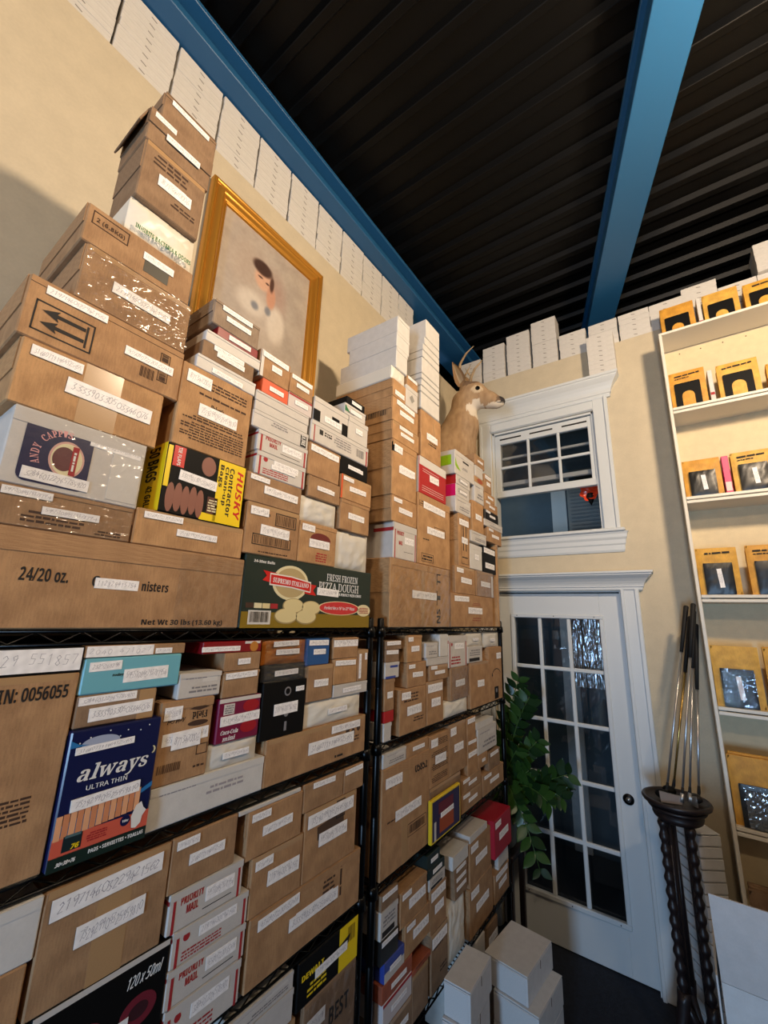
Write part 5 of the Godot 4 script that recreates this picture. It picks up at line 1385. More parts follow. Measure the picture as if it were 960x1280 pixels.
func deco_priority(o, w, h, dep, kind, k):
	var F = dep / 2
	for u in [0.07, 0.94]:
		slab(o, "red_stripe", (u - 0.5) * w, h / 2, w * .032, h * .99, F, mats["inkred"], 0, 0.0005)
	if kind == "prio" or kind == "prio3":
		words(o, "PRIORITY", (-.5 + .29) * w, h * .72, w * .29, min(h * .2, 0.016), F, mats["inkred"])
		words(o, "MAIL", (-.5 + .30) * w, h * .45, w * .15, min(h * .2, 0.016), F, mats["inkred"])
		slab(o, "paper_label", w * .17, h * .55, w * .40, min(h * .36, 0.028), F, paper[k % 8], 0.0, 0.0009)
		slab(o, "printed_line", w * .14, h * .22, w * .4, 0.0014, F, mats["ink"], 0, 0.0005)
	else:
		part(o, "print_lines", lines_mesh(w * .5, h * .28, 3, k), mats["inkred"], Vector3(-w * .12, h * .22, F + 0.0004))
		part(o, "round_emblem", disc(w * .04, w * .04, 16, 0.0005), mats["inkred"], Vector3(-w * .33, h * .72, F))
		slab(o, "paper_label", w * .08, h * .66, w * .5, min(h * .32, 0.026), F, paper[(k + 3) % 8], 0.0, 0.0009)
	part(o, "red_slash", slab_mesh, mats["inkred"], Vector3(-w / 2, h * .8, F - 0.05), Vector3(0, -PI / 2, 0.0), Vector3(0.1, h * .1, 0.0005))

func deco_husky(o, w, h, F):
	# photographic panel at the left, yellow panel at the right, yellow end
	slab(o, "photo_panel", -w * .11, h * .5, w * .5, h * .98, F, mats["black"], 0, 0.0004)
	for i in 5:
		part(o, "finger_print", disc(w * .047, h * .21, 16, 0.0006 + 0.0001 * i), mats["skin_print"], Vector3(-w * .40 + i * w * .086, h * .225 + h * .02 * (i % 2), F))
	part(o, "finger_print", disc(w * .09, h * .15, 18, 0.0006), mats["skin_print"], Vector3(w * .0, h * .82, F))
	slab(o, "yellow_panel", w * .31, h * .5, w * .37, h * .985, F, mats["husky_yellow"], 0, 0.0007)
	slab(o, "yellow_strip", w * .06, h * .06, w * .2, h * .11, F, mats["husky_yellow"], 0, 0.0007)
	slab(o, "yellow_strip", -w * .465, h * .66, w * .05, h * .6, F, mats["husky_yellow"], 0, 0.0007)
	slab(o, "red_panel", -w * .36, h * .83, w * .13, h * .3, F, mats["red_ink"], 0, 0.0007)
	words(o, "TIE FLAPS", -w * .36, h * .83, h * .27, w * .04, F + 0.0004, mats["white_ink"], "Droid Sans", true, false, -PI / 2)
	words(o, "HUSKY", w * .43, h * .5, h * .82, w * .085, F + 0.0005, mats["red_ink"], "Droid Sans", true, true, -PI / 2)
	words(o, "Contractor", w * .31, h * .52, h * .78, w * .062, F + 0.0005, mats["ink"], "Droid Sans", true, false, -PI / 2)
	words(o, "Clean-up", w * .235, h * .60, h * .62, w * .062, F + 0.0005, mats["ink"], "Droid Sans", true, false, -PI / 2)
	words(o, "Bags", w * .165, h * .74, h * .36, w * .062, F + 0.0005, mats["ink"], "Droid Sans", true, false, -PI / 2)
	slab(o, "brown_panel", w * .10, h * .24, w * .13, h * .26, F, mat("rust_panel", Color(0.32, 0.13, 0.09), 0.5), 0, 0.0007)
	part(o, "print_lines", lines_mesh(w * .11, h * .2, 5, 5), mats["cream_ink"], Vector3(w * .10, h * .24, F + 0.0012))
	slab(o, "paper_label", -w * .1, h * .56, w * .46, 0.024, F, paper[2], -0.06, 0.0012)
	part(o, "yellow_end", slab_mesh, mats["husky_yellow"], Vector3(-w / 2, h / 2, 0), Vector3(0, -PI / 2, 0), Vector3(F * 1.98, h * .99, 0.0008))
	for e in [["50 BAGS", .7, .5], ["42 GAL", .24, .3]]:
		var t = words(o, e[0], 0, 0, h * e[2], F * .9 if e[1] > .5 else F * .5, 0, mats["ink"], "Droid Sans", true)
		var b = Basis(Vector3(0, 1, 0), -PI / 2) * Basis(Vector3(0, 0, 1), -PI / 2)
		t.transform = Transform3D(b * Basis.from_scale(t.scale), Vector3(-w / 2 - 0.0014, h * e[1], 0))

func deco_pizza(o, w, h, F):
	slab(o, "gold_band", 0, h * .11, w * .985, h * .215, F, mats["olive_gold"], 0, 0.0004)
	words(o, "24-20oz Balls", -w * .385, h * .92, w * .13, h * .04, F, mats["white_ink"])
	# round badge with a red ribbon
	part(o, "badge", disc(h * .36, h * .26, 36, 0.0006), mats["cream_ink"], Vector3(-w * .20, h * .66, F))
	part(o, "badge_ring", disc(h * .31, h * .22, 36, 0.0009), mat("badge_tan", Color(0.70, 0.62, 0.44), 0.5), Vector3(-w * .20, h * .66, F))
	part(o, "ribbon_end", poly([Vector2(-.19 * w, .14 * h), Vector2(-.10 * w, .12 * h), Vector2(-.10 * w, -.04 * h), Vector2(-.19 * w, 0), Vector2(-.165 * w, .07 * h)]), mats["red_ink"], Vector3(-w * .20, h * .66, F + 0.0004))
	part(o, "ribbon_end", poly([Vector2(.19 * w, .0 * h), Vector2(.10 * w, .02 * h), Vector2(.10 * w, -.14 * h), Vector2(.19 * w, -.16 * h), Vector2(.165 * w, -.08 * h)]), mats["red_ink"], Vector3(-w * .20, h * .66, F + 0.0004))
	part(o, "ribbon_edge", poly([Vector2(-.145 * w, .115 * h), Vector2(0, .10 * h), Vector2(.145 * w, .045 * h), Vector2(.145 * w, -.125 * h), Vector2(0, -.075 * h), Vector2(-.145 * w, -.06 * h)]), mats["white_ink"], Vector3(-w * .20, h * .66, F + 0.0008))
	part(o, "ribbon", poly([Vector2(-.14 * w, .095 * h), Vector2(0, .08 * h), Vector2(.14 * w, .025 * h), Vector2(.14 * w, -.105 * h), Vector2(0, -.055 * h), Vector2(-.14 * w, -.04 * h)]), mats["red_ink"], Vector3(-w * .20, h * .66, F + 0.0012))
	words(o, "SUPREMO ITALIANO", -w * .20, h * .66, w * .25, h * .07, F + 0.0018, mats["white_ink"], "Droid Serif", true, false, -0.06)
	words(o, "FRESH FROZEN", w * .215, h * .82, w * .285, h * .115, F, mats["white_ink"], "Droid Serif", false)
	words(o, "PIZZA DOUGH", w * .19, h * .665, w * .36, h * .135, F, mats["white_ink"], "Droid Serif", false)
	words(o, "MAKES A PERFECT PIZZA CRUST", w * .26, h * .55, w * .28, h * .045, F, mats["white_ink"])
	for e in [[-.17, .32, .075], [-.04, .30, .075], [-.215, .17, .08], [-.075, .165, .08]]:
		part(o, "dough_ball_print", disc(w * e[2], h * .115, 26, 0.0007 + 0.0003 * int(e[1] < .2)), mat("dough_rim", Color(0.62, 0.54, 0.36), 0.5), Vector3(w * e[0], h * e[1], F))
		part(o, "dough_ball_print", disc(w * e[2] * .92, h * .10, 26, 0.0011 + 0.0003 * int(e[1] < .2)), mats["dough"], Vector3(w * e[0], h * (e[1] + .006), F))
	part(o, "red_oval", disc(w * .185, h * .115, 34, 0.0008), mats["cream_ink"], Vector3(w * .20, h * .32, F))
	part(o, "red_oval", disc(w * .175, h * .105, 34, 0.0012), mat("coral_red", Color(0.78, 0.19, 0.20), 0.4), Vector3(w * .20, h * .32, F))
	words(o, "Perfect for a 16\" to 22\" Pizza", w * .20, h * .32, w * .29, h * .055, F + 0.0012, mats["white_ink"], "Droid Sans", false, true)
	part(o, "cream_oval", disc(w * .068, h * .105, 26, 0.0012), mats["cream_ink"], Vector3(w * .43, h * .30, F))
	part(o, "print_lines", lines_mesh(w * .10, h * .11, 4, 3), mats["inkred"], Vector3(w * .43, h * .30, F + 0.0016))
	slab(o, "barcode_panel", -w * .385, h * .145, w * .135, h * .19, F, mats["wf"], 0, 0.0008)
	part(o, "barcode", bars_mesh(w * .115, h * .14, 22, 8), mats["ink"], Vector3(-w * .385, h * .15, F + 0.0012))
	for i in 4:
		slab(o, "colour_print", -w * .45 + w * .05 * i, h * .305, w * .045, h * .07, F, mats[["inkbrown", "cream_ink", "dough", "inkred"][i]], 0, 0.0006)
	slab(o, "paper_label", w * .09, h * .57, w * .18, h * .12, F, paper[8], -0.03, 0.0018)

func deco_always(o, w, h, F):
	# lower third: a row of tan strips and a coral band, dark foot
	part(o, "light_swoosh", poly([Vector2(-.48 * w, .40 * h), Vector2(-.49 * w, .30 * h), Vector2(-.2 * w, .36 * h), Vector2(.2 * w, .36 * h), Vector2(.49 * w, .46 * h), Vector2(.49 * w, .42 * h), Vector2(.1 * w, .30 * h), Vector2(-.49 * w, .12 * h), Vector2(-.5 * w, .22 * h)]), mats["sky_ink"], Vector3(0, 0, F))
	for i in 13:
		var x = -w * .46 + i * w * .066
		slab(o, "pad_print", x, h * (.30 + .004 * i), w * .058, h * .17, F + 0.0006, mat("pad_tan%d" % (i % 2), Color(0.80, 0.52, 0.36) if i % 2 else Color(0.88, 0.64, 0.47), 0.5), 0, 0.0006)
	slab(o, "coral_band", 0, h * .165, w * .99, h * .135, F, mats["coral"], 0, 0.0009)
	slab(o, "foot_band", 0, h * .052, w * .99, h * .10, F, mats["pizza_green"], 0, 0.0009)
	slab(o, "case_print", -w * .30, h * .175, w * .18, h * .11, F, mat("case_green", Color(0.08, 0.15, 0.17), 0.4), 0, 0.0013)
	slab(o, "case_print", -w * .30, h * .225, w * .15, h * .02, F, mat("case_lid", Color(0.30, 0.40, 0.42), 0.4), 0, 0.0014)
	words(o, "76", -w * .27, h * .145, w * .08, h * .035, F + 0.0014, mats["husky_yellow"], "Droid Sans", true, true)
	part(o, "print_lines", lines_mesh(w * .2, h * .07, 4, 6), mats["inkred"], Vector3(-w * .06, h * .17, F + 0.0014))
	part(o, "pad_shape_print", poly([Vector2(-.05 * w, -.09 * h), Vector2(-.07 * w, 0), Vector2(-.03 * w, .08 * h), Vector2(.03 * w, .10 * h), Vector2(.06 * w, .05 * h), Vector2(.10 * w, .02 * h), Vector2(.06 * w, -.02 * h), Vector2(.05 * w, -.07 * h), Vector2(0, -.10 * h)]), mats["white_ink"], Vector3(w * .36, h * .215, F + 0.0012))
	part(o, "round_emblem", disc(w * .055, w * .055, 20, 0.0016), mats["navy"], Vector3(w * .23, h * .20, F))
	words(o, "10hr", w * .23, h * .20, w * .07, h * .02, F + 0.0018, mats["white_ink"])
	words(o, "30+38=76", -w * .33, h * .045, w * .19, h * .028, F + 0.0010, mats["white_ink"], "Droid Sans", true, true)
	words(o, "PADS • SERVIETTES • TOALLAS", w * .17, h * .062, w * .58, h * .028, F + 0.0010, mats["white_ink"])
	words(o, "always", w * .02, h * .645, w * .80, h * .155, F, mats["white_ink"], "Droid Serif", true, true)
	words(o, "ULTRA THIN", -w * .04, h * .545, w * .43, h * .035, F, mats["white_ink"], "Droid Sans", false)
	# crescent and stars
	var pts = []
	for i in 12:
		var t = -1.2 + 2.4 * i / 11.0
		pts.append(Vector2(cos(t) * .05 * w, sin(t) * .035 * h))
	for i in 12:
		var t = 1.2 - 2.4 * i / 11.0
		pts.append(Vector2(cos(t) * .036 * w - .006 * w, sin(t) * .030 * h))
	part(o, "crescent_print", poly(pts), mats["cream_ink"], Vector3(w * .42, h * .73, F))
	for e in [[-.3, .93], [-.1, .96], [.1, .94], [.25, .92], [-.4, .9], [.35, .95], [.02, .9]]:
		part(o, "star_print", disc(w * .008, w * .008, 8, 0.0005), mats["white_ink"], Vector3(w * e[0], h * e[1], F))
	part(o, "cloud_print", disc(w * .2, h * .055, 24, 0.0005), mat("cloud_ink", Color(0.62, 0.66, 0.75), 0.5), Vector3(-w * .18, h * .88, F))
	part(o, "light_swoosh", poly([Vector2(-.49 * w, .03 * h), Vector2(-.4 * w, -.01 * h), Vector2(-.3 * w, -.02 * h), Vector2(-.49 * w, -.03 * h)]), mats["sky_ink"], Vector3(0, h * .90, F))
	slab(o, "paper_label", -w * .12, h * .845, w * .62, h * .055, F, paper[0], 0.02, 0.0014)
	slab(o, "paper_label", -w * .02, h * .445, w * .72, h * .09, F, paper[4], 0.03, 0.0022)

func deco_cola(o, w, h, F):
	slab(o, "pale_edge", 0, h * .95, w * .98, h * .09, F, mats["wf"], 0, 0.0005)
	slab(o, "barcode_panel", -w * .26, h * .75, w * .24, h * .24, F, mats["wf"], 0, 0.0005)
	part(o, "print_lines", lines_mesh(w * .2, h * .2, 4, 4), mats["grey_ink"], Vector3(-w * .26, h * .75, F + 0.0008))
	for e in [[.26, .76], [.24, .28]]:
		part(o, "red_oval", disc(w * .2, h * .14, 22, 0.0005), mat("cherry", Color(0.62, 0.08, 0.13), 0.35), Vector3(w * e[0], h * e[1], F))
	slab(o, "paper_label", w * .03, h * .50, w * .92, h * .22, F, paper[6], 0.02, 0.0012)
	words(o, "Coca-Cola", -w * .2, h * .24, w * .42, h * .10, F, mats["white_ink"], "Droid Serif", true, true)
	words(o, "mini", -w * .2, h * .10, w * .3, h * .10, F, mats["white_ink"], "Droid Serif", true, true)

func deco_dewalt(o, w, h, F):
	slab(o, "yellow_panel", w * .33, h * .5, w * .34, h * .98, F, mats["husky_yellow"], 0, 0.0005)
	words(o, "DEWALT", -w * .27, h * .62, w * .34, h * .12, F, mats["husky_yellow"], "Droid Sans", true)
	part(o, "print_lines", lines_mesh(w * .3, h * .3, 3, 4), mats["husky_yellow"], Vector3(-w * .2, h * .28, F + 0.0006))
	part(o, "tool_print", poly([Vector2(0, 0), Vector2(.2 * w, .12 * h), Vector2(.24 * w, .3 * h), Vector2(.08 * w, .22 * h), Vector2(-.03 * w, .16 * h)]), mats["ink"], Vector3(w * .12, h * .42, F + 0.0006))
	part(o, "barcode", bars_mesh(w * .14, h * .36, 12, 5), mats["olive_gold"], Vector3(w * .38, h * .7, F + 0.0008))

func deco_poster(o, w, h, F):
	slab(o, "picture_sheet", 0, h * .5, w * .93, h * .9, F, mat("violet", Color(0.17, 0.13, 0.28), 0.4), 0, 0.0006)
	slab(o, "picture_block", -w * .02, h * .72, w * .5, h * .26, F, mat("wine", Color(0.40, 0.10, 0.15), 0.4), 0, 0.0010)
	slab(o, "picture_block", w * .0, h * .32, w * .48, h * .36, F, mat("ember", Color(0.62, 0.27, 0.10), 0.4), 0, 0.0010)
	slab(o, "paper_label", w * .02, h * .54, w * .44, h * .12, F, paper[3], 0.02, 0.0016)
	slab(o, "pale_tab", -w * .38, h * .26, w * .06, h * .42, F, mats["w"], 0, 0.0010)

func deco_capp(o, w, h, F):
	# navy rounded panel; lettering on an arc, a round badge with a red band, no figure
	var pts = []
	var rw = w * .47
	var rh = h * .86
	for q in [[1, 1, 0.0], [-1, 1, PI / 2], [-1, -1, PI], [1, -1, PI * 1.5]]:
		for i in 6:
			var t = q[2] + PI / 2 * i / 5.0
			pts.append(Vector2(q[0] * (rw / 2 - .014) + cos(t) * .014, q[1] * (rh / 2 - .014) + sin(t) * .014))
	part(o, "navy_panel", poly(pts), mats["navy"], Vector3(-w * .165, h * .50, F))
	var cx = -w * .15
	var cy = h * .46
	var s = "ANDY CAPP'S"
	for i in s.length():
		if s[i] == " ":
			continue
		var t = 3.5 - 0.205 * i
		words(o, s[i], cx + cos(t) * w * .185 + w * .02, cy + sin(t) * h * .34, w * .032, h * .085, F + 0.0006, mat("pink_ink", Color(0.87, 0.62, 0.62), 0.5), "Droid Serif", true, false, t - PI / 2)
	part(o, "badge", disc(w * .125, h * .25, 30, 0.0010), mat("badge_pink", Color(0.80, 0.62, 0.58), 0.5), Vector3(cx + w * .05, cy, F))
	part(o, "badge_ring", disc(w * .11, h * .22, 30, 0.0013), mats["cream_ink"], Vector3(cx + w * .05, cy, F))
	part(o, "badge_ring", disc(w * .08, h * .165, 30, 0.0015), mat("badge_maroon", Color(0.34, 0.08, 0.12), 0.5), Vector3(cx + w * .03, cy, F))
	slab(o, "red_band", cx + w * .10, cy, w * .045, h * .40, F, mats["inkred"], 0, 0.0018)
	part(o, "print_lines", lines_mesh(h * .34, w * .03, 1, 9), mats["white_ink"], Vector3(cx + w * .10, cy, F + 0.0022), Vector3(0, 0, -PI / 2))
	slab(o, "paper_label", -w * .14, h * .17, w * .46, 0.022, F, paper[1], -0.02, 0.0020)
	slab(o, "paper_label", w * .25, h * .82, w * .42, 0.022, F, paper[5], -0.02, 0.0012)
	slab(o, "side_flap", w * .355, h * .42, w * .25, h * .72, F, mats["wf"], 0, 0.0008)
	part(o, "plastic_wrap", film_mesh(w * .99, h * .98, 71), mats["film"], Vector3(0, 0.002, F))

# ------------------------------------------------------------------ white flat boxes on the wall tops
func flat_box_proto(w, h, d):
	var o = Node3D.new()
	var st = begin()
	add_box(st, Vector3(0, h / 2, 0), Vector3(w, h, d), 0.0015)
	var b = MeshInstance3D.new()
	b.name = "body"
	b.mesh = finish(st)
	b.material_override = mats["wf"]
	o.add_child(b)
	slab(o, "tab_slot", 0, h * 0.46, 0.022, 0.0035, d / 2, mat("slot_grey", Color(0.42, 0.40, 0.38), 0.8), -0.2, 0.0005)
	slab(o, "lid", 0, h * 0.82, w * 0.985, h * 0.34, d / 2, mats["wf"], 0, 0.0008)
	return o

const ORD := ["first", "second", "third", "fourth", "fifth", "sixth", "seventh", "eighth", "ninth", "tenth", "eleventh", "twelfth", "thirteenth", "fourteenth", "fifteenth", "sixteenth", "seventeenth", "eighteenth"]

func flat_stack(proto, n, h, at, turn, where, group, r, dx = 0.002):
	for i in n:
		var label = "white flat box %s from the bottom in %s" % [ORD[i], where]
		var o = proto.duplicate()
		o.name = numbered("white_flat_box")
		add_child(o)
		var along = Vector3(cos(turn), 0, -sin(turn))
		var out = Vector3(sin(turn), 0, cos(turn))
		o.position = at + Vector3(0, i * h, 0) + along * r.randf_range(-dx, dx) + out * r.randf_range(-0.004, 0.0)
		o.rotation.y = turn + r.randf_range(-0.012, 0.012)
		o.set_meta("label", label)
		o.set_meta("category", "box")
		o.set_meta("group", group)

func wall_top_boxes():
	var r = RandomNumberGenerator.new()
	r.seed = 555
	var h = 0.0405
	var d = 0.12
	var proto = flat_box_proto(0.197, h - 0.0006, d)
	# left wall: stacks eight high under the blue beam
	for k in 13:
		var z = 0.272 - 0.2055 * k
		flat_stack(proto, 8, h, Vector3(WALL_L - d / 2, WALL_TOP + 0.0005, z), PI / 2, "the %s left-wall stack from the corner" % ORD[12 - k], "white flat boxes along the left wall top", r)
	# door wall: stacks of different heights
	var P2 = flat_box_proto(0.187, h - 0.0006, d)
	var q = -1
	for e in [[-1.305, 6], [-1.097, 8], [-0.888, 9], [-0.682, 10], [-0.479, 5], [-0.27, 5], [-0.073, 5], [0.115, 5], [0.30, 6], [0.49, 4], [0.68, 4], [0.925, 4]]:
		q += 1
		flat_stack(P2, e[1], h, Vector3(e[0], WALL_TOP + 0.0005, WALL_B - d / 2), 0.0, "the %s door-wall stack from the corner" % ORD[q], "white flat boxes along the door wall top", r)
	# one stack stands on the window crown
	var P3 = flat_box_proto(0.17, 0.0375, 0.085)
	flat_stack(P3, 8, 0.0381, Vector3(-0.29, 3.5435, WALL_B + 0.0435), 0.0, "the stack on the window crown", "white flat boxes on the window crown", r, 0.001)
	# longer white boxes piled high over the bookcase
	var P4 = flat_box_proto(0.22, 0.0395, 0.17)
	flat_stack(P4, 5, 0.040, Vector3(0.70, 3.8700 + 0.0905, WALL_B - 0.06), 0.0, "the highest pile above the bookcase", "white flat boxes piled above the bookcase", r, 0.001)
	proto.free()
	P2.free()
	P3.free()
	P4.free()

# ------------------------------------------------------------------ gilt-framed painting
func painting():
	var W = 0.655
	var H = 0.80
	var o = thing("framed_painting", "gilt-framed pastel portrait of a figure in white on the beige wall", "painting", "", Vector3(WALL_L + 0.004, 2.83, -0.983), PI / 2)
	var gold = mat("gilt", Color(0.78, 0.55, 0.21), 0.3, 0.6)
	# outline of the moulding: [inset, height out of the wall]
	var prof = [[0.0, 0.0], [0.0, 0.030], [0.006, 0.036], [0.014, 0.034], [0.018, 0.026], [0.024, 0.024], [0.030, 0.034], [0.040, 0.042], [0.050, 0.040], [0.058, 0.030], [0.064, 0.022], [0.070, 0.024], [0.076, 0.018], [0.078, 0.010]]
	var corner = func(k, i):
		var x = (W / 2 - i) * [-1, 1, 1, -1][k]
		var y = H / 2 + (H / 2 - i) * [-1, -1, 1, 1][k]
		return Vector3(x, y, 0)
	for k in 4:
		var st = begin(true)
		for i in prof.size() - 1:
			var a = prof[i]
			var b = prof[i + 1]
			var k2 = (k + 1) % 4
			var n = Vector3(0, 0, b[0] - a[0]) + (corner.call(k, 0) + corner.call(k2, 0) - Vector3(0, H, 0)).normalized() * (b[1] - a[1])
			face(st, corner.call(k, a[0]) + Vector3(0, 0, a[1]), corner.call(k2, a[0]) + Vector3(0, 0, a[1]), corner.call(k2, b[0]) + Vector3(0, 0, b[1]), corner.call(k, b[0]) + Vector3(0, 0, b[1]), n)
		part(o, "frame_rail", finish(st), gold)
	var n1 = tile_noise(90, 0.02, 4)
	var n2 = tile_noise(91, 0.08, 3)
	var blob = func(x, y, cx, cy, rx, ry, soft):
		var dd = sqrt(pow((x - cx) / rx, 2) + pow((y - cy) / ry, 2))
		return 1.0 - smoothstep(1.0 - soft, 1.0 + soft, dd)
	var tex = img_tex(224, 288, func(px, py):
		var u = px / 224.0
		var v = py / 288.0
		var g = n1.get_noise_2d(px, py) * 0.05
		var f = n2.get_noise_2d(px, py) * 0.02
		var c = Color(0.66 + g, 0.615 + g, 0.57 + g * 0.9)
		c = c.lerp(Color(0.68, 0.61, 0.55), blob.call(u, v, 0.43 - 0.12, 0.295 + 0.02, 0.20, 0.20, 0.7) * 0.7)
		c = c.lerp(Color(0.62, 0.46, 0.41), blob.call(u, v, 0.43 + 0.16, 0.295 + 0.10, 0.11, 0.16, 0.8) * 0.5)
		c = c.lerp(Color(0.72, 0.67, 0.62), blob.call(u, v, 0.43 + 0.05, 0.295 + 0.34, 0.22, 0.24, 0.5) * 0.7)
		c = c.lerp(Color(0.78, 0.74, 0.69), blob.call(u, v, 0.43 - 0.07, 0.295 + 0.27, 0.15, 0.09, 0.35))
		c = c.lerp(Color(0.80, 0.76, 0.71), blob.call(u, v, 0.43 + 0.20, 0.295 + 0.32, 0.10, 0.14, 0.3))
		c = c.lerp(Color(0.79, 0.63, 0.53), blob.call(u, v, 0.43 + 0.02, 0.295 + 0.03, 0.095, 0.085, 0.25))
		c = c.lerp(Color(0.74, 0.55, 0.45), blob.call(u, v, 0.43 + 0.12, 0.295 + 0.13, 0.05, 0.09, 0.3))
		c = c.lerp(Color(0.25, 0.16, 0.13), blob.call(u, v, 0.43, 0.295 - 0.055, 0.105, 0.055, 0.25))
		c = c.lerp(Color(0.30, 0.19, 0.15), blob.call(u, v, 0.43 + 0.115, 0.295 + 0.02, 0.024, 0.06, 0.4))
		c = c.lerp(Color(0.32, 0.22, 0.19), blob.call(u, v, 0.43 - 0.015, 0.295 + 0.025, 0.026, 0.008, 0.4))
		c = c.lerp(Color(0.32, 0.22, 0.19), blob.call(u, v, 0.43 + 0.065, 0.295 + 0.04, 0.02, 0.008, 0.4))
		c = c.lerp(Color(0.42, 0.44, 0.48), blob.call(u, v, 0.43 - 0.04, 0.295 + 0.276, 0.038, 0.03, 0.5) * 0.8)
		c = c.lerp(Color(0.42, 0.44, 0.48), blob.call(u, v, 0.43 + 0.10, 0.295 + 0.25, 0.032, 0.032, 0.5) * 0.8)
		return Color(c.r + f, c.g + f, c.b + f))
	var m = StandardMaterial3D.new()
	m.albedo_texture = tex
	m.roughness = 0.5
	slab(o, "canvas", 0, H / 2, W - 0.15, H - 0.15, 0.006, m, 0, 0.006)
	part(o, "backing_board", boxes_mesh([[Vector3(0, H / 2, 0.003), Vector3(W - 0.02, H - 0.02, 0.005)]]), mats["inkbrown"])

# ------------------------------------------------------------------ bookcase of padded envelopes
func bookcase():
	var x0 = 0.05
	var x1 = 1.15
	var zf = -2.80
	var zb = WALL_B + 0.002
	var dp = zf - zb
	var zc = (zf + zb) / 2
	var M = mats["shelfwhite"]
	var o = thing("bookcase", "tall cream-white open bookcase filled with padded envelopes", "bookcase", "", Vector3((x0 + x1) / 2, 0, zc))
	var w = x1 - x0
	var tops = [3.616, 3.102, 2.552, 2.012, 1.466, 0.948, 0.42]
	for s in [-1, 1]:
		part(o, "side_panel", boxes_mesh([[Vector3(s * (w / 2 - 0.008), 1.80, 0), Vector3(0.016, 3.60, dp), 0.002]]), M)
	part(o, "back_panel", boxes_mesh([[Vector3(0, 1.80, -dp / 2 + 0.004), Vector3(w - 0.032, 3.58, 0.006)]]), mat("shelfback", Color(0.86, 0.79, 0.64), 0.6, 0.0, cloud, 2.0))
	for t in tops:
		var full = t > 3.6
		part(o, "shelf_board", boxes_mesh([[Vector3(0, t - 0.008, 0.003), Vector3(w if full else w - 0.034, 0.016, dp - 0.006), 0.0015]]), M)
		if not full:
			part(o, "shelf_board", boxes_mesh([[Vector3(0, t - 0.030, 0.003), Vector3(w - 0.034, 0.016, dp - 0.006), 0.0015]]), M)
			for s in [-1, 1]:
				part(o, "spacer_block", boxes_mesh([[Vector3(s * (w / 2 - 0.035), t - 0.019, 0), Vector3(0.03, 0.006, dp - 0.05)]]), M)
	var hole = disc(0.004, 0.004, 8, 0.0005)
	for i in 4:
		part(o, "peg_hole", hole, mats["inkbrown"], Vector3(-w / 2 + 0.10 + 0.11 * i, 3.565, -dp / 2 + 0.0072))
	# envelopes: [tier, x left, x right, height, style, setback, description]
	var E = [
		[0, 0.073, 0.255, 0.235, "arch", 0.10, "gold padded envelope with black arch panel at the top shelf's outer end"],
		[0, 0.295, 0.47, 0.235, "arch", 0.10, "gold padded envelope with black arch panel in the top shelf's middle"],
		[0, 0.485, 0.67, 0.205, "scrawl_arch", 0.08, "gold padded envelope with dark scrawl on the bookcase's top"],
		[1, 0.068, 0.245, 0.232, "scrawl_arch", 0.02, "gold padded envelope with bold scrawl above a black arch"],
		[1, 0.293, 0.478, 0.212, "scrawl_arch", 0.02, "gold padded envelope with two-line scrawl beside a white packet"],
		[1, 0.50, 0.68, 0.15, "scrawl_arch", 0.02, "low gold padded envelope at the second shelf's inner side"],
		[2, 0.068, 0.243, 0.215, "slip", 0.02, "plain gold padded envelope with glossy black pouch beside a magenta packet"],
		[2, 0.285, 0.46, 0.222, "scrawl_slip", 0.02, "scrawled gold padded envelope with black pouch beside a magenta packet"],
		[3, 0.068, 0.247, 0.248, "scrawl_slip", 0.02, "faintly scrawled gold envelope above the empty bay"],
		[3, 0.278, 0.46, 0.252, "scrawl_slip", 0.02, "gold envelope with scrawl and pouch at the fourth shelf's inner side"],
		[4, 0.068, 0.262, 0.29, "slip", 0.02, "deep gold envelope holding a shiny black pouch on the fifth shelf"],
		[4, 0.275, 0.46, 0.29, "slip", 0.02, "deep gold envelope beside the shiny pouch envelope"],
		[5, 0.070, 0.27, 0.30, "slip", 0.02, "ochre envelope with a black-framed silvery pouch on the sixth shelf"],
		[6, 0.075, 0.30, 0.27, "plain", 0.02, "brown lettered packet on the lowest visible shelf"]]
	var k = 0
	for e in E:
		k += 1
		envelope(e, tops[e[0]], zf, k)
	# thin packets between envelopes
	packet(Vector3(0.263, tops[1], zf - 0.03), 0.022, 0.20, mats["wf"], "thin white packet with a red tag between envelopes", mats["inkred"], 0.05)
	packet(Vector3(0.262, tops[2], zf - 0.03), 0.030, 0.215, mats["hotpink"], "magenta packet with a white label between envelopes", mats["wf"], 0.04)
	packet(Vector3(0.275, tops[0], zf - 0.085), 0.020, 0.22, mats["wf"], "thin white packet between envelopes on the bookcase top", mats["inkred"], 0.05)

func packet(at, w, h, m, label, m2, ty):
	var o = thing("thin_packet", label, "packet", "", Vector3(at.x, at.y + 0.0008, at.z - 0.06))
	part(o, "body", cbox(w, h, 0.12, 0.002), m)
	slab(o, "tag", 0, ty, w * 0.85, 0.05 if w > 0.025 else 0.016, 0.06, m2, 0, 0.0006)

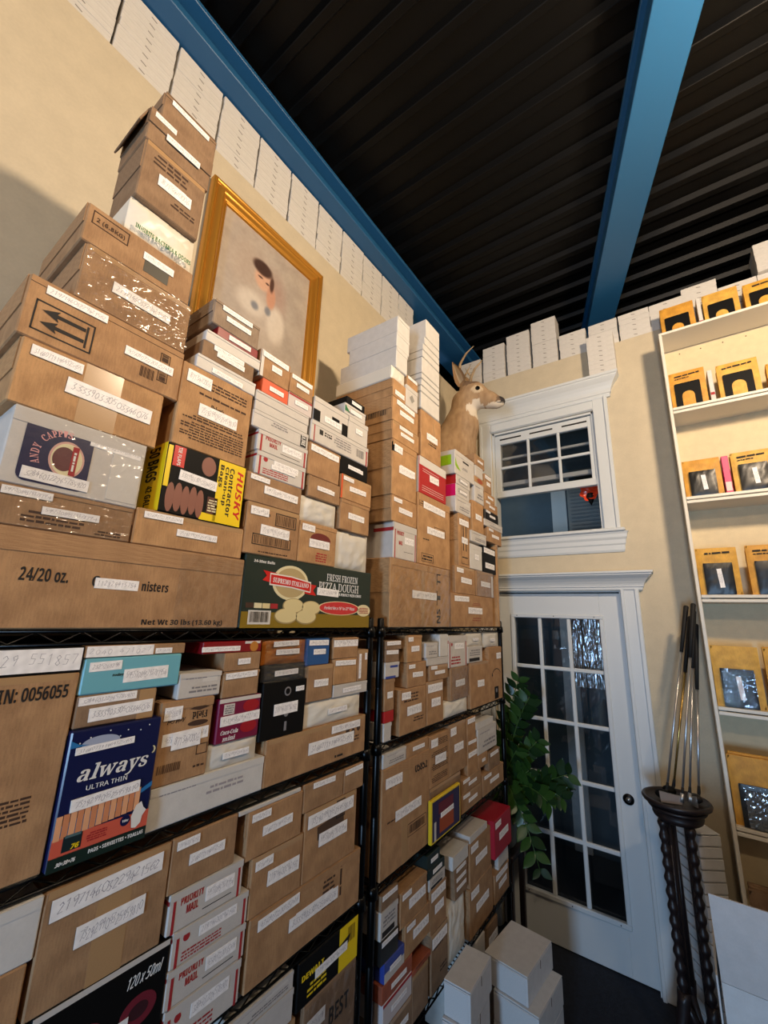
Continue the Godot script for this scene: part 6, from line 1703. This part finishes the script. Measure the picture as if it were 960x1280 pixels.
func envelope(e, y, zf, k):
	var w = e[2] - e[1]
	var h = e[3]
	var sty = e[4]
	var r = RandomNumberGenerator.new()
	r.seed = 300 + k
	var dep = 0.09
	var z = zf - e[5] - dep / 2
	var o = thing("padded_envelope", e[6], "envelope", "gold padded envelopes in the bookcase", Vector3((e[1] + e[2]) / 2, y + 0.0005, z))
	var gold = mat("envelope_gold%d" % (k % 3), [Color(0.88, 0.66, 0.24), Color(0.86, 0.62, 0.22), Color(0.89, 0.69, 0.30)][k % 3], 0.6, 0.0, fiber, 5.0)
	if sty == "plain":
		gold = mats["k1"]
	var F = dep / 2
	part(o, "front_envelope", puff(w * 0.97, h, 0.03, 0.006, 500 + k), gold, Vector3(-w * 0.01, 0, F - 0.015))
	var z2 = F - 0.031
	for i in 3:
		var hh = h * r.randf_range(0.94, 1.03)
		part(o, "envelope_behind", cbox(w * r.randf_range(0.93, 0.97), hh, 0.017, 0.003), gold, Vector3(r.randf_range(-0.003, 0.003), 0, z2 - 0.009))
		z2 -= 0.0185
	part(o, "folded_lip", cbox(w * 0.93, 0.014, 0.006, 0.002), gold, Vector3(0, h - 0.016, F - 0.032))
	if sty.begins_with("scrawl"):
		part(o, "handwriting", lines_mesh(w * 0.72, 0.016, 1, 40 + k), mats["ink"], Vector3(-w * .02, h - 0.028, F + 0.0005), Vector3(0, 0, 0.04))
		if k % 2 == 0:
			part(o, "handwriting", lines_mesh(w * 0.4, 0.010, 1, 50 + k), mats["ink"], Vector3(-w * .15, h - 0.046, F + 0.0005), Vector3(0, 0, 0.04))
	if sty.ends_with("arch"):
		var bw = w * 0.70
		var bh = min(h * 0.66, 0.155)
		part(o, "black_panel", rounded_sheet(bw, bh, 0.008), mats["black"], Vector3(-w * 0.03, 0.002, F + 0.0002))
		var pts = [Vector2(-bw * .24, 0), Vector2(bw * .24, 0)]
		for i in 9:
			var t = PI * i / 8.0
			pts.append(Vector2(cos(t) * bw * .24, bh * .42 + sin(t) * bw * .24))
		part(o, "gold_arch", poly(pts), gold, Vector3(-w * 0.03, 0.003, F + 0.0022))
	elif sty.ends_with("slip"):
		var bw = w * 0.68
		var bh = min(h * 0.66, 0.18)
		var pouch = mat("pouch", Color(0.032, 0.033, 0.037), 0.36)
		part(o, "black_pouch", puff(bw, bh, 0.014, 0.004, 700 + k), pouch, Vector3(-w * 0.01, 0.002, F + 0.007))
		if k == 13:
			part(o, "silver_film", film_mesh(bw * .8, bh * .86, 90), mat("silver_film", Color(0.62, 0.64, 0.66), 0.16, 0.85), Vector3(0.004, 0.006, F + 0.014))
		if k in [11, 13]:
			part(o, "plastic_wrap", film_mesh(bw, bh, 80 + k), mats["film"], Vector3(-w * 0.01, 0.002, F + 0.013))
		slab(o, "paper_slip", w * 0.02, bh * 0.52, 0.020, bh * 0.60, F + 0.0145, paper[8], 0.06, 0.0008)
	elif sty == "plain":
		part(o, "print_lines", lines_mesh(w * .5, h * .2, 3, k), mats["inkbrown"], Vector3(0, h * .5, F + 0.0006))

func rounded_sheet(w, h, r):
	var pts = [Vector2(-w / 2, 0), Vector2(w / 2, 0)]
	for q in [[1, 0.0], [-1, PI / 2]]:
		for i in 5:
			var t = q[1] + PI / 2 * i / 4.0
			pts.append(Vector2(q[0] * (w / 2 - r) + cos(t) * r, h - r + sin(t) * r))
	return poly(pts, 0.001)

# ------------------------------------------------------------------ stand, clubs, cartons on the floor, plant
func corner_things():
	# white cartons on the floor in front of the far rack
	var r = RandomNumberGenerator.new()
	r.seed = 88
	var cw = mat("carton_white", Color(0.82, 0.82, 0.82), 0.6, 0.0, cloud, 3.0)
	for st in [[Vector3(-0.808, 0, -1.738), 0.100, 0.198, 0.6115, 6, "slim white carton piled against the far rack", "slim white cartons on the floor", 0.02], [Vector3(-0.760, 0, -2.142), 0.186, 0.262, 0.4925, 5, "wide white carton piled near the door", "wide white cartons on the floor", -0.10]]:
		var h = st[3] / st[4]
		for i in st[4]:
			var top = i == st[4] - 1
			var off = Vector3.ZERO
			if st[4] == 5 and not top:
				off = Vector3(0.045 + r.randf_range(-0.006, 0.006), 0, 0.015)
			elif not top:
				off = Vector3(r.randf_range(-0.008, 0.004), 0, 0.012)
			var o = thing("storage_carton", "%s, %s from the floor" % [st[5], ORD[i]], "box", st[6], st[0] + off + Vector3(0, i * h, 0), st[7] + (0.0 if top else r.randf_range(-0.03, 0.03)))
			part(o, "body", grooved(st[1], h - 0.0008, st[2], h - 0.0085, 0.0025, 0.005), cw)
			slab(o, "front_panel", -0.003, (h - 0.0085) / 2, st[1] - 0.012, h - 0.014, st[2] / 2, cw, 0, 0.0016)
			part(o, "tab_notch", boxes_mesh([[Vector3(st[1] / 2 + 0.0004, h - 0.022, 0.0), Vector3(0.0008, 0.028, 0.003)]]), mats["seam"])
	# carved pedestal stand
	var wood = mat("dark_wood", Color(0.15, 0.112, 0.112), 0.42, 0.0, fiber, 8.0)
	var c = Vector3(-0.150, 0, -2.66)
	var s = thing("pedestal_stand", "dark carved wooden pedestal stand with rope-twist legs before the door casing", "stand", "", c)
	var H = 1.045
	part(s, "top_rim", lathe([[0.0, H - 0.022], [0.105, H - 0.024], [0.122, H - 0.018], [0.138, H - 0.010], [0.142, H], [0.138, H + 0.008], [0.130, H + 0.009], [0.124, H + 0.002], [0.118, H - 0.004], [0.0, H - 0.004]], 32), wood)
	part(s, "apron_ring", lathe([[0.0, H - 0.085], [0.085, H - 0.085], [0.098, H - 0.075], [0.104, H - 0.06], [0.098, H - 0.05], [0.112, H - 0.04], [0.120, H - 0.030], [0.108, H - 0.0245], [0.0, H - 0.0245]], 28), wood)
	for i in 3:
		var a = [3.7, 5.35, 2.15][i]
		var dirv = Vector3(cos(a), 0, -sin(a))
		var leg_pts = []
		var leg_r = []
		var n = 60
		for j in n + 1:
			var t = float(j) / n
			var y = lerpf(H - 0.086, 0.30, t)
			leg_pts.append(dirv * lerpf(0.075, 0.068, t) + Vector3(0, y, 0))
			leg_r.append(0.0175 + 0.0045 * sin(j * 1.25))
		part(s, "rope_leg", tube(leg_pts, leg_r, 10), wood)
		part(s, "leg_panel", tube([dirv * 0.05 + Vector3(0, H - 0.086, 0), dirv * 0.046 + Vector3(0, 0.30, 0)], 0.011, 8), wood)
		var foot = []
		var fr = []
		for j in 13:
			var t = float(j) / 12
			foot.append(dirv * (0.066 + 0.135 * pow(t, 1.4)) + Vector3(0, 0.31 - 0.285 * sin(t * PI / 2), 0))
			fr.append(0.026 - 0.006 * t)
		part(s, "foot", tube(foot, fr, 10), wood)
		part(s, "brace", tube([dirv * 0.075 + Vector3(0, 0.29, 0), dirv * 0.03 + Vector3(0, 0.20, 0), Vector3(0, 0.17, 0)], 0.016, 8), wood)
	# five golf clubs standing on the pedestal, grips against the bookcase side
	var steel = mat("club_steel", Color(0.78, 0.78, 0.78), 0.28, 0.9)
	var grip = mat("grip_black", Color(0.035, 0.034, 0.035), 0.7)
	var top_y = H - 0.0035
	var clubs = [
		[Vector3(-0.190, top_y, -2.640), Vector3(-0.004, 1.955, -2.840), 0.25, "driver", "golf club with a slim black head at the stand's rim"],
		[Vector3(-0.165, top_y, -2.715), Vector3(0.008, 1.90, -2.895), 0.30, "driver", "golf club with a gold-tinted shaft"],
		[Vector3(-0.128, top_y, -2.610), Vector3(0.028, 1.965, -2.78), 0.28, "iron", "golf club with a bright steel blade lying foremost"],
		[Vector3(-0.098, top_y + 0.001, -2.635), Vector3(0.026, 1.93, -2.83), 0.30, "iron", "golf club with a steel blade behind the foremost one"],
		[Vector3(-0.062, top_y, -2.680), Vector3(0.028, 1.86, -2.90), 0.34, "hybrid", "golf club with a dark rounded head"]]
	for g in clubs:
		var o = thing("golf_club", g[4], "golf club", "golf clubs on the pedestal", g[0])
		var d = (g[1] - g[0])
		var L = d.length()
		var u = d / L
		var sm = steel
		if g[4].contains("gold"):
			sm = mat("club_gold", Color(0.75, 0.62, 0.36), 0.25, 0.9)
		part(o, "shaft", tube([u * 0.05, u * (L - g[2])], [0.0048, 0.0062], 8), sm)
		part(o, "grip", tube([u * (L - g[2]), u * (L - g[2] * .5), u * (L - 0.006), u * L], [0.0085, 0.0105, 0.0125, 0.009], 10), grip)
		part(o, "ferrule", tube([u * 0.045, u * 0.075], [0.0072, 0.0056], 8), grip)
		if g[3] == "iron":
			var mir = -0.45 if g[4].contains("behind") else 1.0
			var f = Vector3(-0.078 * mir, 0, 0.020)
			var bl = begin()
			var th = Vector3(0, 0, -0.009)
			var q = [Vector3(0.004, 0.003, 0.004), f + Vector3(0, 0.004, 0.016), f + Vector3(-0.004, 0.046, 0.004), Vector3(0.006, 0.034, -0.006)]
			quad(bl, q[0], q[3], q[2], q[1])
			quad(bl, q[1], q[2], q[3], q[0])
			for i in 4:
				var i2 = (i + 1) % 4
				quad(bl, q[i], q[i2], q[i2] + th, q[i] + th)
				quad(bl, q[i] + th, q[i2] + th, q[i2], q[i])
			quad(bl, q[0] + th, q[1] + th, q[2] + th, q[3] + th)
			quad(bl, q[3] + th, q[2] + th, q[1] + th, q[0] + th)
			part(o, "blade", finish(bl), steel)
			part(o, "hosel", tube([Vector3(0.002, 0.012, 0), u * 0.05], [0.009, 0.007], 8), steel)
		else:
			var hd = SphereMesh.new()
			hd.radius = 0.03
			hd.height = 0.042
			hd.radial_segments = 18
			hd.rings = 10
			part(o, "head", hd, mats["black"] if g[3] == "driver" else mats["dark"], Vector3(-0.012, 0.022, 0.004), Vector3.ZERO, Vector3(1.0, 1.0, 0.75))
			part(o, "hosel", tube([Vector3(0.0, 0.02, 0), u * 0.05], [0.008, 0.0065], 8), grip)
	# pile of slim white cartons behind the stand, turned to the room
	var yaw = deg_to_rad(35.9)
	var ax = Vector3(cos(yaw), 0, -sin(yaw))
	var az = Vector3(sin(yaw), 0, cos(yaw))
	var pc = Vector3(-0.088, 0, -2.80) + ax * 0.055 - az * 0.085
	for i in 18:
		var o = thing("slim_carton", "slim white carton %s from the floor in the pile behind the stand" % ORD[i], "box", "slim white cartons behind the stand", pc + Vector3(0, i * 0.0485, 0) + ax * r.randf_range(-0.0015, 0.0015), yaw)
		part(o, "body", grooved(0.11, 0.0478, 0.17, 0.040, 0.006, 0.022), cw)
	# open white carton with a raised flap at the right
	var b = thing("open_carton", "large white open carton with its flap standing up before the bookcase", "box", "", Vector3(0.215, 0, -1.99))
	var flapm = mat("flap_white", Color(0.80, 0.78, 0.77), 0.65, 0.0, cloud, 3.0)
	part(b, "body", boxes_mesh([[Vector3(0, 0.428, 0.187), Vector3(0.52, 0.856, 0.006)], [Vector3(0, 0.428, -0.187), Vector3(0.52, 0.856, 0.006)], [Vector3(-0.257, 0.428, 0), Vector3(0.006, 0.856, 0.368)], [Vector3(0.257, 0.428, 0), Vector3(0.006, 0.856, 0.368)], [Vector3(0, 0.003, 0), Vector3(0.508, 0.006, 0.368)]]), cw)
	var fl = begin()
	for j in 6:
		var t0 = float(j) / 6
		var t1 = float(j + 1) / 6
		var p0 = Vector3(0, 0.857 + 0.215 * t0, 0.19 + 0.012 * sin(t0 * 2.6))
		var p1 = Vector3(0, 0.857 + 0.215 * t1, 0.19 + 0.012 * sin(t1 * 2.6))
		var xl0 = -0.26 - 0.004 * t0
		var xl1 = -0.26 - 0.004 * t1
		for off in [0.0, -0.005]:
			face(fl, Vector3(xl0, p0.y, p0.z + off), Vector3(0.26, p0.y, p0.z + off), Vector3(0.26, p1.y, p1.z + off), Vector3(xl1, p1.y, p1.z + off), Vector3(0, 0, 1 if off == 0.0 else -1))
		face(fl, Vector3(xl0, p0.y, p0.z), Vector3(xl0, p0.y, p0.z - 0.005), Vector3(xl1, p1.y, p1.z - 0.005), Vector3(xl1, p1.y, p1.z), Vector3(-1, 0, 0))
		if j == 5:
			face(fl, Vector3(xl1, p1.y, p1.z), Vector3(0.26, p1.y, p1.z), Vector3(0.26, p1.y, p1.z - 0.005), Vector3(xl1, p1.y, p1.z - 0.005), Vector3(0, 1, 0))
	part(b, "raised_flap", finish(fl), flapm)
	part(b, "side_flap", boxes_mesh([[Vector3(-0.270, 0.80, 0.02), Vector3(0.005, 0.13, 0.33), 0.001]]), cw)
	plant()

func plant():
	var c = Vector3(-1.085, 0, -2.80)
	var st = thing("plant_stool", "plain dark stool under the potted plant beside the rack", "stool", "", c)
	var wood = mats["dark_wood"]
	part(st, "seat", cbox(0.24, 0.03, 0.24, 0.006), wood, Vector3(0, 0.52, 0))
	for sx in [-1, 1]:
		for sz in [-1, 1]:
			part(st, "leg", cbox(0.03, 0.52, 0.03, 0.003), wood, Vector3(sx * 0.095, 0, sz * 0.095))
	var p = thing("potted_plant", "arching glossy green houseplant in a grey pot beside the glazed door", "plant", "", c + Vector3(0, 0.5505, 0))
	part(p, "pot", lathe([[0.0, 0.0], [0.085, 0.0], [0.098, 0.02], [0.112, 0.20], [0.120, 0.23], [0.120, 0.245], [0.108, 0.245], [0.104, 0.215], [0.0, 0.21]], 28), mat("pot_grey", Color(0.45, 0.48, 0.46), 0.6))
	part(p, "soil", lathe([[0.103, 0.212], [0.06, 0.222], [0.0, 0.225]], 20), mat("soil", Color(0.06, 0.045, 0.035), 0.95))
	var leafm = mat("leaf_green", Color(0.17, 0.29, 0.11), 0.35)
	leafm.cull_mode = BaseMaterial3D.CULL_DISABLED
	var leafm2 = mat("leaf_dark", Color(0.10, 0.20, 0.09), 0.35)
	leafm2.cull_mode = BaseMaterial3D.CULL_DISABLED
	var stemm = mat("stem_green", Color(0.22, 0.34, 0.14), 0.5)
	var r = RandomNumberGenerator.new()
	r.seed = 41
	var leaf = leaf_mesh()
	# stem tips relative to the pot, from how the stems arch in the photograph
	var tips = [Vector3(0.17, 0.93, 0.05), Vector3(0.24, 0.85, 0.06), Vector3(0.13, 0.72, -0.05), Vector3(0.43, 0.47, 0.06), Vector3(0.27, 0.0, 0.13), Vector3(0.33, 0.33, 0.12), Vector3(0.16, 0.55, 0.10), Vector3(0.16, 0.28, 0.14), Vector3(0.26, 0.60, 0.02), Vector3(0.36, 0.40, -0.02), Vector3(0.40, 0.36, 0.10), Vector3(0.22, 0.45, 0.08)]
	for tpt in tips:
		var a = Vector3(r.randf_range(-0.03, 0.04), 0.215, r.randf_range(-0.03, 0.03))
		var low = tpt.y < 0.4
		var mid = Vector3(tpt.x * (0.42 if low else 0.35), max(tpt.y, 0.44 if low else 0.3) * (1.0 if low else 0.72), tpt.z * 0.5)
		var pts = []
		for j in 13:
			var t = j / 12.0
			pts.append(a * (1 - t) * (1 - t) + mid * 2 * t * (1 - t) + tpt * t * t)
		var rad = []
		for j in 13:
			rad.append(lerpf(0.006, 0.002, j / 12.0))
		var stem = part(p, "stem", tube(pts, rad, 6), stemm)
		for j in range(3, 13):
			var dirv = (pts[min(j + 1, 12)] - pts[j - 1]).normalized()
			var side = dirv.cross(Vector3(0.2, 0.1, 1)).normalized()
			for s in [-1, 1]:
				var d2 = (dirv * 0.75 + side * s * 0.9 + Vector3(0, r.randf_range(-0.1, 0.15), r.randf_range(-0.2, 0.3))).normalized()
				var nrm = dirv.cross(side) + Vector3(r.randf_range(-0.35, 0.35), r.randf_range(-0.35, 0.35), 0)
				nrm = (nrm - d2 * nrm.dot(d2)).normalized()
				var xx = d2.cross(nrm).normalized()
				var sc = r.randf_range(0.8, 1.15) * (0.095 if j < 12 else 0.08)
				var m = MeshInstance3D.new()
				m.name = "leaf"
				m.mesh = leaf
				m.material_override = leafm if r.randf() < 0.55 else leafm2
				m.transform = Transform3D(Basis(xx * sc, d2 * sc, nrm * sc), pts[j])
				stem.add_child(m, true)

func leaf_mesh():
	var st = begin(true)
	var rows = []
	for i in 9:
		var t = i / 8.0
		var w = sin(pow(t, 0.8) * PI) * 0.26
		var z = -0.14 * t * t
		rows.append([Vector3(-w, t, z + 0.03), Vector3(0, t, z), Vector3(w, t, z + 0.03)])
	for i in 8:
		for k in 2:
			quad(st, rows[i][k], rows[i][k + 1], rows[i + 1][k + 1], rows[i + 1][k])
	return finish(st)

# ------------------------------------------------------------------ deer mount
func cap(p, a, b, ra, rb):
	var ab = b - a
	var t = clampf((p - a).dot(ab) / ab.length_squared(), 0.0, 1.0)
	return p.distance_to(a + ab * t) - lerpf(ra, rb, t)

func smin(a, b, k):
	var h = max(k - abs(a - b), 0.0) / k
	return min(a, b) - h * h * k * 0.25

var deer_bones := []

func deer_field(p):
	var d = 1e9
	for b in deer_bones:
		var q = cap(p, b[0], b[1], b[2], b[3])
		d = q if d > 1e8 else smin(d, q, b[4])
	return d

func deer():
	var O = Vector3(WALL_L, 2.95, -2.48)
	# wall plate, shoulder, neck, skull, muzzle and jaw as tapered bones (relative to O)
	var zz = 0.03
	deer_bones = [
		[Vector3(0.03, -0.04, 0.0), Vector3(0.20, -0.01, 0.01), 0.185, 0.165, 0.08],
		[Vector3(0.20, -0.01, 0.01), Vector3(0.305, 0.19, zz), 0.165, 0.108, 0.10],
		[Vector3(0.305, 0.19, zz), Vector3(0.335, 0.35, zz), 0.108, 0.078, 0.06],
		[Vector3(0.335, 0.37, zz), Vector3(0.405, 0.415, zz), 0.074, 0.073, 0.06],
		[Vector3(0.41, 0.415, zz), Vector3(0.52, 0.345, zz), 0.066, 0.042, 0.05],
		[Vector3(0.51, 0.345, zz), Vector3(0.588, 0.300, zz), 0.041, 0.033, 0.03],
		[Vector3(0.40, 0.355, zz), Vector3(0.555, 0.288, zz), 0.046, 0.024, 0.04],
		[Vector3(0.36, 0.46, zz - 0.03), Vector3(0.355, 0.475, zz + 0.03), 0.034, 0.034, 0.04],
		[Vector3(0.455, 0.412, zz + 0.047), Vector3(0.44, 0.415, zz + 0.045), 0.018, 0.018, 0.02],
		[Vector3(0.455, 0.412, zz - 0.047), Vector3(0.44, 0.415, zz - 0.045), 0.018, 0.018, 0.02]]
	var o = thing("deer_mount", "mounted deer head with small antlers on the wall above the far rack", "deer mount", "", O)
	var cell = 0.0095
	var lo = Vector3(0.0, -0.26, -0.22)
	var hi = Vector3(0.66, 0.56, 0.26)
	var nx = int((hi.x - lo.x) / cell) + 1
	var ny = int((hi.y - lo.y) / cell) + 1
	var nz = int((hi.z - lo.z) / cell) + 1
	var val = PackedFloat32Array()
	val.resize(nx * ny * nz)
	var idx = func(i, j, k): return (i * ny + j) * nz + k
	# coarse pass first: only cells near the surface are evaluated exactly
	for i in nx:
		for j in ny:
			var k = 0
			while k < nz:
				var p = lo + Vector3(i, j, k) * cell
				var d = deer_field(p)
				val[(i * ny + j) * nz + k] = d
				var skip = int(abs(d) / cell * 0.8) - 1
				k += 1
				while skip > 0 and k < nz:
					val[(i * ny + j) * nz + k] = d
					skip -= 1
					k += 1
	var vid = {}
	var verts = []
	for i in nx - 1:
		for j in ny - 1:
			for k in nz - 1:
				var s0 = val[(i * ny + j) * nz + k] < 0
				var cross = false
				for c in range(1, 8):
					if (val[((i + (c & 1)) * ny + j + ((c >> 1) & 1)) * nz + k + ((c >> 2) & 1)] < 0) != s0:
						cross = true
						break
				if not cross:
					continue
				var acc = Vector3.ZERO
				var n = 0
				for e in [[0, 1], [2, 3], [4, 5], [6, 7], [0, 2], [1, 3], [4, 6], [5, 7], [0, 4], [1, 5], [2, 6], [3, 7]]:
					var a = Vector3(e[0] & 1, (e[0] >> 1) & 1, (e[0] >> 2) & 1)
					var b = Vector3(e[1] & 1, (e[1] >> 1) & 1, (e[1] >> 2) & 1)
					var va = val[idx.call(i + int(a.x), j + int(a.y), k + int(a.z))]
					var vb = val[idx.call(i + int(b.x), j + int(b.y), k + int(b.z))]
					if (va < 0) != (vb < 0):
						acc += a.lerp(b, va / (va - vb))
						n += 1
				vid[idx.call(i, j, k)] = verts.size()
				verts.append(lo + (Vector3(i, j, k) + acc / n) * cell)
	var nse = tile_noise(12, 30.0, 3)
	var st = SurfaceTool.new()
	st.begin(Mesh.PRIMITIVE_TRIANGLES)
	for v in verts:
		var e = 0.003
		var g = Vector3(deer_field(v + Vector3(e, 0, 0)) - deer_field(v - Vector3(e, 0, 0)), deer_field(v + Vector3(0, e, 0)) - deer_field(v - Vector3(0, e, 0)), deer_field(v + Vector3(0, 0, e)) - deer_field(v - Vector3(0, 0, e))).normalized()
		st.set_normal(g)
		st.set_color(deer_colour(v, g, nse))
		st.add_vertex(v)
	for key in vid:
		var k = key % nz
		var j = (key / nz) % ny
		var i = key / (nz * ny)
		var base = val[key] < 0
		for ax in 3:
			var st2 = [[1, 0, 0], [0, 1, 0], [0, 0, 1]][ax]
			if (val[idx.call(i + st2[0], j + st2[1], k + st2[2])] < 0) == base:
				continue
			var u = [[0, 1, 0], [0, 0, 1], [1, 0, 0]][ax]
			var w = [[0, 0, 1], [1, 0, 0], [0, 1, 0]][ax]
			var ka = idx.call(i - u[0], j - u[1], k - u[2])
			var kb = idx.call(i - u[0] - w[0], j - u[1] - w[1], k - u[2] - w[2])
			var kc = idx.call(i - w[0], j - w[1], k - w[2])
			if not (vid.has(ka) and vid.has(kb) and vid.has(kc)):
				continue
			var q = [vid[key], vid[ka], vid[kb], vid[kc]]
			var order = [0, 1, 2, 0, 2, 3] if not base else [0, 2, 1, 0, 3, 2]
			for t in order:
				st.add_index(q[t])
	var fur = mat("fur", Color(1, 1, 1), 0.85)
	fur.vertex_color_use_as_albedo = true
	fur.normal_enabled = true
	fur.normal_texture = rough_normal
	fur.normal_scale = 0.5
	fur.uv1_triplanar = true
	fur.uv1_scale = Vector3.ONE * 9.0
	part(o, "head_and_neck", st.commit(), fur)
	part(o, "wall_plate", lathe([[0.0, 0.0], [0.19, 0.0], [0.195, 0.008], [0.185, 0.02], [0.0, 0.021]], 28), mats["dark_wood"], Vector3(0.001, -0.04, 0), Vector3(0, 0, -PI / 2), Vector3(1, 1, 1))
	var glossy = mat("eye_black", Color(0.02, 0.015, 0.012), 0.05)
	for s in [-1, 1]:
		var eye = SphereMesh.new()
		eye.radius = 0.017
		eye.height = 0.034
		part(o, "eye", eye, glossy, Vector3(0.458, 0.408, zz + s * 0.061))
		part(o, "ear", ear_mesh(s), fur, Vector3(0.352, 0.455, zz + s * 0.058))
		part(o, "nostril", disc(0.006, 0.008, 12, 0.002), glossy, Vector3(0.612, 0.300, zz + s * 0.014), Vector3(0, PI / 2 - s * 0.5, 0))
		part(o, "mouth_line", tube([Vector3(0.612, 0.281, zz + s * 0.010), Vector3(0.595, 0.281, zz + s * 0.0285), Vector3(0.56, 0.290, zz + s * 0.0325), Vector3(0.525, 0.302, zz + s * 0.037)], [0.0025, 0.003, 0.003, 0.0015], 6), glossy)
	var bone = mat("antler", Color(0.66, 0.56, 0.42), 0.5, 0.0, fiber, 9.0)
	var a1 = part(o, "antler", tube([Vector3(0.395, 0.478, zz + 0.035), Vector3(0.41, 0.51, zz + 0.055), Vector3(0.45, 0.55, zz + 0.08), Vector3(0.485, 0.575, zz + 0.085), Vector3(0.50, 0.605, zz + 0.07)], [0.013, 0.010, 0.008, 0.006, 0.002], 8), bone)
	part(a1, "tine", tube([Vector3(0.415, 0.515, zz + 0.06), Vector3(0.39, 0.55, zz + 0.06), Vector3(0.37, 0.595, zz + 0.055)], [0.007, 0.005, 0.0015], 7), bone)
	var a2 = part(o, "antler", tube([Vector3(0.37, 0.47, zz - 0.035), Vector3(0.32, 0.56, zz - 0.055), Vector3(0.265, 0.65, zz - 0.07), Vector3(0.275, 0.73, zz - 0.065), Vector3(0.33, 0.79, zz - 0.05), Vector3(0.40, 0.815, zz - 0.03)], [0.013, 0.013, 0.012, 0.010, 0.007, 0.002], 8), bone)
	part(a2, "tine", tube([Vector3(0.30, 0.60, zz - 0.06), Vector3(0.33, 0.64, zz - 0.06), Vector3(0.36, 0.69, zz - 0.06)], [0.008, 0.006, 0.0015], 7), bone)

func deer_colour(v, g, nse):
	var n = nse.get_noise_3d(v.x, v.y * 0.4, v.z) * 0.5 + 0.5
	var c = Color(0.24, 0.145, 0.075).lerp(Color(0.46, 0.31, 0.175), n)      # linear fur browns
	var white = Color(0.66, 0.58, 0.46)
	var edge = (n - 0.5) * 0.7                                               # ragged outline of every marking
	if Vector2((v.x - 0.435) / 0.060, (v.y - 0.275) / 0.070).length() + edge < 0.85 and v.y < 0.34:
		return white
	if v.x > 0.594 and v.y > 0.284:
		return Color(0.02, 0.017, 0.016)                                     # nose leather
	if v.x > 0.49 and v.y + edge * 0.02 < 0.288:
		return white                                                         # chin and lower lip
	if v.x + edge * 0.05 > 0.575:
		return Color(0.17, 0.11, 0.07)                                       # dark muzzle band
	var ed = Vector2((v.x - 0.455) / 0.034, (v.y - 0.405) / 0.028).length()
	if ed + edge < 1.0 and abs(v.z - 0.03) > 0.03:
		return Color(0.52, 0.40, 0.26)                                       # pale ring round the eye
	if v.x < 0.45 and v.x > 0.355 and v.y + edge * 0.04 > 0.455:
		return Color(0.17, 0.105, 0.06)                                      # dark crown between the antlers
	return c

func ear_mesh(s):
	# leaf-shaped ear, cupped, standing up and back
	var st = SurfaceTool.new()
	st.begin(Mesh.PRIMITIVE_TRIANGLES)
	var rows = []
	var up = Vector3(-0.30, 1.0, 0.28 * s).normalized()
	var across = Vector3(0.85, 0.25, 0.42 * s).normalized()
	var out = across.cross(up).normalized() * s
	for i in 11:
		var t = i / 10.0
		var w = sin(pow(t, 0.7) * PI * 0.97 + 0.08) * 0.044 + 0.002
		var row = []
		for k in 5:
			var u = (k - 2) / 2.0
			row.append(up * (t * 0.20) + across * (u * w) - out * ((1 - u * u) * 0.014 * sin(t * PI)))
		rows.append(row)
	for i in 10:
		for k in 4:
			var col = Color(0.55, 0.46, 0.36) if k in [1, 2] and i > 1 and i < 9 else Color(0.36, 0.23, 0.13)
			for t in [[i, k], [i + 1, k + 1], [i, k + 1], [i, k], [i + 1, k], [i + 1, k + 1]]:
				st.set_color(col)
				st.add_vertex(rows[t[0]][t[1]])
			for t in [[i, k], [i, k + 1], [i + 1, k + 1], [i, k], [i + 1, k + 1], [i + 1, k]]:
				st.set_color(Color(0.30, 0.19, 0.10))
				st.add_vertex(rows[t[0]][t[1]] - out * 0.004)
	st.generate_normals()
	return st.commit()
